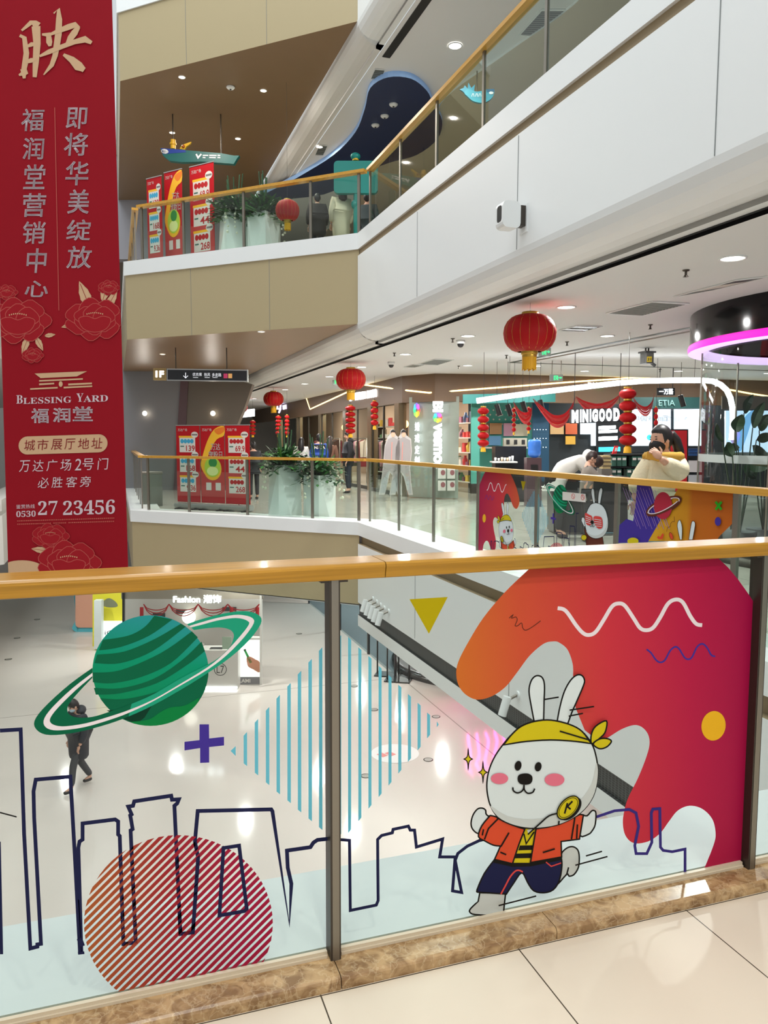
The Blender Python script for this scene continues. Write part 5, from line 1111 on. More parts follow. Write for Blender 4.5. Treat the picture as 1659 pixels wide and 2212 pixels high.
for pts in ([(599,875),(599,883),(607,884)], [(606,873),(605,885),(602,892)]):
    for q in stroke(pts, 3): mb.poly([ft(*v) for v in q], M_SIGNP)
keep(mb.build('emblem'), t); mb = MB(); mb.poly([ft(*q) for q in [(610,876),(618,874),(619,883),(611,885)]], M_SIGNP); keep(mb.build('glowing_letters'), t)
t = thing('shop_sign', 'small white lit box sign above the right price banner', 'shop sign', PD(535, 893, 33), 'lit shop signs'); mb = MB(); pbox(mb, 521, 886, 549, 902, 33, .15, emis('box_sign', (236, 246, 255), 3), -3); keep(mb.build('light_panel'), t); a = PD(535, 886, 33.05); mb = MB(); mb.tube([a, Vector((a.x, a.y, 3.148))], .015, M_BLACK, 6); keep(mb.build('hanger'), t)
glow_sign('shop_sign', 'white lit sign with green mark above the white light arch', [('lettering', 'DU', ft, (1270, 826, 1290, 838), M_SIGN, dict(bold=.04)), ('green_mark', '♣', ft, (1292, 827, 1306, 838), emis('sign_green', (60, 230, 120), 4), {})], fas(1288, 832))
# jeweller's pillar with upright lettering
BV = lambda k=0: (lambda x, y: fas(x, y, .05+.006*k))
t = thing('sign_pillar', 'grey glass shop pillar with upright white lettering and a rainbow flower', 'shop sign', fas(940, 960)); mb = MB()
mb.quad(fas(884, 858), fas(992, 856), Vector((*fas(992, 856).xy, 0.02)), Vector((*fas(884, 858).xy, 0.02)), mat('pillar_panel', (138, 146, 136), .3)); keep(mb.build('panel'), t)
FL = [emis('petal_%d' % i, c, 2.0) for i, c in enumerate(((230, 60, 60), (240, 130, 40), (240, 210, 50), (110, 210, 70), (40, 190, 110), (50, 150, 230), (100, 80, 220), (210, 70, 200)))]
for cx, cy, rx_, ry_ in ((900, 886, 8, 17), (945.5, 902, 11, 12)):
    mb = MB()
    for k in range(8): a = 2*pi*k/8; mb.poly([BV(2+.3*k)(x, y) for x, y in ell(cx+rx_*.58*cos(a), cy+ry_*.58*sin(a), rx_*.36, ry_*.36, n=10)], FL[k])
    keep(mb.build('rainbow_flower'), t)
mb = MB(); mb.text('Bl', BV(2), (935, 867, 957, 890), M_SIGN, bold=.05, rot=90); mb.text('vesmo', BV(2), (936, 914, 955, 1001), M_SIGN, bold=.05, rot=90); keep(mb.build('lettering'), t)
mb = MB()
for ch, y in zip('婚戒定制', (912, 937, 962, 986)): mb.text(ch, BV(2), (896, y, 906, y+19), M_SIGN, bold=.03)
keep(mb.build('side_lettering'), t)
mb = MB()
for x0 in (946, 966):
    for y0 in (1012, 1038): mb.poly([BV(1)(x, y) for x, y in ((x0, y0), (x0+17, y0), (x0+17, y0+22), (x0, y0+22))], M_CARD); mb.poly([BV(2)(x, y) for x, y in ell(x0+11, y0+9, 5, 6, n=10)], mat('poster_mauve', (150, 90, 96), .5))
keep(mb.build('posters'), t)
# fashion department store: walls by depth behind the arch
def panel(name, x0, y0, x1, y1, d, m, label=None, cat=None, group=None, dep=.05):
    mb = MB(); pbox(mb, x0, y0, x1, y1, d, dep, m); o = mb.build(name)
    if label: tag(o, label, cat, group)
    else: struct(o)
    return o
M_TEALW = mat('teal_wall', (74, 158, 146), .6); M_NAVYW = mat('petrol_wall', (22, 74, 104), .5); M_SHOPD = mat('shop_dark', (32, 38, 42), .5)
mb = MB(); pbox(mb, 1012, 854, 1660, 1062, 24.5, .1, M_SHOPD); struct(mb.build('wall_store_back'))
mb = MB(); pbox(mb, 1018, 856, 1152, 1040, 22, .05, M_TEALW); fm = pdmap(22, 1)
for r_ in range(4):
    for c in range(9): mb.poly([fm(x, y) for x, y in ell(1040+c*13+(r_ % 2)*6, 886+r_*10, 1.9, 1.9, n=8)], M_CARD)
struct(mb.build('wall_store_teal'))
mb = MB(); pbox(mb, 1150, 862, 1186, 1040, 21.4, .05, M_NAVYW); fm = pdmap(21.4, 1)
for r_ in range(3):
    for c in range(5): mb.poly([fm(x, y) for x, y in ell(1154+c*6.4, 928+r_*19, .8, .8, n=6)], M_LEDC)
struct(mb.build('wall_store_petrol'))
mb = MB(); pbox(mb, 1018, 880, 1036, 1045, 19, .12, mat('teal_column', (66, 140, 126), .5)); struct(mb.build('trim_teal_column'))
mb = MB(); pbox(mb, 1000, 852, 1200, 872, 18.6, .1, mat('teal_canopy', (34, 104, 100), .5), -4); struct(mb.build('trim_canopy'))
# light arch
AD = 15.6; t = thing('light_arch', 'thick white light tube arching over the department store entrance', 'light arch', PD(1300, 830, AD))
ap = [(1030,866),(1090,857),(1150,849),(1210,842),(1270,835),(1330,828),(1390,823),(1460,821.5),(1520,821.5),(1540,823.5),(1557,831),(1570,843),(1578,860),(1582,880),(1583,905),(1582,930),(1580,950)]
mb = MB(); mb.tube([PD(x, y, AD) for x, y in ap], .052, M_LEDC, 10); keep(mb.build('light_tube'), t)
mb = MB(); mb.tube([PD(x, y, AD+.08) for x, y in ap], .06, mat('tube_housing', (200, 204, 204), .4), 8); keep(mb.build('housing'), t)
for x in (1100, 1300, 1500):
    a = PD(x, 868-(x-1030)*.12 if x < 1400 else 822, AD+.08); mb = MB(); mb.tube([a, Vector((a.x, a.y, 3.148))], .004, M_STEELD, 5); keep(mb.build('hanger'), t)
# store sign of solid lit letters on a dark beam
GD = 15.0; t = thing('store_sign', 'big white glowing store name on a black beam, left of the lantern string', 'shop sign', PD(1288, 897, GD)); mb = MB(); pbox(mb, 1232, 884, 1345, 915, GD+.06, .06, M_BLACK, -3); keep(mb.build('beam'), t)
for ch, x0, w in zip('MINIGOOD', (1235, 1253, 1258, 1274, 1279, 1294, 1309, 1325), (14.5, 3, 13, 3, 12.5, 13, 13, 13.5)):
    mb = MB(); dy = (1288-x0)*.045; mb.text(ch, pdmap(GD), (x0, 883+dy, x0+w, 911+dy), M_SIGN, bold=.075); keep(mb.build('letter'), t)
for x in (1240, 1338):
    a = PD(x, 884, GD+.1); mb = MB(); mb.tube([a, Vector((a.x, a.y, 3.148))], .007, M_BLACK, 6); keep(mb.build('hanger'), t)
# red drapes
M_DRAPE = mat('drape_red', (186, 30, 36), .6)
def drape(pts, w, d, label):
    mb = MB(); P = smooth(pts, n=6)
    for j in range(4):
        L = []
        for i, (x, y) in enumerate(P):
            k = sin(pi*i/(len(P)-1)); L.append((PD(x, y+w*(j/4-.5)*k*1.0+j*.4, d-.03*(j % 2)-.02*k), PD(x, y+w*((j+1)/4-.5)*k+j*.4, d+.03*(j % 2))))
        for a, b in zip(L[:-1], L[1:]): mb.quad(a[0], b[0], b[1], a[1], M_DRAPE)
    tag(mb.build('red_drape'), label, 'drape', 'red drapes under the light arch')
drape([(1108,866),(1122,894),(1136,903),(1148,890),(1150,862)], 24, 16.2, 'red cloth swag left of the petrol wall, under the light arch')
drape([(1150,860),(1172,886),(1195,908),(1216,907),(1232,888),(1245,856)], 26, 16.2, 'largest red cloth swag left of the glowing store name')
drape([(1243,856),(1262,874),(1290,884),(1318,874),(1342,852)], 24, 16.1, 'red cloth swag above the glowing store name')
drape([(1366,856),(1380,880),(1396,888),(1408,874),(1414,848)], 20, 16.1, 'red cloth swag right of the large lantern string')
S0 = None
for i, (x, y, lab) in enumerate(((1075, 886, 'leftmost black spotlight under the light arch'), (1098, 886, 'black spotlight second from left under the light arch'), (1130, 880, 'black spotlight over the first red swag'), (1169, 877, 'black spotlight over the largest red swag'), (1471, 866, 'black spotlight above the bright white panel'))):
    loc = PD(x, y, 16.8)
    if not S0:
        S0 = thing('track_spotlight', lab, 'spotlight', loc, 'black spotlights under the arch'); mb = MB(); mb.tube([(-.03, 0, .12), (.03, -.05, -.12)], .055, M_BLACK, 12); mb.build('housing', S0); mb = MB(); mb.tube([(-.02, 0, .1), (-.03, 0, 1.06)], .005, M_STEELD, 6); mb.build('stem', S0); mb = MB(); mb.disc((.032, -.052, -.121), .04, M_CARD, 12, (.25, -.2, -1)); mb.build('lens', S0)
    else: copy_thing(S0, loc, lab, rz=random.uniform(-.5, .5))
# lit panels and boards of the store
t = thing('slogan_lightbox', 'wide bright white light panel with grey Chinese slogan behind the woman in cream', 'light panel', PD(1440, 925, 20)); M_LP = emis('panel_light', (220, 238, 250), 1.25)
for x0, x1 in ((1366, 1409), (1421, 1449), (1457, 1515)):
    mb = MB(); pbox(mb, x0, 884, x1, 963, 24.4, .06, M_LP); keep(mb.build('pane'), t)
mb = MB(); fm = pdmap(24.37)
for wd, xs in (('中国快', (1374, 1386, 1397)), ('尚百货', (1422, 1432, 1439)), ('创领者', (1457, 1467, 1477))):
    for ch, x in zip(wd, xs): mb.text(ch, fm, (x, 898, x+10, 910), mat('slogan_grey', (96, 110, 130), .5))
    keep(mb.build('slogan'), t); mb = MB()
mb.v and keep(mb.build('slogan'), t); mb = MB(); mb.poly([fm(x, y) for x, y in ell(1403, 945, 6, 6)], emis('panel_cyan', (60, 190, 230), 1)); keep(mb.build('cyan_disc'), t)
panel('store_beam', 1366, 858, 1515, 882, 19.8, mat('store_green', (24, 66, 64), .5), 'dark green beam with pale letters over the bright light panel', 'shop sign')
mb = MB(); mb.text('ETIA', pdmap(19.75), (1423, 864, 1458, 876), mat('pale_green_letter', (120, 160, 156), .5)); bpy.data.objects['store_beam']; o = mb.build('lettering'); o.parent = bpy.data.objects['store_beam']
t = glow_sign('shop_sign', 'small white lit Chinese sign right of the large lantern string', [('lettering', '一万磊', pdmap(18), (1424, 840, 1454, 852), M_SIGN, dict(bold=.03))], PD(1440, 846, 18)); mb = MB(); pbox(mb, 1420, 838, 1458, 854, 18.06, .05, M_BLACK); keep(mb.build('back_board'), t)
for x in (1425, 1453):
    a = PD(x, 838, 18.1); mb = MB(); mb.tube([a, Vector((a.x, a.y, 3.148))], .01, M_BLACK, 6); keep(mb.build('hanger'), t)
t = thing('menu_board', 'black board with white lit lines under the glowing store name', 'board', PD(1300, 945, 24.3)); mb = MB(); pbox(mb, 1288, 908, 1346, 978, 24.3, .05, M_BLACK); keep(mb.build('board'), t); mb = MB(); fm = pdmap(24.27)
for y, w, h in ((920, 36, 8), (929, 40, 7), (943, 40, 9)): mb.poly([fm(1293, y+1), fm(1300, y), fm(1294+w, y-1), fm(1294+w, y+h-2), fm(1310, y+h-.5), fm(1293, y+h)], M_SIGN)
mb.poly([fm(1293, 966), fm(1340, 965), fm(1340, 976), fm(1293, 976)], emis('panel_cyan', (60, 190, 230), 1)); keep(mb.build('lit_lines'), t)
panel('light_box', 1254, 911, 1277, 938, 24.4, M_LP, 'small white light box left of the black board', 'light box')
panel('light_box', 1277, 910, 1287, 963, 24.35, M_LP, 'narrow tall light box beside the black board', 'light box')
t = thing('poster_stand', 'red poster in a black frame right of the woman in cream', 'poster', PD(1466, 985, 11)); mb = MB(); pbox(mb, 1447, 927, 1487, 1110, 11, .06, M_BLACK); keep(mb.build('frame'), t); mb = MB(); pbox(mb, 1449, 930, 1484, 1106, 10.985, .012, mat('poster_red', (176, 22, 32), .4)); mb.text('元', pdmap(10.97), (1456, 1024, 1463, 1032), M_CARD); keep(mb.build('print'), t)
t = thing('video_screen', 'large pale blue screen with violet swoosh behind the plants at the far right', 'screen', PD(1620, 945, 19)); mb = MB(); pbox(mb, 1568, 887, 1720, 1000, 19, .08, emis('screen_blue', (186, 214, 238), 1.0)); keep(mb.build('screen'), t)
mb = MB(); fm = pdmap(18.95); mb.poly([fm(x, y) for x, y in smooth([(1590,960),(1600,915),(1622,888),(1640,888),(1626,905),(1614,940),(1600,975)],True,3)], emis('screen_cyan', (110, 170, 220), .8)); mb.poly([fm(x, y) for x, y in [(1575,945),(1592,920),(1600,940),(1588,970)]], emis('screen_violet', (170, 150, 210), .8)); keep(mb.build('picture'), t)
panel('wall_store_right_beam', 1560, 856, 1720, 884, 18.8, mat('store_taupe', (92, 84, 80), .6))
# kiosk counter, water cooler, goods
M_CAB = mat('black_cabinet', (20, 22, 26), .3)
t = thing('display_counter', 'black counter under the white boxes, left of the water cooler', 'counter', PD(1100, 1050, 19)); mb = MB(); pbox(mb, 1070, 964, 1137, 1083, 19, .6, M_CAB); keep(mb.build('body'), t); mb = MB(); pbox(mb, 1064, 997, 1118, 1000, 18.5, .5, mat('shelf_white', (206, 208, 206), .4)); keep(mb.build('shelf'), t)
for i, (x, h, c) in enumerate(((1071, 8, (226,226,222)), (1078, 7, (220,216,210)), (1085, 9, (226,200,170)), (1091, 8, (230,226,220)), (1097, 8, (210,180,150)), (1102, 10, (226,226,226)), (1108, 12, (240,244,246)))):
    d = 18.3; t = thing('cup', ('small pale cup on the white shelf, %s from its left end' % ('first second third fourth fifth sixth seventh'.split()[i])), 'cup', (*PD(x, 945, 18.72).xy, PD(x, 997, 18.5).z), 'cups on the white shelf'); s_ = d/FPX; mb = MB(); mb.lathe([(0, 0), (2.2*s_, 0), (2.6*s_, h*s_), (2.2*s_, h*s_), (0, h*s_*.9)], mat('cup_%d' % i, c, .4), n=12); mb.build('body', t)
def white_box(x, y, lab):
    d = 21; t = thing('appliance_box', lab, 'box', PD(x, y+20, d), 'white boxes on the wall shelf'); mb = MB(); pbox(mb, x, y, x+16.5, y+20, d, .25, mat('box_cream', (196, 192, 176), .5)); keep(mb.build('carton'), t); mb = MB(); pbox(mb, x+5, y+4, x+12, y+14, d-.01, .01, M_DARK); keep(mb.build('picture'), t)
for x, lab in ((1089, 'left one of three white boxes above the black counter'), (1105.5, 'middle one of three white boxes above the black counter'), (1122, 'right one of three white boxes, beside the blue bottle')): white_box(x, 946, lab)
panel('wall_shelf', 1038, 966, 1142, 969, 21, M_CARD, 'long white wall shelf carrying the boxes on the teal wall', 'shelf', dep=1.0)
for i, (x0, y0, x1, y1, c, lab) in enumerate(((1034, 914, 1056, 938, (150,110,70), 'brown picture card behind the string of flat lanterns'), (1058, 914, 1084, 938, (170,126,80), 'tan picture card left of the pink blossom card'), (1088, 914, 1108, 942, (200,150,170), 'pink blossom picture card on the teal wall'), (1110, 916, 1140, 942, (220,210,180), 'cream picture card above the white boxes'), (1056, 942, 1082, 962, (90,140,180), 'blue picture card on the teal wall'), (1189, 914, 1218, 938, (210,170,120), 'orange picture card right of the petrol wall'), (1222, 914, 1247, 938, (196,96,60), 'orange and red picture card under the store name'), (1222, 942, 1243, 960, (220,170,70), 'card of yellow and red packets under the store name'))):
    panel('picture_card', x0, y0, x1, y1, (21.93 if x0 < 1150 else 24.43)-.01*i, mat('card_%d' % i, c, .5), lab, 'picture card', 'cards on the store walls')
t = thing('water_cooler', 'dark water cooler with big blue water bottle in the store', 'water cooler', Vector((*PD(1154, 1000, 17.6).xy, 0))); mb = MB(); pbox(mb, 1138, 989, 1170, 1100, 17.6, .35, mat('cooler_plum', (78, 56, 62), .4)); keep(mb.build('cabinet'), t); mb = MB(); pbox(mb, 1147, 1004, 1162, 1022, 17.58, .03, M_BLACK); keep(mb.build('tap_recess'), t)
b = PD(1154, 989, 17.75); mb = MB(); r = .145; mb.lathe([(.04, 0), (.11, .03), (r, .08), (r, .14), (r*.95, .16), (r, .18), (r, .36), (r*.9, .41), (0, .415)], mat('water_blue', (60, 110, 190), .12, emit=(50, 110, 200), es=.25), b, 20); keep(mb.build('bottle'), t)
t = thing('store_shelving', 'black shelving with green boxes behind the woman in cream', 'shelving', PD(1400, 1010, 13)); mb = MB(); pbox(mb, 1320, 975, 1446, 1080, 13.4, .05, M_SHOPD)
for y in (981, 1008, 1038): pbox(mb, 1318, y, 1446, y+3, 13, .4, M_BLACK)
keep(mb.build('frame'), t)
for i in range(7):
    x = 1322+i*11
    for y, w in ((986, 0), (1013, 1)):
        if (i+w) % 4 == 3: continue
        o = panel('green_box', x, y, x+9.5, y+21, 12.98, mat('box_green', (46, 88, 74), .5), 'green box on the %s shelf behind the woman in cream, %s from the left' % (('upper', 'lower')[w], 'first second third fourth fifth sixth seventh'.split()[i]), 'box', 'green boxes on the black shelving', .2)
        mb = MB(); pbox(mb, x+1, y+3, x+8.5, y+8, 12.975, .004, M_CARD); o2 = mb.build("label_strip"); o2.parent = o
t = thing('store_shelving', 'black shelving with blue folded cloths and white cartons right of the red poster', 'shelving', PD(1500, 1000, 13.5)); mb = MB(); pbox(mb, 1486, 963, 1517, 1131, 13.8, .05, M_SHOPD)
for y in (985, 1022): pbox(mb, 1486, y, 1517, y+4, 13.4, .4, M_BLACK)
keep(mb.build('frame'), t)
for i in range(4): panel('folded_cloth', 1488, 969+i*4, 1515, 972.4+i*4, 13.38, mat('cloth_blue_%d' % (i % 2), ((24, 56, 100), (34, 74, 128))[i % 2], .8), 'blue folded cloth, %s in the stack right of the red poster' % ('top one', 'second from the top', 'third from the top', 'bottom one')[i], 'cloth', 'stack of blue cloths', .25)
panel('carton', 1487, 995, 1516, 1020, 13.38, mat('carton_white', (200, 196, 196), .5), 'white carton under the blue cloths', 'carton', dep=.3)
panel('carton', 1487, 1026, 1516, 1050, 13.38, mat('carton_white2', (180, 184, 188), .5), 'white carton on the lowest shelf, right of the red poster', 'carton', dep=.3)
t = thing('checkout_counter', 'dark store counter behind the far rail, where the child leans', 'counter', PD(1270, 1080, 12.4)); mb = MB(); pbox(mb, 1196, 1034, 1356, 1150, 12.4, .5, M_CAB); keep(mb.build('body'), t); mb = MB(); pbox(mb, 1192, 1030, 1360, 1034, 12.35, .6, mat('counter_top', (60, 62, 66), .3)); keep(mb.build('top'), t)
for i in range(7): panel('wrapped_brick', 1302+(i % 2), 1009-i*4.2, 1319+(i % 3), 1012.6-i*4.2, 12.5, mat('brick_%d' % (i % 2), ((190, 170, 120), (120, 104, 76))[i % 2], .6), 'tan wrapped block, %s of the stack by the reaching child' % ('lowest', 'second from below', 'third from below', 'middle', 'third from top', 'second from top', 'top')[i], 'wrapped block', 'stack of wrapped blocks', .2)
panel('counter_box', 1300, 1012.6, 1322, 1030, 12.5, mat('box_grey3', (110, 104, 96), .5), 'small grey box carrying the stack of wrapped blocks', 'box', dep=.3)
t = thing('display_card', 'red tilted payment card stand on the shelf left of the large lantern string', 'card stand', PD(1330, 975, 12.9)); mb = MB(); mb.prism([PD(x, y, 12.9) for x, y in [(1322,981),(1328,963),(1336,963),(1332,980)]][::-1], n_*.03, mat('stand_red', (210, 40, 44), .4)); keep(mb.build('card'), t); mb = MB(); mb.poly([PD(x, y, 12.89) for x, y in [(1327,975),(1329,967),(1334,967),(1332,975)]], M_CARD); keep(mb.build('label'), t)
# goods seen in the left shops: hanging clothes and warm lamps
rnd = random.Random(4)
def clothes_rail(y0, y1, x, n, label, cols):
    t = thing('clothes_rail', label, 'clothes rail', (x, (y0+y1)/2, 0), 'clothes rails in the far shops'); mb = MB(); mb.tube([(0, y0-(y0+y1)/2, 0), (0, y0-(y0+y1)/2, 1.55), (0, y1-(y0+y1)/2, 1.55), (0, y1-(y0+y1)/2, 0)], .018, M_STEEL, 6); mb.build('frame', t)
    for i in range(n):
        yy = (y0-(y0+y1)/2)+(y1-y0)*(i+.6)/(n+.2); h = rnd.uniform(.6, .95); mb = MB(); c = mat('garment_%d' % rnd.randrange(8), cols[rnd.randrange(len(cols))], .8)
        mb.prism([(-.03, yy-.02, 1.5), (-.22, yy-.015, 1.42), (-.19, yy, 1.5-h), (.19, yy, 1.5-h), (.22, yy-.015, 1.42), (.03, yy-.02, 1.5)], (0, .05, 0), c); mb.build('garment', t)
CL = [(200, 186, 168), (150, 60, 66), (96, 70, 60), (210, 150, 160), (60, 56, 60), (190, 160, 90), (120, 110, 90), (226, 214, 204)]
clothes_rail(20.2, 21.9, 8.0, 12, 'clothes rail right of the man in black, behind the shop glass', CL)
clothes_rail(22.6, 24.8, 8.1, 14, 'clothes rail left of the man in black, behind the shop glass', CL)
clothes_rail(25.8, 28.4, 8.2, 14, 'clothes rail behind the second red lantern string', CL)
clothes_rail(29.6, 33, 8.3, 14, 'clothes rail under the violet shop sign', CL)
K0 = None
for i, (x, y, z, lab) in enumerate(((9.0, 20.6, 2.2, 'round yellow pendant lamp left of the sign pillar'), (8.6, 21.6, 1.8, 'small warm pendant lamp below the yellow pendant'), (8.7, 23.4, 2.0, 'warm pendant lamp behind the man in black'), (8.8, 27, 2.1, 'warm pendant lamp in the shop with the bent light line'), (8.9, 31, 2.0, 'warm pendant lamp under the violet sign'))):
    if not K0:
        K0 = thing('pendant_lamp', lab, 'lamp', (x, y, z), 'warm pendant lamps in the shops'); mb = MB(); mb.ball((0, 0, 0), .16, emis('pendant_warm', (255, 206, 120), 3.5), 16, 10); mb.build('globe', K0); mb = MB(); mb.tube([(0, 0, .15), (0, 0, .9)], .008, M_DARK, 5); mb.build('cord', K0)
    else: copy_thing(K0, (x, y, z), lab, scale=(.8, .8, .8) if i > 1 else None)
for i, (x, y) in enumerate(((8.8, 21.5), (8.8, 25), (8.8, 30), (8.9, 36), (11, 20.2), (14, 20), (17, 19.5), (12.5, 22))):
    downlight((x, y, 3.146), .1, 130 if i < 4 else 70, i < 4, 'hidden ceiling lamp added to brighten the shop interiors', 'added fill lamps inside the shops')  # hidden lamps added only to light the shop interiors
# display racks with small goods in the left shops
GC = [mat('goods_%d' % i, c, .6) for i, c in enumerate(((196, 60, 60), (226, 190, 80), (90, 130, 90), (220, 214, 204), (120, 70, 90), (70, 90, 130), (214, 150, 110)))]
rnd = random.Random(9); g0 = None
for ri, (x, y, w, lab) in enumerate(((9.6, 20.9, 1.7, 'open display rack right of the man in black, with small goods'), (9.6, 23.7, 2.0, 'open display rack seen between the lantern strings, with small goods'), (9.6, 27.2, 2.4, 'open display rack under the bent gold light line, with small goods'))):
    t = thing('display_rack', lab, 'display rack', (x, y, 0), 'display racks in the far shops')
    for s_ in (-1, 1): mb = MB(); mb.box((0, s_*w/2, 1.05), (.35, .04, 2.1), M_STEELD); mb.build('upright', t)
    for k in range(5):
        z = .3+k*.42; mb = MB(); mb.box((0, 0, z), (.35, w, .03), M_CARD); mb.build('shelf', t)
        for i in range(7):
            yy = y-w/2+w*(i+.6)/7.2; h = rnd.uniform(.12, .32); mb = MB(); c = rnd.choice(GC)
            if (i+k) % 3: mb.rbox((0, 0, h/2), (.14, rnd.uniform(.1, .2), h), .03, c)
            else: mb.lathe([(0, 0), (.07, 0), (.08, h*.6), (.04, h*.8), (.04, h), (0, h)], c, n=10)
            tag(mb.build('shop_item', None, (x-.05, yy, z+.016)), 'small coloured shop item standing on the open racks behind the far shop glass', 'shop goods', 'goods on the display racks')
# ------------------------------------------------------------------ round glass enclosure with black crown and magenta ring
CX, CY = 9.2, 7.4; t = thing('glass_enclosure', 'round glass enclosure with glossy black crown and magenta light ring', 'enclosure', (CX, CY, 0))
mb = MB(); mb.lathe([(2.31, 3.15), (2.31, 2.74)], mat('crown_black', (10, 10, 13), .12, spec=.25), n=72); mb.build('crown', t)
mb = MB(); mb.lathe([(2.325, 2.75), (2.335, 2.72), (2.325, 2.66)], emis('magenta_light', (226, 8, 170), 1.0), n=72); mb.build('light_ring', t)
mb = MB(); mb.lathe([(2.325, 2.66), (2.12, 2.655), (2.12, 2.75)], emis('lilac_light', (226, 196, 246), 1.1), n=72); mb.build('soffit_ring', t)
mb = MB(); mb.lathe([(2.11, 2.78), (2.11, 3.14)], M_BLACK, n=48); mb.build('inner_crown', t)
mb = MB(); mb.lathe([(2.15, .02), (2.15, 2.66)], M_SHOPGLASS, n=72); mb.build('glass_wall', t)
mb = MB(); mb.lathe([(2.153, 1.22), (2.153, 1.32)], mat('frosted_strip', (150, 160, 158), .5), n=72); mb.build('frosted_strip', t)
for a in range(8):
    an = radians(205+a*45-16); mb = MB(); mb.box((2.15*cos(an), 2.15*sin(an), 1.34), (.02, .02, 2.64), M_STEEL, rz=an); mb.build('joint', t)
mb = MB(); mb.lathe([(2.2, 0), (2.2, .1), (2.1, .1)], M_STEELD, n=48); mb.build('base_ring', t)
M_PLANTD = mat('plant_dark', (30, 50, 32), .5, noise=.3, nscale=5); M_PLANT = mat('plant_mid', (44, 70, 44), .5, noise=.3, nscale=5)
def bigplant(px, d, leaves, label):
    b = PD(px, 1100, d); t = thing('potted_plant', label, 'plant', (b.x, b.y, 0), 'broad-leaved plants in the glass enclosure'); mb = MB(); mb.lathe([(0, 0), (.16, 0), (.2, .38), (.17, .38), (0, .36)], M_DARK, n=18); mb.build('pot', t)
    for (x0, y0, x1, y1, w, dz) in leaves:
        p0, p1 = PD(x0, y0, d+dz)-t.location, PD(x1, y1, d+dz*1.4)-t.location; mb = MB(); mb.tube([(0, 0, .37), (p0*.5+Vector((0, 0, .1))), p0], [.012, .01, .007], M_PLANTD, 5); dd = p1-p0; s_ = dd.cross(FWD).normalized(); L, R, C = [], [], []
        for i in range(9):
            q = i/8; c = p0+dd*q+FWD*.05*sin(pi*q); ww = w*d/FPX*.5*sin(pi*min(1, .06+q*.94))**.7; L.append(c+s_*ww-FWD*.03); R.append(c-s_*ww-FWD*.02); C.append(c)
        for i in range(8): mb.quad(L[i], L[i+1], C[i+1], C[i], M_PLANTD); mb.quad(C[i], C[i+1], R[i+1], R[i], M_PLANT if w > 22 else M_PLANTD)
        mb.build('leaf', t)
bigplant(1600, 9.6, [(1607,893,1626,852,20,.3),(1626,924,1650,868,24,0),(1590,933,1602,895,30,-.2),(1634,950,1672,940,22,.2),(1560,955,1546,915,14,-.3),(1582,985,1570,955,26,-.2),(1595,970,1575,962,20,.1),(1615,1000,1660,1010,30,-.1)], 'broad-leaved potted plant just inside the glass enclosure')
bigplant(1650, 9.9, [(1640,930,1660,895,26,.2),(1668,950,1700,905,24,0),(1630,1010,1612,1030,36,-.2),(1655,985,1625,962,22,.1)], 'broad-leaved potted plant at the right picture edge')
# ------------------------------------------------------------------ people
M_SKIN = mat('skin', (206, 160, 136), .55); M_HAIR = mat('hair_black', (24, 20, 20), .45); M_SOLE = mat('shoe_dark', (40, 38, 40), .6); M_MASKB = mat('mask_black', (22, 22, 24), .7); M_MASKL = mat('mask_blue', (170, 196, 208), .7)
def skin(verts, edges, root, lev=1):
    """one continuous surface grown round a skeleton of (point, radius)"""
    me = bpy.data.meshes.new('figure'); me.from_pydata([v[0] for v in verts], edges, []); ob = bpy.data.objects.new('figure', me); COL.objects.link(ob)
    mo = ob.modifiers.new('s', 'SKIN'); mo.use_smooth_shade = True
    if not me.skin_vertices: me.skin_vertices.new() if hasattr(me.skin_vertices, 'new') else None
    for i, v in enumerate(verts):
        r = v[1]; d = me.skin_vertices[0].data[i]; d.radius = r if isinstance(r, tuple) else (r, r); d.use_root = (i == root)
    sb = ob.modifiers.new('u', 'SUBSURF'); sb.levels = lev; sb.render_levels = lev
    dg = bpy.context.evaluated_depsgraph_get(); m = bpy.data.meshes.new_from_object(ob.evaluated_get(dg))
    r = ([v.co.copy() for v in m.vertices], [list(p.vertices) for p in m.polygons]); bpy.data.objects.remove(ob); bpy.data.meshes.remove(me); bpy.data.meshes.remove(m); return r
def hand(mb, w, d, up, m, s=1.0, curl=.4):
    """palm with four fingers of unequal length and a thumb"""
    w, d, up = Vector(w), Vector(d).normalized(), Vector(up).normalized(); sd = d.cross(up).normalized(); up = sd.cross(d)
    M = Matrix((sd, d, up)).transposed(); mb.ball(w+d*.045*s, (.040*s, .052*s, .016*s), m, 10, 6, M)
    for i, l in enumerate((.062, .072, .068, .052)):
        b = w+d*.085*s+sd*(.027-.018*i)*s; p1 = b+(d*cos(curl)-up*sin(curl))*l*.5*s; p2 = p1+(d*cos(2.2*curl)-up*sin(2.2*curl))*l*.5*s; mb.tube([b-d*.01*s, p1, p2], [.009*s, .0085*s, .006*s], m, 6)
    b = w+d*.03*s+sd*.036*s; mb.tube([b, b+(sd*.6+d*.6)*.035*s, b+(sd*.45+d)*.055*s], [.011*s, .010*s, .007*s], m, 6)
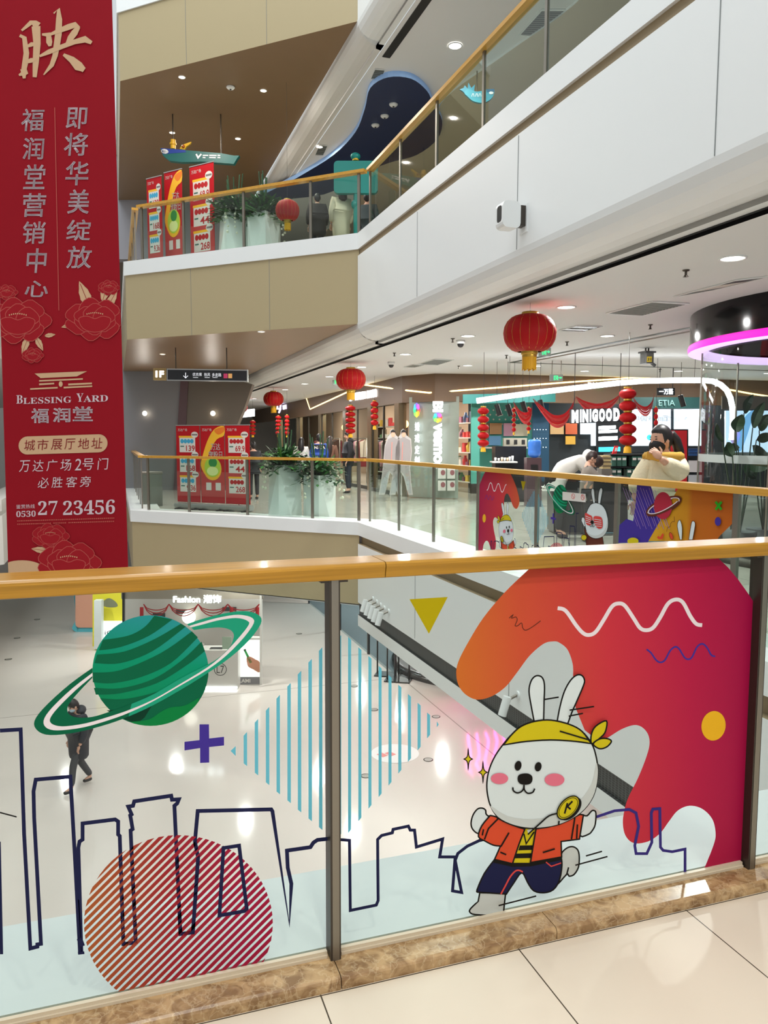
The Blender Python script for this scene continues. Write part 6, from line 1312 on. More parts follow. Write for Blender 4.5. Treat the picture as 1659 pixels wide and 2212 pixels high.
def person(label, loc, rz, H, coat, pants, hair='short', pose=None, hood=False, long=0.0, mask=None, sleeve=None, collar=None, shoes=None, hem=.80, bulk=1.0, face=None):
    k = H/1.75; J = dict(pel=(0, 0, .95), spi=(0, 0, 1.12), che=(0, 0, 1.33), nek=(0, 0, 1.47), hed=(0, -.01, 1.62), sL=(.17, 0, 1.40), eL=(.22, .02, 1.13), wL=(.21, -.08, .90), sR=(-.17, 0, 1.40), eR=(-.22, .02, 1.13), wR=(-.21, -.08, .90),
             hL=(.09, 0, .92), kL=(.10, -.01, .50), aL=(.10, .02, .09), hR=(-.09, 0, .92), kR=(-.10, -.01, .50), aR=(-.10, .02, .09))
    J.update(pose or {}); J = {a: Vector(v)*k for a, v in J.items()}; t = thing('person', label, 'person', loc, None, rz)
    V = lambda a, r: (J[a], r*k if not isinstance(r, tuple) else (r[0]*k, r[1]*k)); hd = (J['hed']-J['nek']).normalized()
    names = ['pel', 'spi', 'che', 'nek', 'sL', 'eL', 'wL', 'sR', 'eR', 'wR', 'hL', 'kL', 'aL', 'hR', 'kR', 'aR']; rad = dict(pel=.13, spi=.12, che=.13, nek=.055, sL=.06, eL=.043, wL=.03, sR=.06, eR=.043, wR=.03, hL=.085, kL=.058, aL=.042, hR=.085, kR=.058, aR=.042)
    E = [('pel', 'spi'), ('spi', 'che'), ('che', 'nek'), ('che', 'sL'), ('sL', 'eL'), ('eL', 'wL'), ('che', 'sR'), ('sR', 'eR'), ('eR', 'wR'), ('pel', 'hL'), ('hL', 'kL'), ('kL', 'aL'), ('pel', 'hR'), ('hR', 'kR'), ('kR', 'aR')]
    ix = {n: i for i, n in enumerate(names)}; vs = [V(n, rad[n]) for n in names]; ed = [(ix[a], ix[b]) for a, b in E]
    foot = []
    for s_ in 'LR':
        vs.append((J['a'+s_]+Vector((0, -.13, -.055))*k, (.038*k, .028*k))); ed.append((ix['a'+s_], len(vs)-1)); foot.append(len(vs)-1)
    vs.append((J['nek'].lerp(J['hed'], .55), .06*k)); ed.append((ix['nek'], len(vs)-1))
    mb = MB(); a, f = skin(vs, ed, 0); mb.add(a, f, M_SKIN, True)
    up = hd; fwd = Vector(face or (0, -1, 0)); fwd = (fwd-up*fwd.dot(up)).normalized(); sd = fwd.cross(up); Mh = Matrix((sd, -fwd, up)).transposed(); hc = J['hed']
    mb.ball(hc, (.076*k, .092*k, .115*k), M_SKIN, 16, 12, Mh); mb.ball(hc+fwd*.092*k-up*.02*k, (.013*k, .018*k, .024*k), M_SKIN, 8, 6, Mh)
    for s_ in (1, -1):
        mb.ball(hc+sd*s_*.078*k-up*.01*k, (.012*k, .02*k, .03*k), M_SKIN, 8, 6, Mh); mb.ball(hc+sd*s_*.03*k+fwd*.083*k+up*.012*k, (.011*k, .006*k, .006*k), M_HAIR, 8, 5, Mh)
    mb.ball(hc+fwd*.085*k-up*.055*k, (.02*k, .008*k, .006*k), mat('lips', (170, 90, 84), .5), 8, 5, Mh)
    for s_ in 'LR': hand(mb, J['w'+s_], (J['w'+s_]-J['e'+s_]), (.0, -1, .3), M_SKIN, k)
    mb.build('body', t)
    mb = MB(); ha = mat('hair_brown', (44, 30, 26), .5) if hair in ('brown', 'longbrown') else M_HAIR; vsx = []
    o = MB(); o.ball((0, 0, 0), (1, 1, 1), ha, 18, 12)
    pts = []
    for v in o.v:
        x, y, z = v; y2 = y; low = z < -.05 and y < .25; front = y < -.55 and z < .45
        s_ = .90 if (front or low) else 1.0; wob = 1+.05*sin(9*x+5*z)*sin(7*y); pts.append(Mh @ Vector((x*.088*k*s_*wob, (y*.104+.006)*k*s_*wob, z*.125*k*s_*wob+.012*k))+hc)
    mb.add(pts, o.f, ha, True)
    if long:
        bk = -fwd; mb.tube([hc+up*.05*k+bk*.05*k, hc+bk*.10*k-up*.08*k, J['nek']+bk*.12*k-Vector((0, 0, long*.5*k)), J['nek']+bk*.15*k-Vector((0, 0, long*k))], [.085*k, .10*k, .10*k, .04*k], ha, 12)
    if hair == 'bun': mb.ball(hc-fwd*.09*k+up*.06*k, .05*k, ha, 10, 8)
    mb.build('hair', t)
    if mask:
        mb = MB(); o = MB(); o.ball((0, 0, 0), (1, 1, 1), mask, 16, 10); mb.ball(hc+fwd*.035*k-up*.045*k, (.064*k, .072*k, .058*k), mask, 14, 10, Mh); mb.build('face_mask', t)
    b = bulk; cv = [(J['pel']+Vector((0, 0, -(.95-hem)*k+.02)), (.175*b*k, .155*b*k)), V('pel', (.17*b, .15*b)), V('spi', (.165*b, .145*b)), V('che', (.175*b, .15*b)), V('sL', .088*b), V('eL', .070*b), (J['wL'].lerp(J['eL'], .16), .055*b*k), V('sR', .088*b), V('eR', .070*b), (J['wR'].lerp(J['eR'], .16), .055*b*k), (J['nek'].lerp(J['che'], .25), .085*k)]
    mb = MB(); a, f = skin(cv, [(0, 1), (1, 2), (2, 3), (3, 4), (4, 5), (5, 6), (3, 7), (7, 8), (8, 9), (3, 10)], 1); mb.add(a, f, coat, True); mb.build('coat', t)
    if hood: mb = MB(); mb.ball(J['nek']-fwd*.06*k, (.14*k, .11*k, .085*k), coat, 14, 8, Mh); mb.build('hood', t)
    if collar: mb = MB(); mb.tube([J['nek']-Vector((0, 0, .05))*k, J['nek']+Vector((0, 0, .03))*k], [.12*k, .09*k], collar, 14); mb.build('collar', t)
    mb = MB(); pv = [V('pel', (.135, .12)), V('hL', .098), V('kL', .074), (J['aL']+Vector((0, 0, .02))*k, .060*k), V('hR', .098), V('kR', .074), (J['aR']+Vector((0, 0, .02))*k, .060*k)]; a, f = skin(pv, [(0, 1), (1, 2), (2, 3), (0, 4), (4, 5), (5, 6)], 0); mb.add(a, f, pants, True); mb.build('trousers', t)
    for s_ in 'LR':
        mb = MB(); q = J['a'+s_]; a, f = skin([(q+Vector((0, .03, -.045))*k, .048*k), (q+Vector((0, -.06, -.048))*k, (.05*k, .042*k)), (q+Vector((0, -.155, -.06))*k, (.042*k, .03*k))], [(0, 1), (1, 2)], 0); mb.add(a, f, shoes or M_SOLE, True); mb.build('shoe', t)
    return t
def spot(px, d, z=0.0): p = PD(px, 945, d); return (p.x, p.y, z)
def faceto(deg): return radians(deg)      # 0 faces the viewer's side of the hall, turning anticlockwise seen from above
C_BLK = mat('coat_black', (24, 24, 30), .7); C_BLUE = mat('jacket_blue', (30, 66, 150), .7); C_BRN = mat('coat_brown', (120, 84, 66), .8); C_WHT = mat('jacket_white', (214, 212, 206), .8); C_NAVY = mat('trousers_navy', (34, 40, 54), .8); C_DRK = mat('trousers_dark', (30, 32, 36), .8); C_GRN = mat('jeans_green', (56, 92, 92), .8)
person('person in a long black coat with a pale pack strap, standing by the lit shop', spot(752, 22.1), radians(-95), 1.74, C_BLK, C_NAVY, hood=True, hem=.72, bulk=1.12, shoes=C_BLK)
person('person with long dark hair in a brown coat and black trousers, seen from behind', spot(713, 22.6), radians(150), 1.60, C_BRN, C_DRK, 'brown', long=.42, mask=M_MASKL, bulk=1.05)
t = person('person in a blue and black jacket seen from behind above the white orchids', spot(689, 22.0), radians(172), 1.66, C_BLUE, C_GRN, bulk=1.15); mb = MB(); mb.tube([(0.0, .03, 1.36), (0, .03, 1.27)], [.175, .19], C_BLK, 16); mb.build('dark_yoke', t)
mb = MB(); mb.text('NASA', lambda x, y: Vector((-x, .205, 1.30-y)), (-.15, -.02, .15, .06), M_CARD, bold=.03); mb.build('back_lettering', t)
person('person in a white jacket with tied dark hair, half hidden by the planter blades', spot(651, 22.4), radians(160), 1.56, C_WHT, C_DRK, 'bun', long=.2)
person('dark-clothed person mostly hidden behind the right price banner', spot(547, 19.6), radians(185), 1.45, C_BLK, C_DRK, bulk=1.1)
person('person in a white hooded jacket bending far over the dark counter', spot(1213, 12.0), radians(62), 1.66, C_WHT, C_DRK, 'brown', hood=True, face=(0, -.2, -1), bulk=1.15, pose=dict(pel=(0, .12, .95), spi=(0, -.06, 1.12), che=(0, -.27, 1.24), nek=(0, -.40, 1.27), hed=(0, -.53, 1.24), sL=(.17, -.28, 1.26), eL=(.20, -.42, 1.08), wL=(.12, -.58, 1.00), sR=(-.17, -.28, 1.26), eR=(-.2, -.42, 1.08), wR=(-.12, -.6, 1.0), hL=(.09, .12, .92), hR=(-.09, .12, .92)))
person('child with short dark hair in a grey knitted top reaching over the counter', spot(1270, 11.45), radians(70), 1.36, mat('knit_grey', (124, 116, 108), .9), C_DRK, 'brown', bulk=.95, pose=dict(sL=(.15, -.04, 1.38), eL=(.16, -.2, 1.22), wL=(.08, -.42, 1.22), sR=(-.15, -.04, 1.38), eR=(-.16, -.2, 1.20), wR=(-.05, -.42, 1.2), hed=(0, -.08, 1.60)))
person('person in a long black hooded coat and blue mask walking on the ground floor', (-.80, 15.15, -5.0), radians(-62), 1.74, mat('coat_puffer', (32, 36, 46), .6), mat('trousers_grey', (64, 66, 70), .8), hood=True, hem=.52, bulk=1.3, mask=M_MASKL, pose=dict(kL=(.09, -.16, .50), aL=(.09, -.20, .10), kR=(-.09, .06, .50), aR=(-.09, .26, .13), hed=(0, -.07, 1.61)))
person('person in a pale padded coat seen from behind on the upper storey', spot(738, 15.9, 4.95), radians(185), 1.52, mat('coat_cream', (206, 196, 170), .85), C_DRK, 'brown', long=.1, hem=.5, bulk=1.35)
person('person in dark clothes beside the teal pole on the upper storey', spot(793, 16.6, 4.95), radians(150), 1.62, mat('coat_slate', (62, 74, 78), .8), C_NAVY, bulk=1.1)
person('dark-clothed person low behind the upper rail, right of the red lantern', spot(688, 15.6, 4.95), radians(175), 1.28, mat('coat_umber', (44, 38, 36), .8), C_DRK, bulk=1.5, hem=.6)
# ---- woman in the cream jacket at the far rail
WJ = 7.15; wl = PD(1420, 1000, WJ); W0 = Vector((wl.x, wl.y, 0)); t = thing('person', 'person in a cream fluffy jacket with yellow collar and black mask, hand raised to mouth', 'person', W0)
Wp = lambda x, y, d=0.0: PD(x, y, WJ+d)-W0
C_CREAM = mat('fleece_cream', (222, 212, 182), .95, noise=.06, nscale=40, bump=.4); C_MUST = mat('collar_mustard', (196, 150, 56), .85); C_JEAN = mat('jeans_light', (120, 160, 178), .8)
n_f = FWD.copy(); hc = Wp(1427, 950); fw = (-RGT*.91-Vector((sin(_y), cos(_y), 0))*.40).normalized(); up = (Vector((0, 0, 1))-RGT*.10).normalized(); fw = (fw-up*fw.dot(up)).normalized(); sd = fw.cross(up); Mh = Matrix((sd, -fw, up)).transposed()
vs = [(Wp(1415, 1095), .13), (Wp(1418, 1050), .12), (Wp(1428, 1010), .12), (Wp(1433, 978), .05), (Wp(1432, 962), .055), (Wp(1396, 1000, .02), .06), (Wp(1378, 1040), .045), (Wp(1371, 1082, -.05), .032), (Wp(1461, 998, -.02), .06), (Wp(1474, 1026, -.12), .045), (Wp(1426, 990, -.30), .031), (Wp(1403, 1100), .085), (Vector((Wp(1403, 1100).x, Wp(1403, 1100).y, .48)), .058), (Vector((Wp(1403, 1100).x, Wp(1403, 1100).y, .09)), .042), (Wp(1428, 1100), .085), (Vector((Wp(1428, 1100).x, Wp(1428, 1100).y, .48)), .058), (Vector((Wp(1428, 1100).x, Wp(1428, 1100).y, .09)), .042)]
vs += [(vs[13][0]-n_f*.13+Vector((0, 0, -.06)), .035), (vs[16][0]-n_f*.13+Vector((0, 0, -.06)), .035)]
a, f_ = skin(vs, [(0,1),(1,2),(2,3),(3,4),(2,5),(5,6),(6,7),(2,8),(8,9),(9,10),(0,11),(11,12),(12,13),(0,14),(14,15),(15,16),(13,17),(16,18)], 0, 2); mb = MB(); mb.add(a, f_, M_SKIN, True)
mb.ball(hc, (.078, .095, .118), M_SKIN, 24, 16, Mh); mb.ball(hc+fw*.095-up*.02, (.012, .018, .024), M_SKIN, 8, 6, Mh)
for s_ in (1, -1):
    mb.ball(hc+sd*s_*.079-up*.012-fw*.005, (.011, .022, .032), M_SKIN, 10, 8, Mh); mb.ball(hc+sd*s_*.034+fw*.083+up*.012, (.014, .006, .0055), M_HAIR, 10, 6, Mh); mb.ball(hc+sd*s_*.034+fw*.084+up*.034, (.018, .005, .0035), M_HAIR, 8, 5, Mh)
hand(mb, Wp(1426, 990, -.30), Wp(1413, 974, -.28)-Wp(1426, 990, -.30), -n_f+Vector((0, 0, .2)), M_SKIN, 1.0, .9); hand(mb, Wp(1371, 1082, -.05), (0, 0, -1), -n_f, M_SKIN, .95, .4); mb.build('body', t)
mb = MB(); o = MB(); o.ball((0, 0, 0), (1, 1, 1), M_HAIR, 24, 16); pts = []
for x, y, z in o.v:
    face = (y < -.28 and z < .52) or (z < -.30 and y < .35); s_ = .88 if face else 1.03; w_ = 1+.012*sin(22*x+3*y); pts.append(Mh @ Vector((x*.088*s_*w_, (y*.106+.010)*s_*w_, z*.124*s_+.014))+hc)
mb.add(pts, o.f, M_HAIR, True); mb.build('hair', t)
mb = MB(); b0 = hc-fw*.098+up*.035; mb.tube([b0, b0-fw*.035+up*.004, Wp(1460, 952, .05), Wp(1467, 974, .05), Wp(1471, 994, .06), Wp(1470, 1004, .06)], [.028, .04, .046, .044, .03, .008], M_HAIR, 12); mb.build('ponytail', t)
mb = MB(); mb.tube([b0-fw*.012, b0+fw*.012], .042, mat('hair_tie', (120, 40, 50), .7), 12); mb.build('hair_tie', t)
mb = MB(); mb.ball(hc+fw*.040-up*.050, (.073, .082, .068), M_MASKB, 20, 12, Mh)
for s_ in (1, -1): mb.tube([hc+fw*.03-up*.03+sd*s_*.072, hc+sd*s_*.084-up*.008], .003, M_MASKB, 5)
mb.build('face_mask', t)
jv = [(Wp(1414, 1085), (.20, .17)), (Wp(1416, 1058), (.205, .175)), (Wp(1420, 1030), (.20, .17)), (Wp(1428, 1003), (.185, .15)), (Wp(1432, 984), (.115, .11)), (Wp(1396, 1002, .02), .115), (Wp(1380, 1038), .105), (Wp(1372, 1070, -.05), .078), (Wp(1462, 1000, -.02), .115), (Wp(1473, 1025, -.12), .108), (Wp(1436, 998, -.27), .064)]
a, f_ = skin(jv, [(0,1),(1,2),(2,3),(3,4),(3,5),(5,6),(6,7),(3,8),(8,9),(9,10)], 2, 2); mb = MB(); mb.add(a, f_, C_CREAM, True); mb.build('jacket', t)
mb = MB(); col = []
for i in range(13):
    an = 2*pi*i/12; c = Wp(1433, 978)+RGT*.150*cos(an)+Vector((sin(_y), cos(_y), 0))*.12*sin(an); col.append(c+Vector((0, 0, -.035-.02*cos(an)*0)))
mb.tube(col[:-1]+[col[0]], .045, C_MUST, 8); mb.prism([Wp(1399, 975, -.16), Wp(1396, 990, -.17), Wp(1424, 997, -.19), Wp(1424, 975, -.17)], n_f*.02, C_MUST); mb.build('collar', t)
mb = MB(); a, f_ = skin([(Wp(1415, 1095), .14), (vs[11][0], .10), (vs[12][0], .075), (vs[13][0]+Vector((0, 0, .03)), .06), (vs[14][0], .10), (vs[15][0], .075), (vs[16][0]+Vector((0, 0, .03)), .06)], [(0,1),(1,2),(2,3),(0,4),(4,5),(5,6)], 0); mb.add(a, f_, C_JEAN, True); mb.build('trousers', t)
for q in (13, 16):
    mb = MB(); b_ = vs[q][0]; a, f_ = skin([(b_+n_f*.03+Vector((0, 0, -.045)), .05), (b_-n_f*.06+Vector((0, 0, -.045)), (.05, .042)), (b_-n_f*.15+Vector((0, 0, -.055)), (.042, .03))], [(0,1),(1,2)], 0); mb.add(a, f_, C_WHT, True); mb.build('shoe', t)
# ---- cardboard standees
SDD = 19.0
def standee(x0, label, flip=1):
    base = PD(x0, 1068, SDD); t = thing('cardboard_standee', label, 'standee', Vector((base.x, base.y, 0)), 'cardboard standees before the sign pillar'); M_ = lambda pts: [(x0+flip*x, y) for x, y in pts]; fm = lambda k: pdmap(SDD, k)
    out = [(-11,1069),(-6,1040),(-2,1010),(0,985),(2,962),(8,945),(13,938),(14,930),(19,926),(24,930),(26,940),(36,948),(38,975),(34,1010),(36,1040),(40,1069),(30,1069),(20,1030),(14,1020),(2,1069)]
    mb = MB(); mb.prism([PD(x, y, SDD) for x, y in (M_(out) if flip < 0 else M_(out)[::-1])], n_*.02, mat('standee_board', (174, 170, 168), .6)); keep(mb.build('board'), t)
    mb = MB(); P = lambda pts, m, k=1: mb.poly([fm(k)(*q) for q in M_(pts)], m); P([(1,1000),(3,965),(9,949),(20,944),(34,951),(36,975),(32,1010),(34,1040),(20,1024),(12,1016),(-4,1040)], mat('print_coat', (146, 140, 140), .6)); P([(-5,1038),(12,1016),(3,1064),(-8,1066)], mat('print_trouser', (150, 154, 156), .6)); P([(20,1025),(34,1040),(37,1066),(31,1066)], mat('print_trouser', (150, 154, 156), .6))
    keep(mb.build('printed_coat'), t); mb = MB(); P(ell(20, 937, 4.6, 7.5, n=16), M_SKIN, 2); keep(mb.build('printed_face'), t); mb = MB(); P([(15,938),(15,931),(20,927.5),(25,931),(25.2,938),(23.5,934),(17,934)], M_HAIR, 3); keep(mb.build('printed_hair'), t)
    mb = MB(); P([(17,955),(18.5,955),(17,1000),(15.6,1000)], mat('print_pink', (214, 130, 120), .6), 2); keep(mb.build('printed_stripe'), t)
    c = PD(x0+flip*15, 1060, SDD+.2); mb = MB(); mb.tube([Vector((c.x, c.y, 0)), PD(x0+flip*16, 1000, SDD+.02)], .012, M_CARD, 5); keep(mb.build('strut'), t)
standee(829, 'cardboard standee of a person in a white coat, left one before the sign pillar')
standee(852, 'cardboard standee of a person in a white coat, right one touching the sign pillar')
# ------------------------------------------------------------------ ground floor
KD = 22.4; G = -5.0
def gbox(mb, x0, x1, yb, yt, dep, m, off=0.0):
    """upright box whose foot line is seen at yb on the ground floor"""
    a, b = PZ(x0, yb, G), PZ(x1, yb, G); a, b = a-n_*off, b-n_*off; d = ((a+b)/2-CAM).dot(Vector((sin(_y), cos(_y), 0))); z1 = PD((x0+x1)/2, yt, d).z
    mb.prism([(a.x, a.y, G), (a.x, a.y, z1), (b.x, b.y, z1), (b.x, b.y, G)], n_*dep, m); return a, b, z1, d
K = PZ(470, 1489, G); t = thing('fashion_kiosk', 'white glowing kiosk with red garlands behind the ringed green planet, ground floor', 'kiosk', K)
M_KW = mat('kiosk_white', (206, 204, 198), .4); M_KD = mat('kiosk_dark', (60, 62, 62), .5)
KDD = (PZ(470, 1489, G)-CAM).dot(Vector((sin(_y), cos(_y), 0)))
mb = MB(); pbox(mb, 432, 1405, 514, 1489, KDD, .5, M_KW); keep(mb.build('counter'), t)
mb = MB(); pbox(mb, 440, 1484, 512, 1487, KDD-.02, .02, M_LEDC); keep(mb.build('base_light'), t)
mb = MB(); pbox(mb, 268, 1230, 566, 1400, KDD+2.2, .1, M_KW); keep(mb.build('back_panel'), t)
mb = MB(); pbox(mb, 262, 1225, 568, 1294, KDD+.3, .12, mat('kiosk_header', (150, 142, 128), .5)); keep(mb.build('header'), t)
mb = MB(); pbox(mb, 280, 1400, 432, 1470, KDD+.9, .5, M_KW); keep(mb.build('side_counter'), t)
mb = MB(); mb.text('Fashion 潮饰', pdmap(KDD+.28), (374, 1285, 478, 1303), M_SIGN, bold=.05); keep(mb.build('header_lettering'), t)
for x in (266, 563): mb = MB(); pbox(mb, x-2, 1270, x+2, 1480, KDD+.2, .08, M_BLACK if x < 300 else M_KW); keep(mb.build('frame_post'), t)
mb = MB()
for i, (x0, x1) in enumerate(((310, 365), (365, 428), (428, 492), (492, 560))):
    for k in range(3): mb.tube([PD(x0+(x1-x0)*q/8, 1310+(9+7*k)*(1-(q/4-1)**2)*.9-(5 if q in (0, 8) else 0), KDD+1.6) for q in range(9)], .014, M_DRAPE, 5)
keep(mb.build('garland'), t)
for x in (306, 500, 556): mb = MB(); mb.tube([PD(x, 1312, KDD+1.6), PD(x, 1332, KDD+1.6)], .05, M_DRAPE, 8); keep(mb.build('garland_tassel'), t)
mb = MB(); mb.ball(PD(408, 1333, KDD+1.9), .19, emis('kiosk_globe', (255, 250, 236), 3), 16, 10); keep(mb.build('round_light'), t)
for x, y, w in ((330, 1325, 26), (380, 1318, 20), (480, 1312, 30), (520, 1330, 18)): mb = MB(); pbox(mb, x, y, x+w, y+8, KDD+2.15, .08, M_KD); keep(mb.build('display_item'), t)
mb = MB(); fm = pdmap(KDD, 1)
for q in stroke(ell(476, 1446, 13, 13, n=24), 1.4, True): mb.poly([fm(*v) for v in q], M_KD)
mb.text('L7', fm, (468, 1438, 484, 1454), M_KD); keep(mb.build('round_logo'), t)
mb = MB(); pbox(mb, 452, 1402, 480, 1410, KDD+.1, .2, M_KD); keep(mb.build('tray'), t); mb = MB(); pbox(mb, 480, 1376, 500, 1408, KDD+.12, .02, mat('leaflet', (150, 170, 150), .5)); keep(mb.build('leaflet'), t)
p = PZ(538, 1480, G); t = thing('light_box', 'white light box poster of a hand with green pen at the kiosk corner', 'light box', p); LD = (p-CAM).dot(Vector((sin(_y), cos(_y), 0))); mb = MB(); pbox(mb, 510, 1378, 563, 1482, LD, .2, M_KW); keep(mb.build('case'), t)
mb = MB(); pbox(mb, 513, 1383, 561, 1462, LD-.01, .01, emis('poster_light', (248, 250, 250), 1.1)); keep(mb.build('lit_poster'), t)
mb = MB(); fm = pdmap(LD, 5); mb.poly([fm(x, y) for x, y in [(527,1405),(531,1403),(545,1430),(540,1433)]], mat('pen_green', (50, 160, 80), .4)); mb.poly([fm(x, y) for x, y in [(526,1403),(531,1401),(532,1405),(528,1407)]], M_BLACK); keep(mb.build('printed_pen'), t)
mb = MB(); mb.poly([fm(x, y) for x, y in smooth([(533,1420),(541,1418),(552,1424),(561,1430),(561,1452),(548,1446),(537,1440),(534,1432)],True,3)], mat('print_skin', (200, 140, 112), .5)); keep(mb.build('printed_hand'), t)
mb = MB(); pbox(mb, 512, 1463, 562, 1478, LD-.01, .01, mat('poster_grey', (120, 120, 124), .5)); mb.text('LAMI', pdmap(LD, 5), (517, 1466, 541, 1474), M_CARD, bold=.03); keep(mb.build('name_strip'), t)
t = thing('toy_block', 'rounded pink block with teal edging on the ground floor, top left behind glass', 'play block', PZ(184, 1365, G)); bd = (PZ(184, 1365, G)-CAM).dot(Vector((sin(_y), cos(_y), 0))); mb = MB(); mb.prism([PD(x, y, bd) for x, y in [(155,1240)]+rrect(155, 1240, 212, 1365, 12)[:13]+[(212,1240)]][::-1], n_*.9, mat('block_teal', (84, 176, 192), .5)); keep(mb.build('edging'), t)
mb = MB(); mb.prism([PD(x, y, bd) for x, y in rrect(164, 1236, 226, 1355, 9)][::-1], -n_*.05, mat('block_pink', (216, 156, 132), .5)); keep(mb.build('front_panel'), t)
t = thing('yellow_display', 'yellow poster wall left of the kiosk on the ground floor', 'display', PZ(232, 1400, G)); yd_ = (PZ(232, 1400, G)-CAM).dot(Vector((sin(_y), cos(_y), 0))); mb = MB(); pbox(mb, 200, 1240, 264, 1400, yd_+.2, .1, mat('display_yellow', (206, 196, 40), .5)); keep(mb.build('panel'), t)
mb = MB(); mb.poly([pdmap(yd_+.2, 1)(*q) for q in smooth([(219,1307),(224,1298),(236,1292),(250,1300),(254,1310),(236,1312)],True,3)], mat('display_print', (110, 112, 90), .5)); keep(mb.build('printed_picture'), t)
mb = MB(); pbox(mb, 203, 1297, 219, 1402, yd_-.3, .2, mat('display_white', (206, 212, 212), .4)); keep(mb.build('white_column'), t)
mb = MB(); pbox(mb, 215, 1343, 264, 1402, yd_-.1, .12, emis('display_light', (244, 246, 246), 1.0)); mb.text('iQ', pdmap(yd_-.12), (226, 1362, 246, 1373), M_KD); keep(mb.build('light_panel'), t)
# storefront of the ground floor, seen under the slab
for i, (x0, x1, y0, y1) in enumerate(((7.12, 7.12, 19.8, 22.2), (7.12, 7.12, 22.25, 25.4), (7.12, 7.12, 25.45, 30))):
    mb = MB(); mb.quad((x0, y0, G), (x1, y1, G), (x1, y1, -1.45), (x0, y0, -1.45), glass_mat('ground_glass', (196, 214, 220), .2)); o = struct(mb.build('window_%d' % (i+6))); mb = MB()
    for y in (y0, y1): mb.box((x0, y, -3.2), (.06, .05, 3.6), M_DARK)
    o2 = struct(mb.build('window_frame')); o2.parent = o
mb = MB(); mb.quad((7.2, 19.6, G+.005), (14, 19.6, G+.005), (14, 32, G+.005), (7.2, 32, G+.005), mat('blue_grey_floor', (150, 152, 154), .2)); struct(mb.build('floor_shop_ground'))
mb = MB(); mb.quad((14, 12, G), (14, 34, G), (14, 34, -1.4), (14, 12, -1.4), mat('ground_shop_wall', (206, 196, 200), .6)); struct(mb.build('wall_shop_ground'))
mb = MB(); mb.lathe([(2.6, 0), (2.6, .16), (2.45, .18)], mat('plinth_black', (52, 50, 50), .25), (9.95, 20.3, G), 48); mb.lathe([(2.45, .18), (0, .18)], mat('plinth_black', (52, 50, 50), .25), (9.95, 20.3, G), 48); tag(mb.build('round_plinth'), 'dark round plinth under the slab edge on the ground floor', 'plinth')
p = PZ(936, 1478, G); t = thing('orange_display', 'orange display box on the dark round plinth', 'display box', (p.x+.5, p.y+.7, G+.18)); mb = MB(); mb.box((0, 0, .8), (.9, .5, 1.6), mat('display_orange', (196, 110, 50), .5)); mb.build('case', t); mb = MB(); mb.box((-.05, -.26, .55), (.5, .02, .3), M_HDR); mb.build('label', t)
p = PZ(880, 1462, G); t = thing('product_box', 'small white box with red lid on the dark round plinth', 'box', (8.2, 20.0, G+.18)); mb = MB(); mb.box((0, 0, .15), (.55, .35, .3), M_CARD); mb.build('carton', t); mb = MB(); mb.box((0, 0, .33), (.57, .37, .06), M_RED); mb.build('lid', t)
E0 = None
for x, y, lab in ((838, 1458, 'left black poster stand beside the ground-floor glass front'), (860, 1470, 'right black poster stand, nearest the dark round plinth')):
    p = PZ(x, y, G)
    if not E0:
        E0 = thing('poster_stand', lab, 'poster stand', p, 'black poster stands on the ground floor', radians(-30)); mb = MB(); mb.box((0, 0, .02), (.7, .45, .03), M_BLACK); mb.build('base', E0)
        for s_ in (-1, 1): mb = MB(); mb.tube([(s_*.3, 0, .03), (s_*.3, 0, 1.9)], .022, M_BLACK, 8); mb.build('upright', E0)
        mb = MB(); mb.box((0, 0, 1.6), (.6, .03, .7), mat('poster_peach', (214, 150, 120), .5)); mb.build('poster', E0)
    else: copy_thing(E0, p, lab)
# pink neon inside the ground-floor shop, known by its mirror image in the floor
t = thing('neon_sign', 'pink neon sign under the slab, mirrored in the glossy ground floor', 'neon sign', (9.3, 17.6, -3.5)); M_NEON = emis('neon_pink', (255, 60, 180), 22); rn = random.Random(2)
for i in range(9):
    x = -1.0+i*.25; mb = MB(); mb.tube([(x, 0, -.5), (x+.10, 0, -.1+rn.uniform(-.2, .2)), (x-.02, 0, .3), (x+.16, 0, .55)], .03, M_NEON, 6); mb.build('neon_tube', t)
mb = MB(); mb.box((0, .1, 0), (2.4, .06, 1.4), mat('neon_back', (150, 90, 120), .6)); mb.build('back_board', t)
mb = MB(); mb.tube([(0, .1, .7), (0, .1, 1.95)], .02, M_STEEL, 6); mb.build('hanger', t)
for x, y in ((9.5, 22), (9.5, 26), (9.0, 29)): downlight((x, y, -1.46), .1, 140, False, 'ceiling lamp added to brighten the ground floor shop', 'ground floor lamps')  # extra lamps added to lift the dark shop under the slab
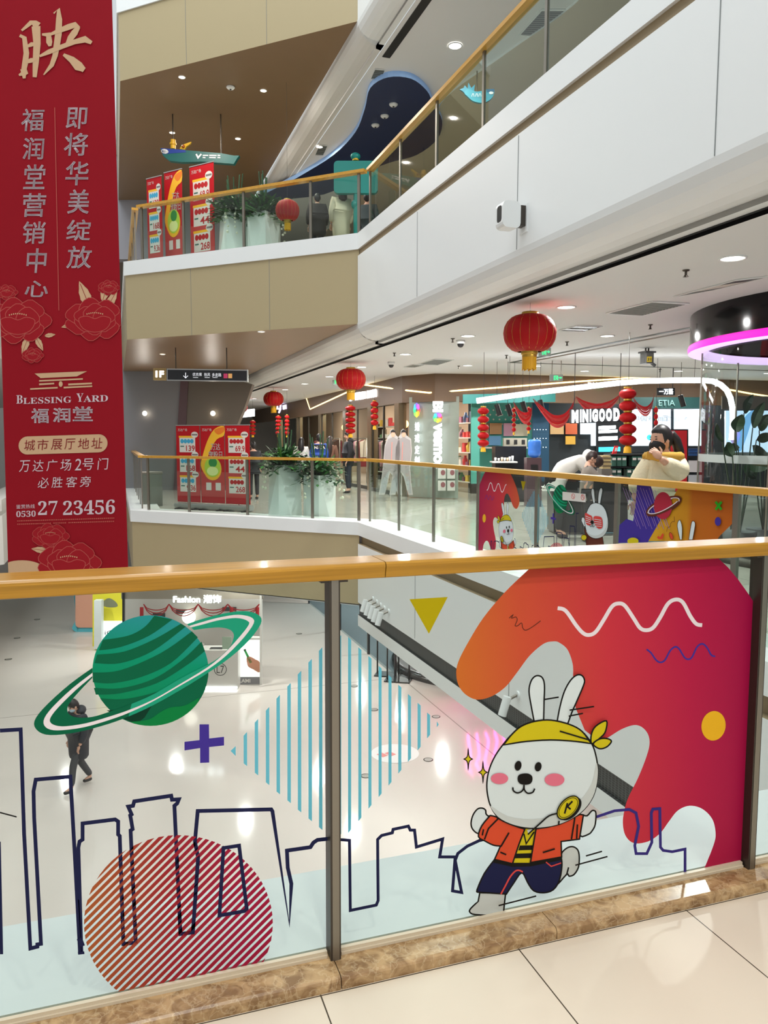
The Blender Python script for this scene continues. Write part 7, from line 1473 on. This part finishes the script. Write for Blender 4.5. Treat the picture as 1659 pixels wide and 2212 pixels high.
# floor marks
mb = MB(); mb.disc((5.33, 14.82, G+.004), .50, mat('floor_sticker', (226, 224, 222), .4), 36); o = mb.build('floor_sticker'); tag(o, 'round white floor sticker with faint red marks, behind the blue stripes', 'floor sticker'); mb = MB()
for dx in (-.28, -.10): mb.box((5.33+dx, 14.82, G+.006), (.14, .2, .002), mat('sticker_red', (216, 130, 126), .5), rz=.4)
o2 = mb.build('red_mark'); o2.parent = o
D0 = None
for x, y, lab in ((765, 1482, 'round floor socket just right of the steel post, farthest of the row'), (808, 1533, 'small round floor socket among the blue stripes'), (942, 1548, 'round floor socket right of the tip of the striped diamond'), (925, 1641, 'round floor socket right of the white floor sticker'), (790, 1676, 'small floor socket below the white floor sticker'), (646, 1369, 'floor socket left of the steel post'), (37, 1378, 'floor socket near the left picture edge'), (18, 1424, 'floor socket lowest at the left picture edge'), (80, 1338, 'floor socket left of the pink block')):
    p = PZ(x, y, G+.004)
    if not D0:
        D0 = thing('floor_socket', lab, 'floor socket', p, 'round floor sockets of the ground floor'); mb = MB(); mb.lathe([(.10, 0), (.10, .004), (.08, .004)], M_STEELD, n=20); mb.build('rim', D0); mb = MB(); mb.disc((0, 0, .003), .08, mat('socket_lid', (150, 146, 138), .4), 20); mb.build('lid', D0)
    else: copy_thing(D0, p, lab)
# lamps on the lower white panel wall
X0 = None
for i, (x, y) in enumerate(((789, 1306), (797, 1313), (805, 1320), (813, 1327), (822, 1334), (1094, 1521))):
    p = PX(x, y, 3.86); lab = 'white tube spotlight alone on the lower white wall, beside the rabbit ear' if i == 5 else 'white tube spotlight on the lower white wall, %s of the row by the tan corner' % ('farthest', 'second', 'middle', 'fourth', 'nearest')[i]
    if not X0:
        X0 = thing('wall_spotlight', lab, 'spotlight', (4.0, p.y, p.z), 'white tube spotlights on the lower wall'); mb = MB(); mb.tube([(-.13, 0, .08), (-.19, 0, -.12)], .045, M_WHITE, 14); mb.build('tube', X0); mb = MB(); mb.tube([(0, 0, .09), (-.14, 0, .04)], .016, M_STEEL, 8); mb.build('arm', X0); mb = MB(); mb.tube([(0, 0, .09), (-.02, 0, .09)], .04, M_WHITE, 12); mb.build('mount', X0)
    else: copy_thing(X0, (4.0, p.y, p.z), lab)
# notice film on the far glass
f = Film(lambda x, y, k: far_map(x, y, k+30)); f.fill([(1218,1062),(1268,1067),(1268,1085),(1218,1080)], M_CARD)
for x in (1241, 1262): f.line(ell(x, 1072+(x-1241)*.1, 3.4, 5.5, n=16), .9, F_RED, True); f.line([(x-2.4, 1068), (x+2.4, 1077)], .9, F_RED)
film2(f, 'notice_sticker', RP[4], 'white notice with two red prohibition circles')
